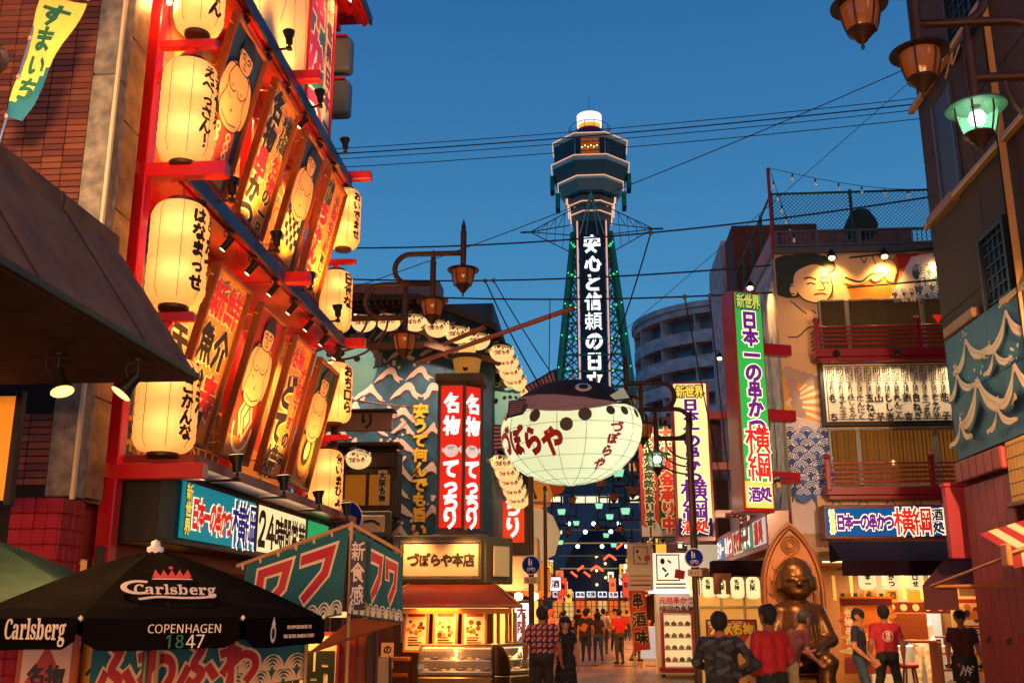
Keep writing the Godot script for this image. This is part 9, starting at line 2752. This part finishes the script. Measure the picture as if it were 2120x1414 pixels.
func p_text(s: String, x: float, y: float, sz: float, dx: float, dy: float, hex: String, wt := 1.0, outline := "", ow := 0.0) -> void:
	for ch in s:
		if ch != " ":
			var st = strokes(ch)
			var h: float = weight_of(st.size()) * wt
			for pas in (2 if outline else 1):
				var rim: bool = outline != "" and pas == 0
				ink = lin(outline if rim else hex)
				var i := 0
				for k in st:
					var q := []
					for v: Vector2 in k: q.append(Vector2(x + (v.x - 0.5) * sz * p_aspect, y - (v.y - 0.5) * sz))
					ribbon(q, (h + (ow if rim else 0.0)) * sz, pz + i * 0.0003)
					i += 1
				pz += 0.0003 * i + 0.0004
		x += dx
		y += dy

func p_commit(parent: Node, called := "print", pos := Vector3.ZERO, m: Material = null) -> MeshInstance3D:
	return put(parent, called, commit(), m if m else mat("print", "ffffff", 0.55, {"vc": 1}), pos)

# ---------------------------------------------------------------- lettering
var glyph_cache := {}

func strokes(ch: String) -> Array:
	if glyph_cache.has(ch): return glyph_cache[ch]
	var out := []
	for part in str(GLYPHS.get(ch, "3,3 17,3 17,17;3,3 3,17 17,17")).split(";"):
		var t := part.strip_edges()
		if t == "": continue
		var curved := t.begins_with("~")
		var pts := []
		for w in t.trim_prefix("~").split(" ", false):
			var xy := w.split(",")
			pts.append(Vector2(float(xy[0]), float(xy[1])) / 20.0)
		out.append(curve2(pts, 4) if curved else pts)
	glyph_cache[ch] = out
	return out

func weight_of(n: int) -> float:
	return clampf(0.094 - 0.0031 * n, 0.044, 0.088)

func glyph(ch: String, wt := 1.0, rim := 0.05) -> ArrayMesh:
	var k := "g%s%.2f%.3f" % [ch, wt, rim]
	if MESH.has(k): return MESH[k]
	var st := strokes(ch)
	var h := weight_of(st.size()) * wt
	var m := ArrayMesh.new()
	for pas in 2:
		begin()
		var i := 0
		for s in st:
			var q := []
			for v: Vector2 in s: q.append(Vector2(v.x - 0.5, 0.5 - v.y))
			if pas == 0: ribbon(q, h, 0.012 + i * 0.0004)
			elif rim > 0.0: ribbon(q, h + rim, 0.003 + i * 0.0003)
			i += 1
		commit(m)
	MESH[k] = m
	return m

# a line of raised characters, each a part of its own; dir (0,-1) runs down, (1,0) runs right
func letters(parent: Node, s: String, at: Vector3, sz: Vector2, step: Vector2, fill: Material, rim: Material = null, wt := 1.0, rw := 0.05) -> void:
	var p := at
	for ch in s:
		if ch != " ":
			var o := MeshInstance3D.new()
			o.name = "character"
			o.mesh = glyph(ch, wt, rw if rim else 0.0)
			o.set_surface_override_material(0, fill)
			if rim and o.mesh.get_surface_count() > 1: o.set_surface_override_material(1, rim)
			o.position = p
			o.scale = Vector3(sz.x, sz.y, 1.0)
			parent.add_child(o, true)
		p += Vector3(step.x, step.y, 0)

# ---------------------------------------------------------------- brush strokes of each character on a 20 x 20 square, y down, "~" for a curve
const GLYPHS := {
	"の": "~11,4 10,10 6,16 3,15 2,11 4,6 9,3 14,3 18,7 18,12 15,16 11,18",
	"と": "6,2 7,6 9,9;~17,5 9,9 4,13 4,16 8,18 16,18",
	"づ": "~1,7 8,5 14,5 18,8 18,12 14,16 7,17;14,0 16,3;18,0 20,3",
	"つ": "~1,7 8,5 14,5 18,8 18,12 14,16 7,17",
	"っ": "~4,11 9,9 14,9 16,12 15,15 9,17",
	"ぼ": "~4,3 3,8 3,14 4,18;8,4 15,4;8,9 16,9;~12,4 12,13 11,17 8,17 8,15 11,14 16,17;16,0 18,3;19,0 20,2",
	"は": "~4,3 3,8 3,14 4,18;8,7 17,7;~13,2 13,13 11,17 8,17 8,15 11,14 17,17",
	"ら": "7,2 12,4;~5,5 4,9 4,13 9,10 14,9 17,12 15,16 8,18",
	"や": "~1,10 8,7 14,5 18,7 18,11 13,12;9,2 12,5;5,4 10,19",
	"て": "2,5 18,3;~17,4 10,7 7,11 8,16 14,18",
	"で": "2,5 18,3;~17,4 10,7 7,11 8,16 14,18;14,8 16,11;17,7 19,10",
	"ち": "3,5 16,4;~9,1 7,7 5,11 11,9 16,11 16,15 12,18 6,18",
	"り": "~5,2 4,7 5,11 7,9;~14,2 15,8 14,14 9,19",
	"う": "6,2 13,3;~4,8 10,6 15,8 15,12 12,16 7,19",
	"ん": "~10,1 6,9 2,18 6,11 9,10 10,14 12,18 15,17 18,12",
	"も": "~9,1 7,8 7,15 10,18 15,17 16,13;3,6 14,6;3,11 13,11",
	"い": "~3,4 3,10 5,16 8,14;~14,5 17,9 17,13",
	"し": "~6,2 6,10 7,16 12,18 17,14",
	"た": "2,5 12,4;~8,1 6,8 2,18;11,8 18,8;~11,14 13,17 18,17",
	"お": "2,6 12,5;~7,1 7,10 7,17 3,16 4,13 10,10 15,10 18,13 15,17 11,17;14,3 18,6",
	"あ": "3,5 16,4;~9,1 8,8 9,16;~14,7 10,14 5,17 3,14 6,10 12,9 17,12 16,16 12,18",
	"ま": "4,5 16,5;4,9 16,9;~10,1 10,10 10,16 6,18 4,16 7,14 12,15 16,18",
	"す": "2,5 18,5;~11,1 11,9 9,13 6,11 8,8 11,10 11,14 8,19",
	"か": "~2,7 12,5 13,9 11,17 8,17;~8,1 6,9 2,18;15,5 18,10",
	"が": "~2,7 12,5 13,9 11,17 8,17;~8,1 6,9 2,18;15,6 18,10;15,1 17,3;18,0 20,2",
	"ど": "6,2 7,6 9,9;~17,7 9,9 4,13 4,16 8,18 16,18;14,1 16,4;18,0 20,3",
	"さ": "3,6 17,5;~8,1 12,7 16,12;~4,12 5,16 9,18 15,18",
	"せ": "2,8 18,7;14,2 14,13 11,13;~6,4 6,15 9,18 17,18",
	"え": "7,1 13,3;4,7 14,7 3,18;~5,15 9,13 12,18 18,18",
	"べ": "~1,11 6,6 9,8 19,16;13,4 15,7;17,3 19,6",
	"き": "4,5 15,4;4,9 16,8;8,1 14,12;~4,13 6,17 10,18 15,17",
	"ぎ": "4,5 14,4;4,9 16,8;8,1 14,12;~4,13 6,17 10,18 15,17;16,0 17,3;19,0 20,2",
	"に": "~4,3 3,9 4,18;9,6 17,6;~9,13 10,17 17,17",
	"く": "13,2 4,10 14,19",
	"な": "2,5 11,5;~8,1 6,7 2,13;14,3 18,7;~13,8 13,16 9,18 7,15 11,14 18,18",
	"こ": "~5,4 15,4 13,6;~3,13 5,17 17,17",
	"れ": "5,1 5,19;~1,6 8,5 2,14;~2,14 9,8 12,5 14,8 13,15 15,18 19,15",
	"ょ": "10,6 10,15;~10,15 5,18 4,15 9,14 15,18;10,10 15,10",
	"ゃ": "~3,12 9,10 15,9 16,12 12,13;7,7 11,19;10,6 12,8",
	"ね": "5,1 5,19;~1,6 8,5 2,14;~2,14 10,6 15,7 16,14 13,18 10,16 13,14 19,18",
	"ふ": "8,2 12,4;~10,6 8,10 12,13 9,17 6,16;2,16 5,11;15,11 18,15",
	"わ": "5,1 5,19;~1,6 8,5 2,14;~2,14 10,7 16,8 17,13 13,18",
	"ひ": "~2,5 8,3 4,11 5,16 10,18 14,13 14,4 18,11",
	"ず": "2,5 17,5;~10,1 10,9 8,13 5,11 7,8 10,10 10,14 7,19;16,0 17,2;19,0 20,2",
	"フ": "2,3 17,3 15,11 5,19",
	"ワ": "3,9 3,3 17,3 15,12 7,19",
	"ー": "2,10 18,10",
	"安": "10,0 10,3;2,7 2,3 18,3 18,7;9,6 5,12 14,19;14,8 10,14 3,19;1,11 19,11",
	"心": "4,8 2,15;~8,6 8,15 10,18 16,18 17,13;10,3 13,7;16,7 19,12",
	"信": "6,1 1,9;4,6 4,19;12,0 14,2;7,4 19,4;9,7 17,7;9,10 17,10;9,13 9,19;9,13 17,13 17,19;9,18 17,18",
	"頼": "1,3 9,3;5,0 5,19;1,7 9,7;1,12 9,12;1,7 1,12;9,7 9,12;5,12 1,18;5,12 9,17;10,1 19,1;14,1 13,4;11,4 18,4;11,4 11,15;18,4 18,15;11,8 18,8;11,11 18,11;11,15 18,15;13,15 10,19;16,15 19,19",
	"日": "4,2 4,18;4,2 16,2 16,18;4,10 16,10;4,18 16,18",
	"立": "10,0 10,4;2,4 18,4;5,7 7,15;15,7 12,16;1,17 19,17",
	"本": "1,5 19,5;10,0 10,19;10,5 2,14;10,5 18,14;6,14 14,14",
	"店": "10,0 10,3;2,3 19,3;3,3 3,10 1,19;11,5 11,11;11,8 17,8;6,12 6,19;6,12 17,12 17,19;6,18 17,18",
	"名": "9,0 2,9;7,4 15,4 5,13;7,6 11,9;7,11 7,19;7,11 17,11 17,19;7,18 17,18",
	"物": "4,1 2,7;1,6 9,6;5,0 5,19;1,14 9,10;12,1 9,9;11,5 19,5 17,17 14,18;14,6 9,15;17,6 11,18",
	"何": "6,1 1,9;4,6 4,19;7,4 19,4;17,4 17,18 14,18;8,8 8,14;8,8 13,8 13,14;8,13 13,13",
	"旨": "4,1 4,6 16,6;16,1 5,4;5,9 5,19;5,9 16,9 16,19;5,14 16,14;5,18 16,18",
	"新": "5,0 5,3;1,3 9,3;3,4 4,7;8,4 7,7;0,8 10,8;5,8 5,19;1,12 9,12;5,12 1,17;5,12 9,16;18,1 12,3;12,3 12,12 10,19;12,8 20,8;16,8 16,19",
	"世": "1,7 19,7;5,2 5,17 18,17;10,1 10,12;15,1 15,12;10,12 15,12",
	"界": "4,1 4,9;4,1 16,1 16,9;4,5 16,5;4,9 16,9;10,1 10,9;9,9 1,14;11,9 19,14;7,12 7,15 4,19;13,12 13,19",
	"一": "1,10 19,10",
	"串": "5,2 5,7;5,2 15,2 15,7;5,7 15,7;3,10 3,15;3,10 17,10 17,15;3,15 17,15;10,0 10,20",
	"横": "0,5 8,5;4,0 4,20;4,6 0,13;4,6 8,11;10,3 19,3;12,0 12,6;17,0 17,6;9,6 20,6;14.5,6 14.5,15;10,9 10,15;10,9 19,9 19,15;10,12 19,12;10,15 19,15;12,16 9,20;17,16 20,20",
	"綱": "4,0 1,5;1,5 6,6;7,3 2,10;2,10 7,10;4,10 4,20;1,13 1,17;7,13 8,16;10,1 10,20;10,1 19,1 19,20;12,4 13,6;17,4 16,6;11.5,8 18,8;14.5,8 14.5,16;12,11 12,16;17,11 17,16;12,16 17,16",
	"酒": "1,2 4,4;0,8 3,10;0,19 4,13;6,2 20,2;7,6 7,19;7,6 19,6 19,19;11,2 11,8 9,12;15,2 15,10 18,10;7,14 19,14;7,18 19,18",
	"処": "5,1 1,8;4,4 9,4 1,17;3,9 9,15 19,18;13,2 13,9 11,13;13,2 17,2 17,11 20,11",
	"時": "1,3 1,15;1,3 7,3 7,15;1,9 7,9;1,15 7,15;9,4 19,4;14,0 14,8;8,8 20,8;8,12 20,12;16,8 16,18 13,18;10,14 12,16",
	"間": "2,1 2,20;2,1 8,1 8,8;2,4 8,4;2,8 8,8;12,1 18,1 18,19 15,19;12,1 12,8;12,4 18,4;12,8 18,8;7,10 7,18;7,10 13,10 13,18;7,14 13,14;7,18 13,18",
	"営": "4,0 6,3;10,0 10,3;16,0 14,3;2,8 2,4 18,4 18,8;6,6 6,11;6,6 14,6 14,11;6,11 14,11;10,11 9,13;4,13 4,20;4,13 16,13 16,20;4,19 16,19",
	"業": "7,0 7,4;13,0 13,4;3,1 5,4;17,1 15,4;1,4 19,4;6,5 7,7;14,5 13,7;2,8 18,8;4,11 16,11;1,14 19,14;10,8 10,20;9,14 2,19;11,14 18,19",
	"大": "1,6 19,6;~10,0 9,9 2,19;~10,7 13,14 19,19",
	"小": "10,1 10,18 7,17;5,7 1,14;15,7 19,14",
	"宴": "10,0 10,2;2,5 2,2 18,2 18,5;6,5 6,11;6,5 14,5 14,11;6,8 14,8;6,11 14,11;9,11 5,16 14,20;14,13 10,18 3,20;1,14 19,14",
	"会": "10,0 1,8;10,0 19,8;6,8 14,8;2,12 18,12;9,12 4,18 16,17;13,14 18,19",
	"承": "5,1 14,1 10,5;10,5 10,19 7,18;7,8 13,8;6,11 14,11;5,15 15,15;1,7 6,7 1,17;17,5 14,8;13,7 19,17",
	"中": "3,4 3,12;3,4 17,4 17,12;3,12 17,12;10,0 10,20",
	"広": "10,0 10,3;2,3 19,3;3,3 3,11 1,19;11,6 6,17 16,16;14,12 18,19",
	"々": "8,2 3,9;7,5 14,5 6,16;8,10 14,19",
	"座": "10,0 10,2;2,2 19,2;3,2 3,11 1,19;7,5 5,11;7,7 10,11;15,5 13,11;15,7 18,11;11,4 11,18;6,14 17,14;4,18 19,18",
	"敷": "1,3 11,3;6,0 6,10;2,5 2,10;2,5 10,5 10,10;2,10 10,10;0,13 11,13;5,13 4,19;4,15 9,15 8,20;14,0 11,7;13,5 20,5;17,6 10,19;13,8 20,19",
	"鮮": "4,0 1,5;3,2 8,2 6,5;2,5 2,12;2,5 9,5 9,12;2,8 9,8;2,12 9,12;5,5 5,12;1,15 2,19;4,15 4,18;6,15 7,18;9,15 10,19;12,0 13,3;18,0 16,3;11,4 20,4;11,8 19,8;10,12 20,12;15,4 15,20",
	"魚": "7,0 2,6;6,2 13,2 11,5;4,5 4,13;4,5 16,5 16,13;4,9 16,9;4,13 16,13;10,5 10,13;3,15 1,19;7,15 8,19;12,15 13,19;16,15 19,19",
	"介": "10,0 1,9;10,0 19,9;7,9 7,13 3,19;13,9 13,19",
	"寿": "3,3 17,3;10,0 10,10;4,6 16,6;1,10 19,10;9,10 1,19;6,14 18,14;15,11 15,19 12,18;9,15 11,17",
	"司": "3,2 17,2 17,18 13,18;3,6 13,6;4,10 4,16;4,10 12,10 12,16;4,15 12,15",
	"通": "2,1 4,4;1,8 5,8 4,15;1,16 5,15 9,18 20,18;8,1 18,1 14,4;8,5 8,15;8,5 18,5 18,15;8,9 18,9;8,12 18,12;13,5 13,15",
	"天": "2,2 18,2;1,8 19,8;~10,2 9,10 2,19;~10,8 13,14 19,19",
	"閣": "2,1 2,20;2,1 8,1 8,7;2,4 8,4;2,7 8,7;12,1 18,1 18,19;12,1 12,7;12,4 18,4;12,7 18,7;9,8 5,13;8,10 13,10 5,16;8,11 14,15;7,15 7,19;7,15 13,15 13,19;7,19 13,19",
	"阪": "2,1 2,20;2,1 7,1 5,7 8,11 5,14;10,2 19,2;11,2 11,11 8,19;11,7 18,7 10,19;13,10 20,19",
	"下": "1,2 19,2;10,2 10,20;10,7 16,11",
	"味": "1,4 1,13;1,4 7,4 7,13;1,13 7,13;10,5 18,5;8,10 20,10;14,0 14,20;14,10 8,17;14,10 20,17",
	"焼": "1,5 2,10;8,4 6,9;5,1 4,12 1,19;5,12 8,16;10,3 20,3;13,0 13,7;17,0 17,7;10,7 20,7;9,11 20,11;13,11 9,19;16,11 16,18 20,18",
	"品": "6,1 6,8;6,1 14,1 14,8;6,7 14,7;1,11 1,19;1,11 8,11 8,19;1,18 8,18;12,11 12,19;12,11 19,11 19,19;12,18 19,18",
	"前": "6,0 8,3;14,0 12,3;1,4 19,4;3,7 3,20;3,7 9,7 9,19;3,11 9,11;3,15 9,15;13,7 13,15;18,6 18,19 15,19",
	"頭": "1,2 9,2;2,5 2,10;2,5 8,5 8,10;2,10 8,10;2,12 3,16;8,12 7,16;0,18 10,17;10,1 19,1;14,1 13,4;11,4 18,4;11,4 11,15;18,4 18,15;11,8 18,8;11,11 18,11;11,15 18,15;13,15 10,19;16,15 19,19",
	"変": "10,0 10,3;1,3 19,3;8,3 7,9 5,10;12,3 12,10;4,5 2,9;16,5 18,9;9,11 3,16;8,13 15,13 4,20;7,14 16,20",
	"種": "8,0 1,3;0,6 9,6;5,2 5,20;5,7 0,14;5,8 9,12;18,0 11,2;10,4 20,4;11,7 11,13;11,7 19,7 19,13;11,10 19,10;11,13 19,13;15,1 15,19;11,16 19,16;9,19 20,19",
	"地": "1,7 8,7;4,2 4,16;0,17 9,15;9,9 19,6 19,12 16,13;12,3 12,17 20,17 20,14;15,1 15,14",
	"幸": "3,4 17,4;10,0 10,20;1,8 19,8;6,9 7,12;14,9 13,12;2,13 18,13;3,16 17,16",
	"玉": "2,3 18,3;4,10 16,10;1,18 19,18;10,3 10,18;14,13 16,16",
	"子": "4,2 16,2 10,7;10,7 10,18 6,18;1,10 19,10",
	"紅": "4,0 1,5;1,5 6,6;7,3 2,10;2,10 7,10;4,10 4,20;1,13 1,17;7,13 8,16;10,4 20,4;15,4 15,17;9,17 20,17",
	"山": "10,1 10,18;2,7 2,18 18,18;18,7 18,18",
	"芋": "1,3 19,3;6,0 6,6;14,0 14,6;4,8 16,8;1,12 19,12;10,8 10,19 7,19",
	"唐": "10,0 10,3;2,3 19,3;3,3 3,11 1,19;6,6 16,6 16,11;5,8.5 19,8.5;6,11 16,11;11,4 11,13;6,14 6,20;6,14 16,14 16,20;6,19 16,19",
	"銀": "5,0 0,6;5,0 9,5;2,7 8,7;1,11 9,11;5,7 5,18;2,13 3,16;8,13 7,16;0,18 9,18;11,2 11,19 14,18;11,2 18,2 18,9;11,5 18,5;11,9 18,9;14,9 20,19;19,11 16,14",
	"杏": "1,4 19,4;10,0 10,11;10,4 2,10;10,4 18,10;5,12 5,19;5,12 15,12 15,19;5,18 15,18",
	"白": "9,0 7,4;4,4 4,19;4,4 16,4 16,19;4,11 16,11;4,18 16,18",
	"茄": "1,3 19,3;6,0 6,6;14,0 14,6;1,9 9,9 8,19 6,19;5,7 4,13 1,19;12,9 12,19;12,9 18,9 18,19;12,18 18,18",
	"椎": "0,5 8,5;4,0 4,20;4,6 0,13;4,6 8,11;12,0 8,8;11,5 11,20;15,0 14,4;11,4 19,4;11,9 19,9;11,14 19,14;11,19 20,19;15,4 15,19",
	"茸": "1,3 19,3;6,0 6,6;14,0 14,6;2,8 18,8;5,8 5,18;15,8 15,20;5,12 15,12;5,15 15,15;1,18 19,17",
	"珍": "1,3 8,3;1,9 8,9;0,16 9,14;4,3 4,15;14,0 8,8;14,0 20,8;14,5 10,9;16,8 10,14;18,11 9,19",
	"光": "10,0 10,8;4,2 6,6;16,2 14,6;1,8 19,8;7,8 6,14 1,19;13,8 13,18 19,18 19,14",
	"食": "10,0 1,8;10,0 19,8;10,4 10,6;5,7 5,18 9,17;5,7 15,7 15,12;5,9.5 15,9.5;5,12 15,12;9,12 18,19;16,14 13,16",
	"感": "3,3 19,3;4,3 3,9 1,13;6,6 12,6;7,8 7,12;7,8 11,8 11,12;7,12 11,12;13,0 14,8 18,13 19,10;18,6 14,12;15,0 17,2;4,15 2,19;7,14 8,19 14,19 15,16;11,13 12,16;17,14 19,18",
	"入": "~9,2 10,8 18,18;10,7 2,18",
	"口": "3,3 3,18;3,3 17,3 17,18;3,16 17,16",
	"元": "4,2 16,2;1,8 19,8;7,8 6,14 1,19;13,8 13,18 19,18 19,14",
	"祖": "4,0 5,3;1,4 8,4 1,12;5,9 5,20;6,10 8,12;11,2 11,18;11,2 18,2 18,18;11,7 18,7;11,12 18,12;9,18 20,18",
	"月": "5,1 5,12 2,19;5,1 16,1 16,18 13,18;5,7 16,7;5,12 16,12",
	"じ": "~6,2 6,10 7,16 12,18 17,14;12,3 14,6;16,2 18,5",
	"町": "1,3 1,16;1,3 9,3 9,16;1,9 9,9;1,16 9,16;5,3 5,16;11,3 20,3;16,3 16,18 13,18",
	"事": "1,3 19,3;5,6 5,9;5,6 15,6 15,9;5,9 15,9;10,0 10,18 7,18;4,12 16,12 16,16;1,14 19,14;4,16 16,16",
	"2": "~3,5 6,1 13,1 15,5 12,10 3,18;3,18 16,18",
	"4": "12,1 2,13 18,13;13,6 13,19",
	"!": "10,1 10,13;10,17 10,19",
}

func P2(x: float, y: float) -> Vector2:
	return Vector2(x, y)

func P3(x: float, y: float, z: float) -> Vector3:
	return Vector3(x, y, z)
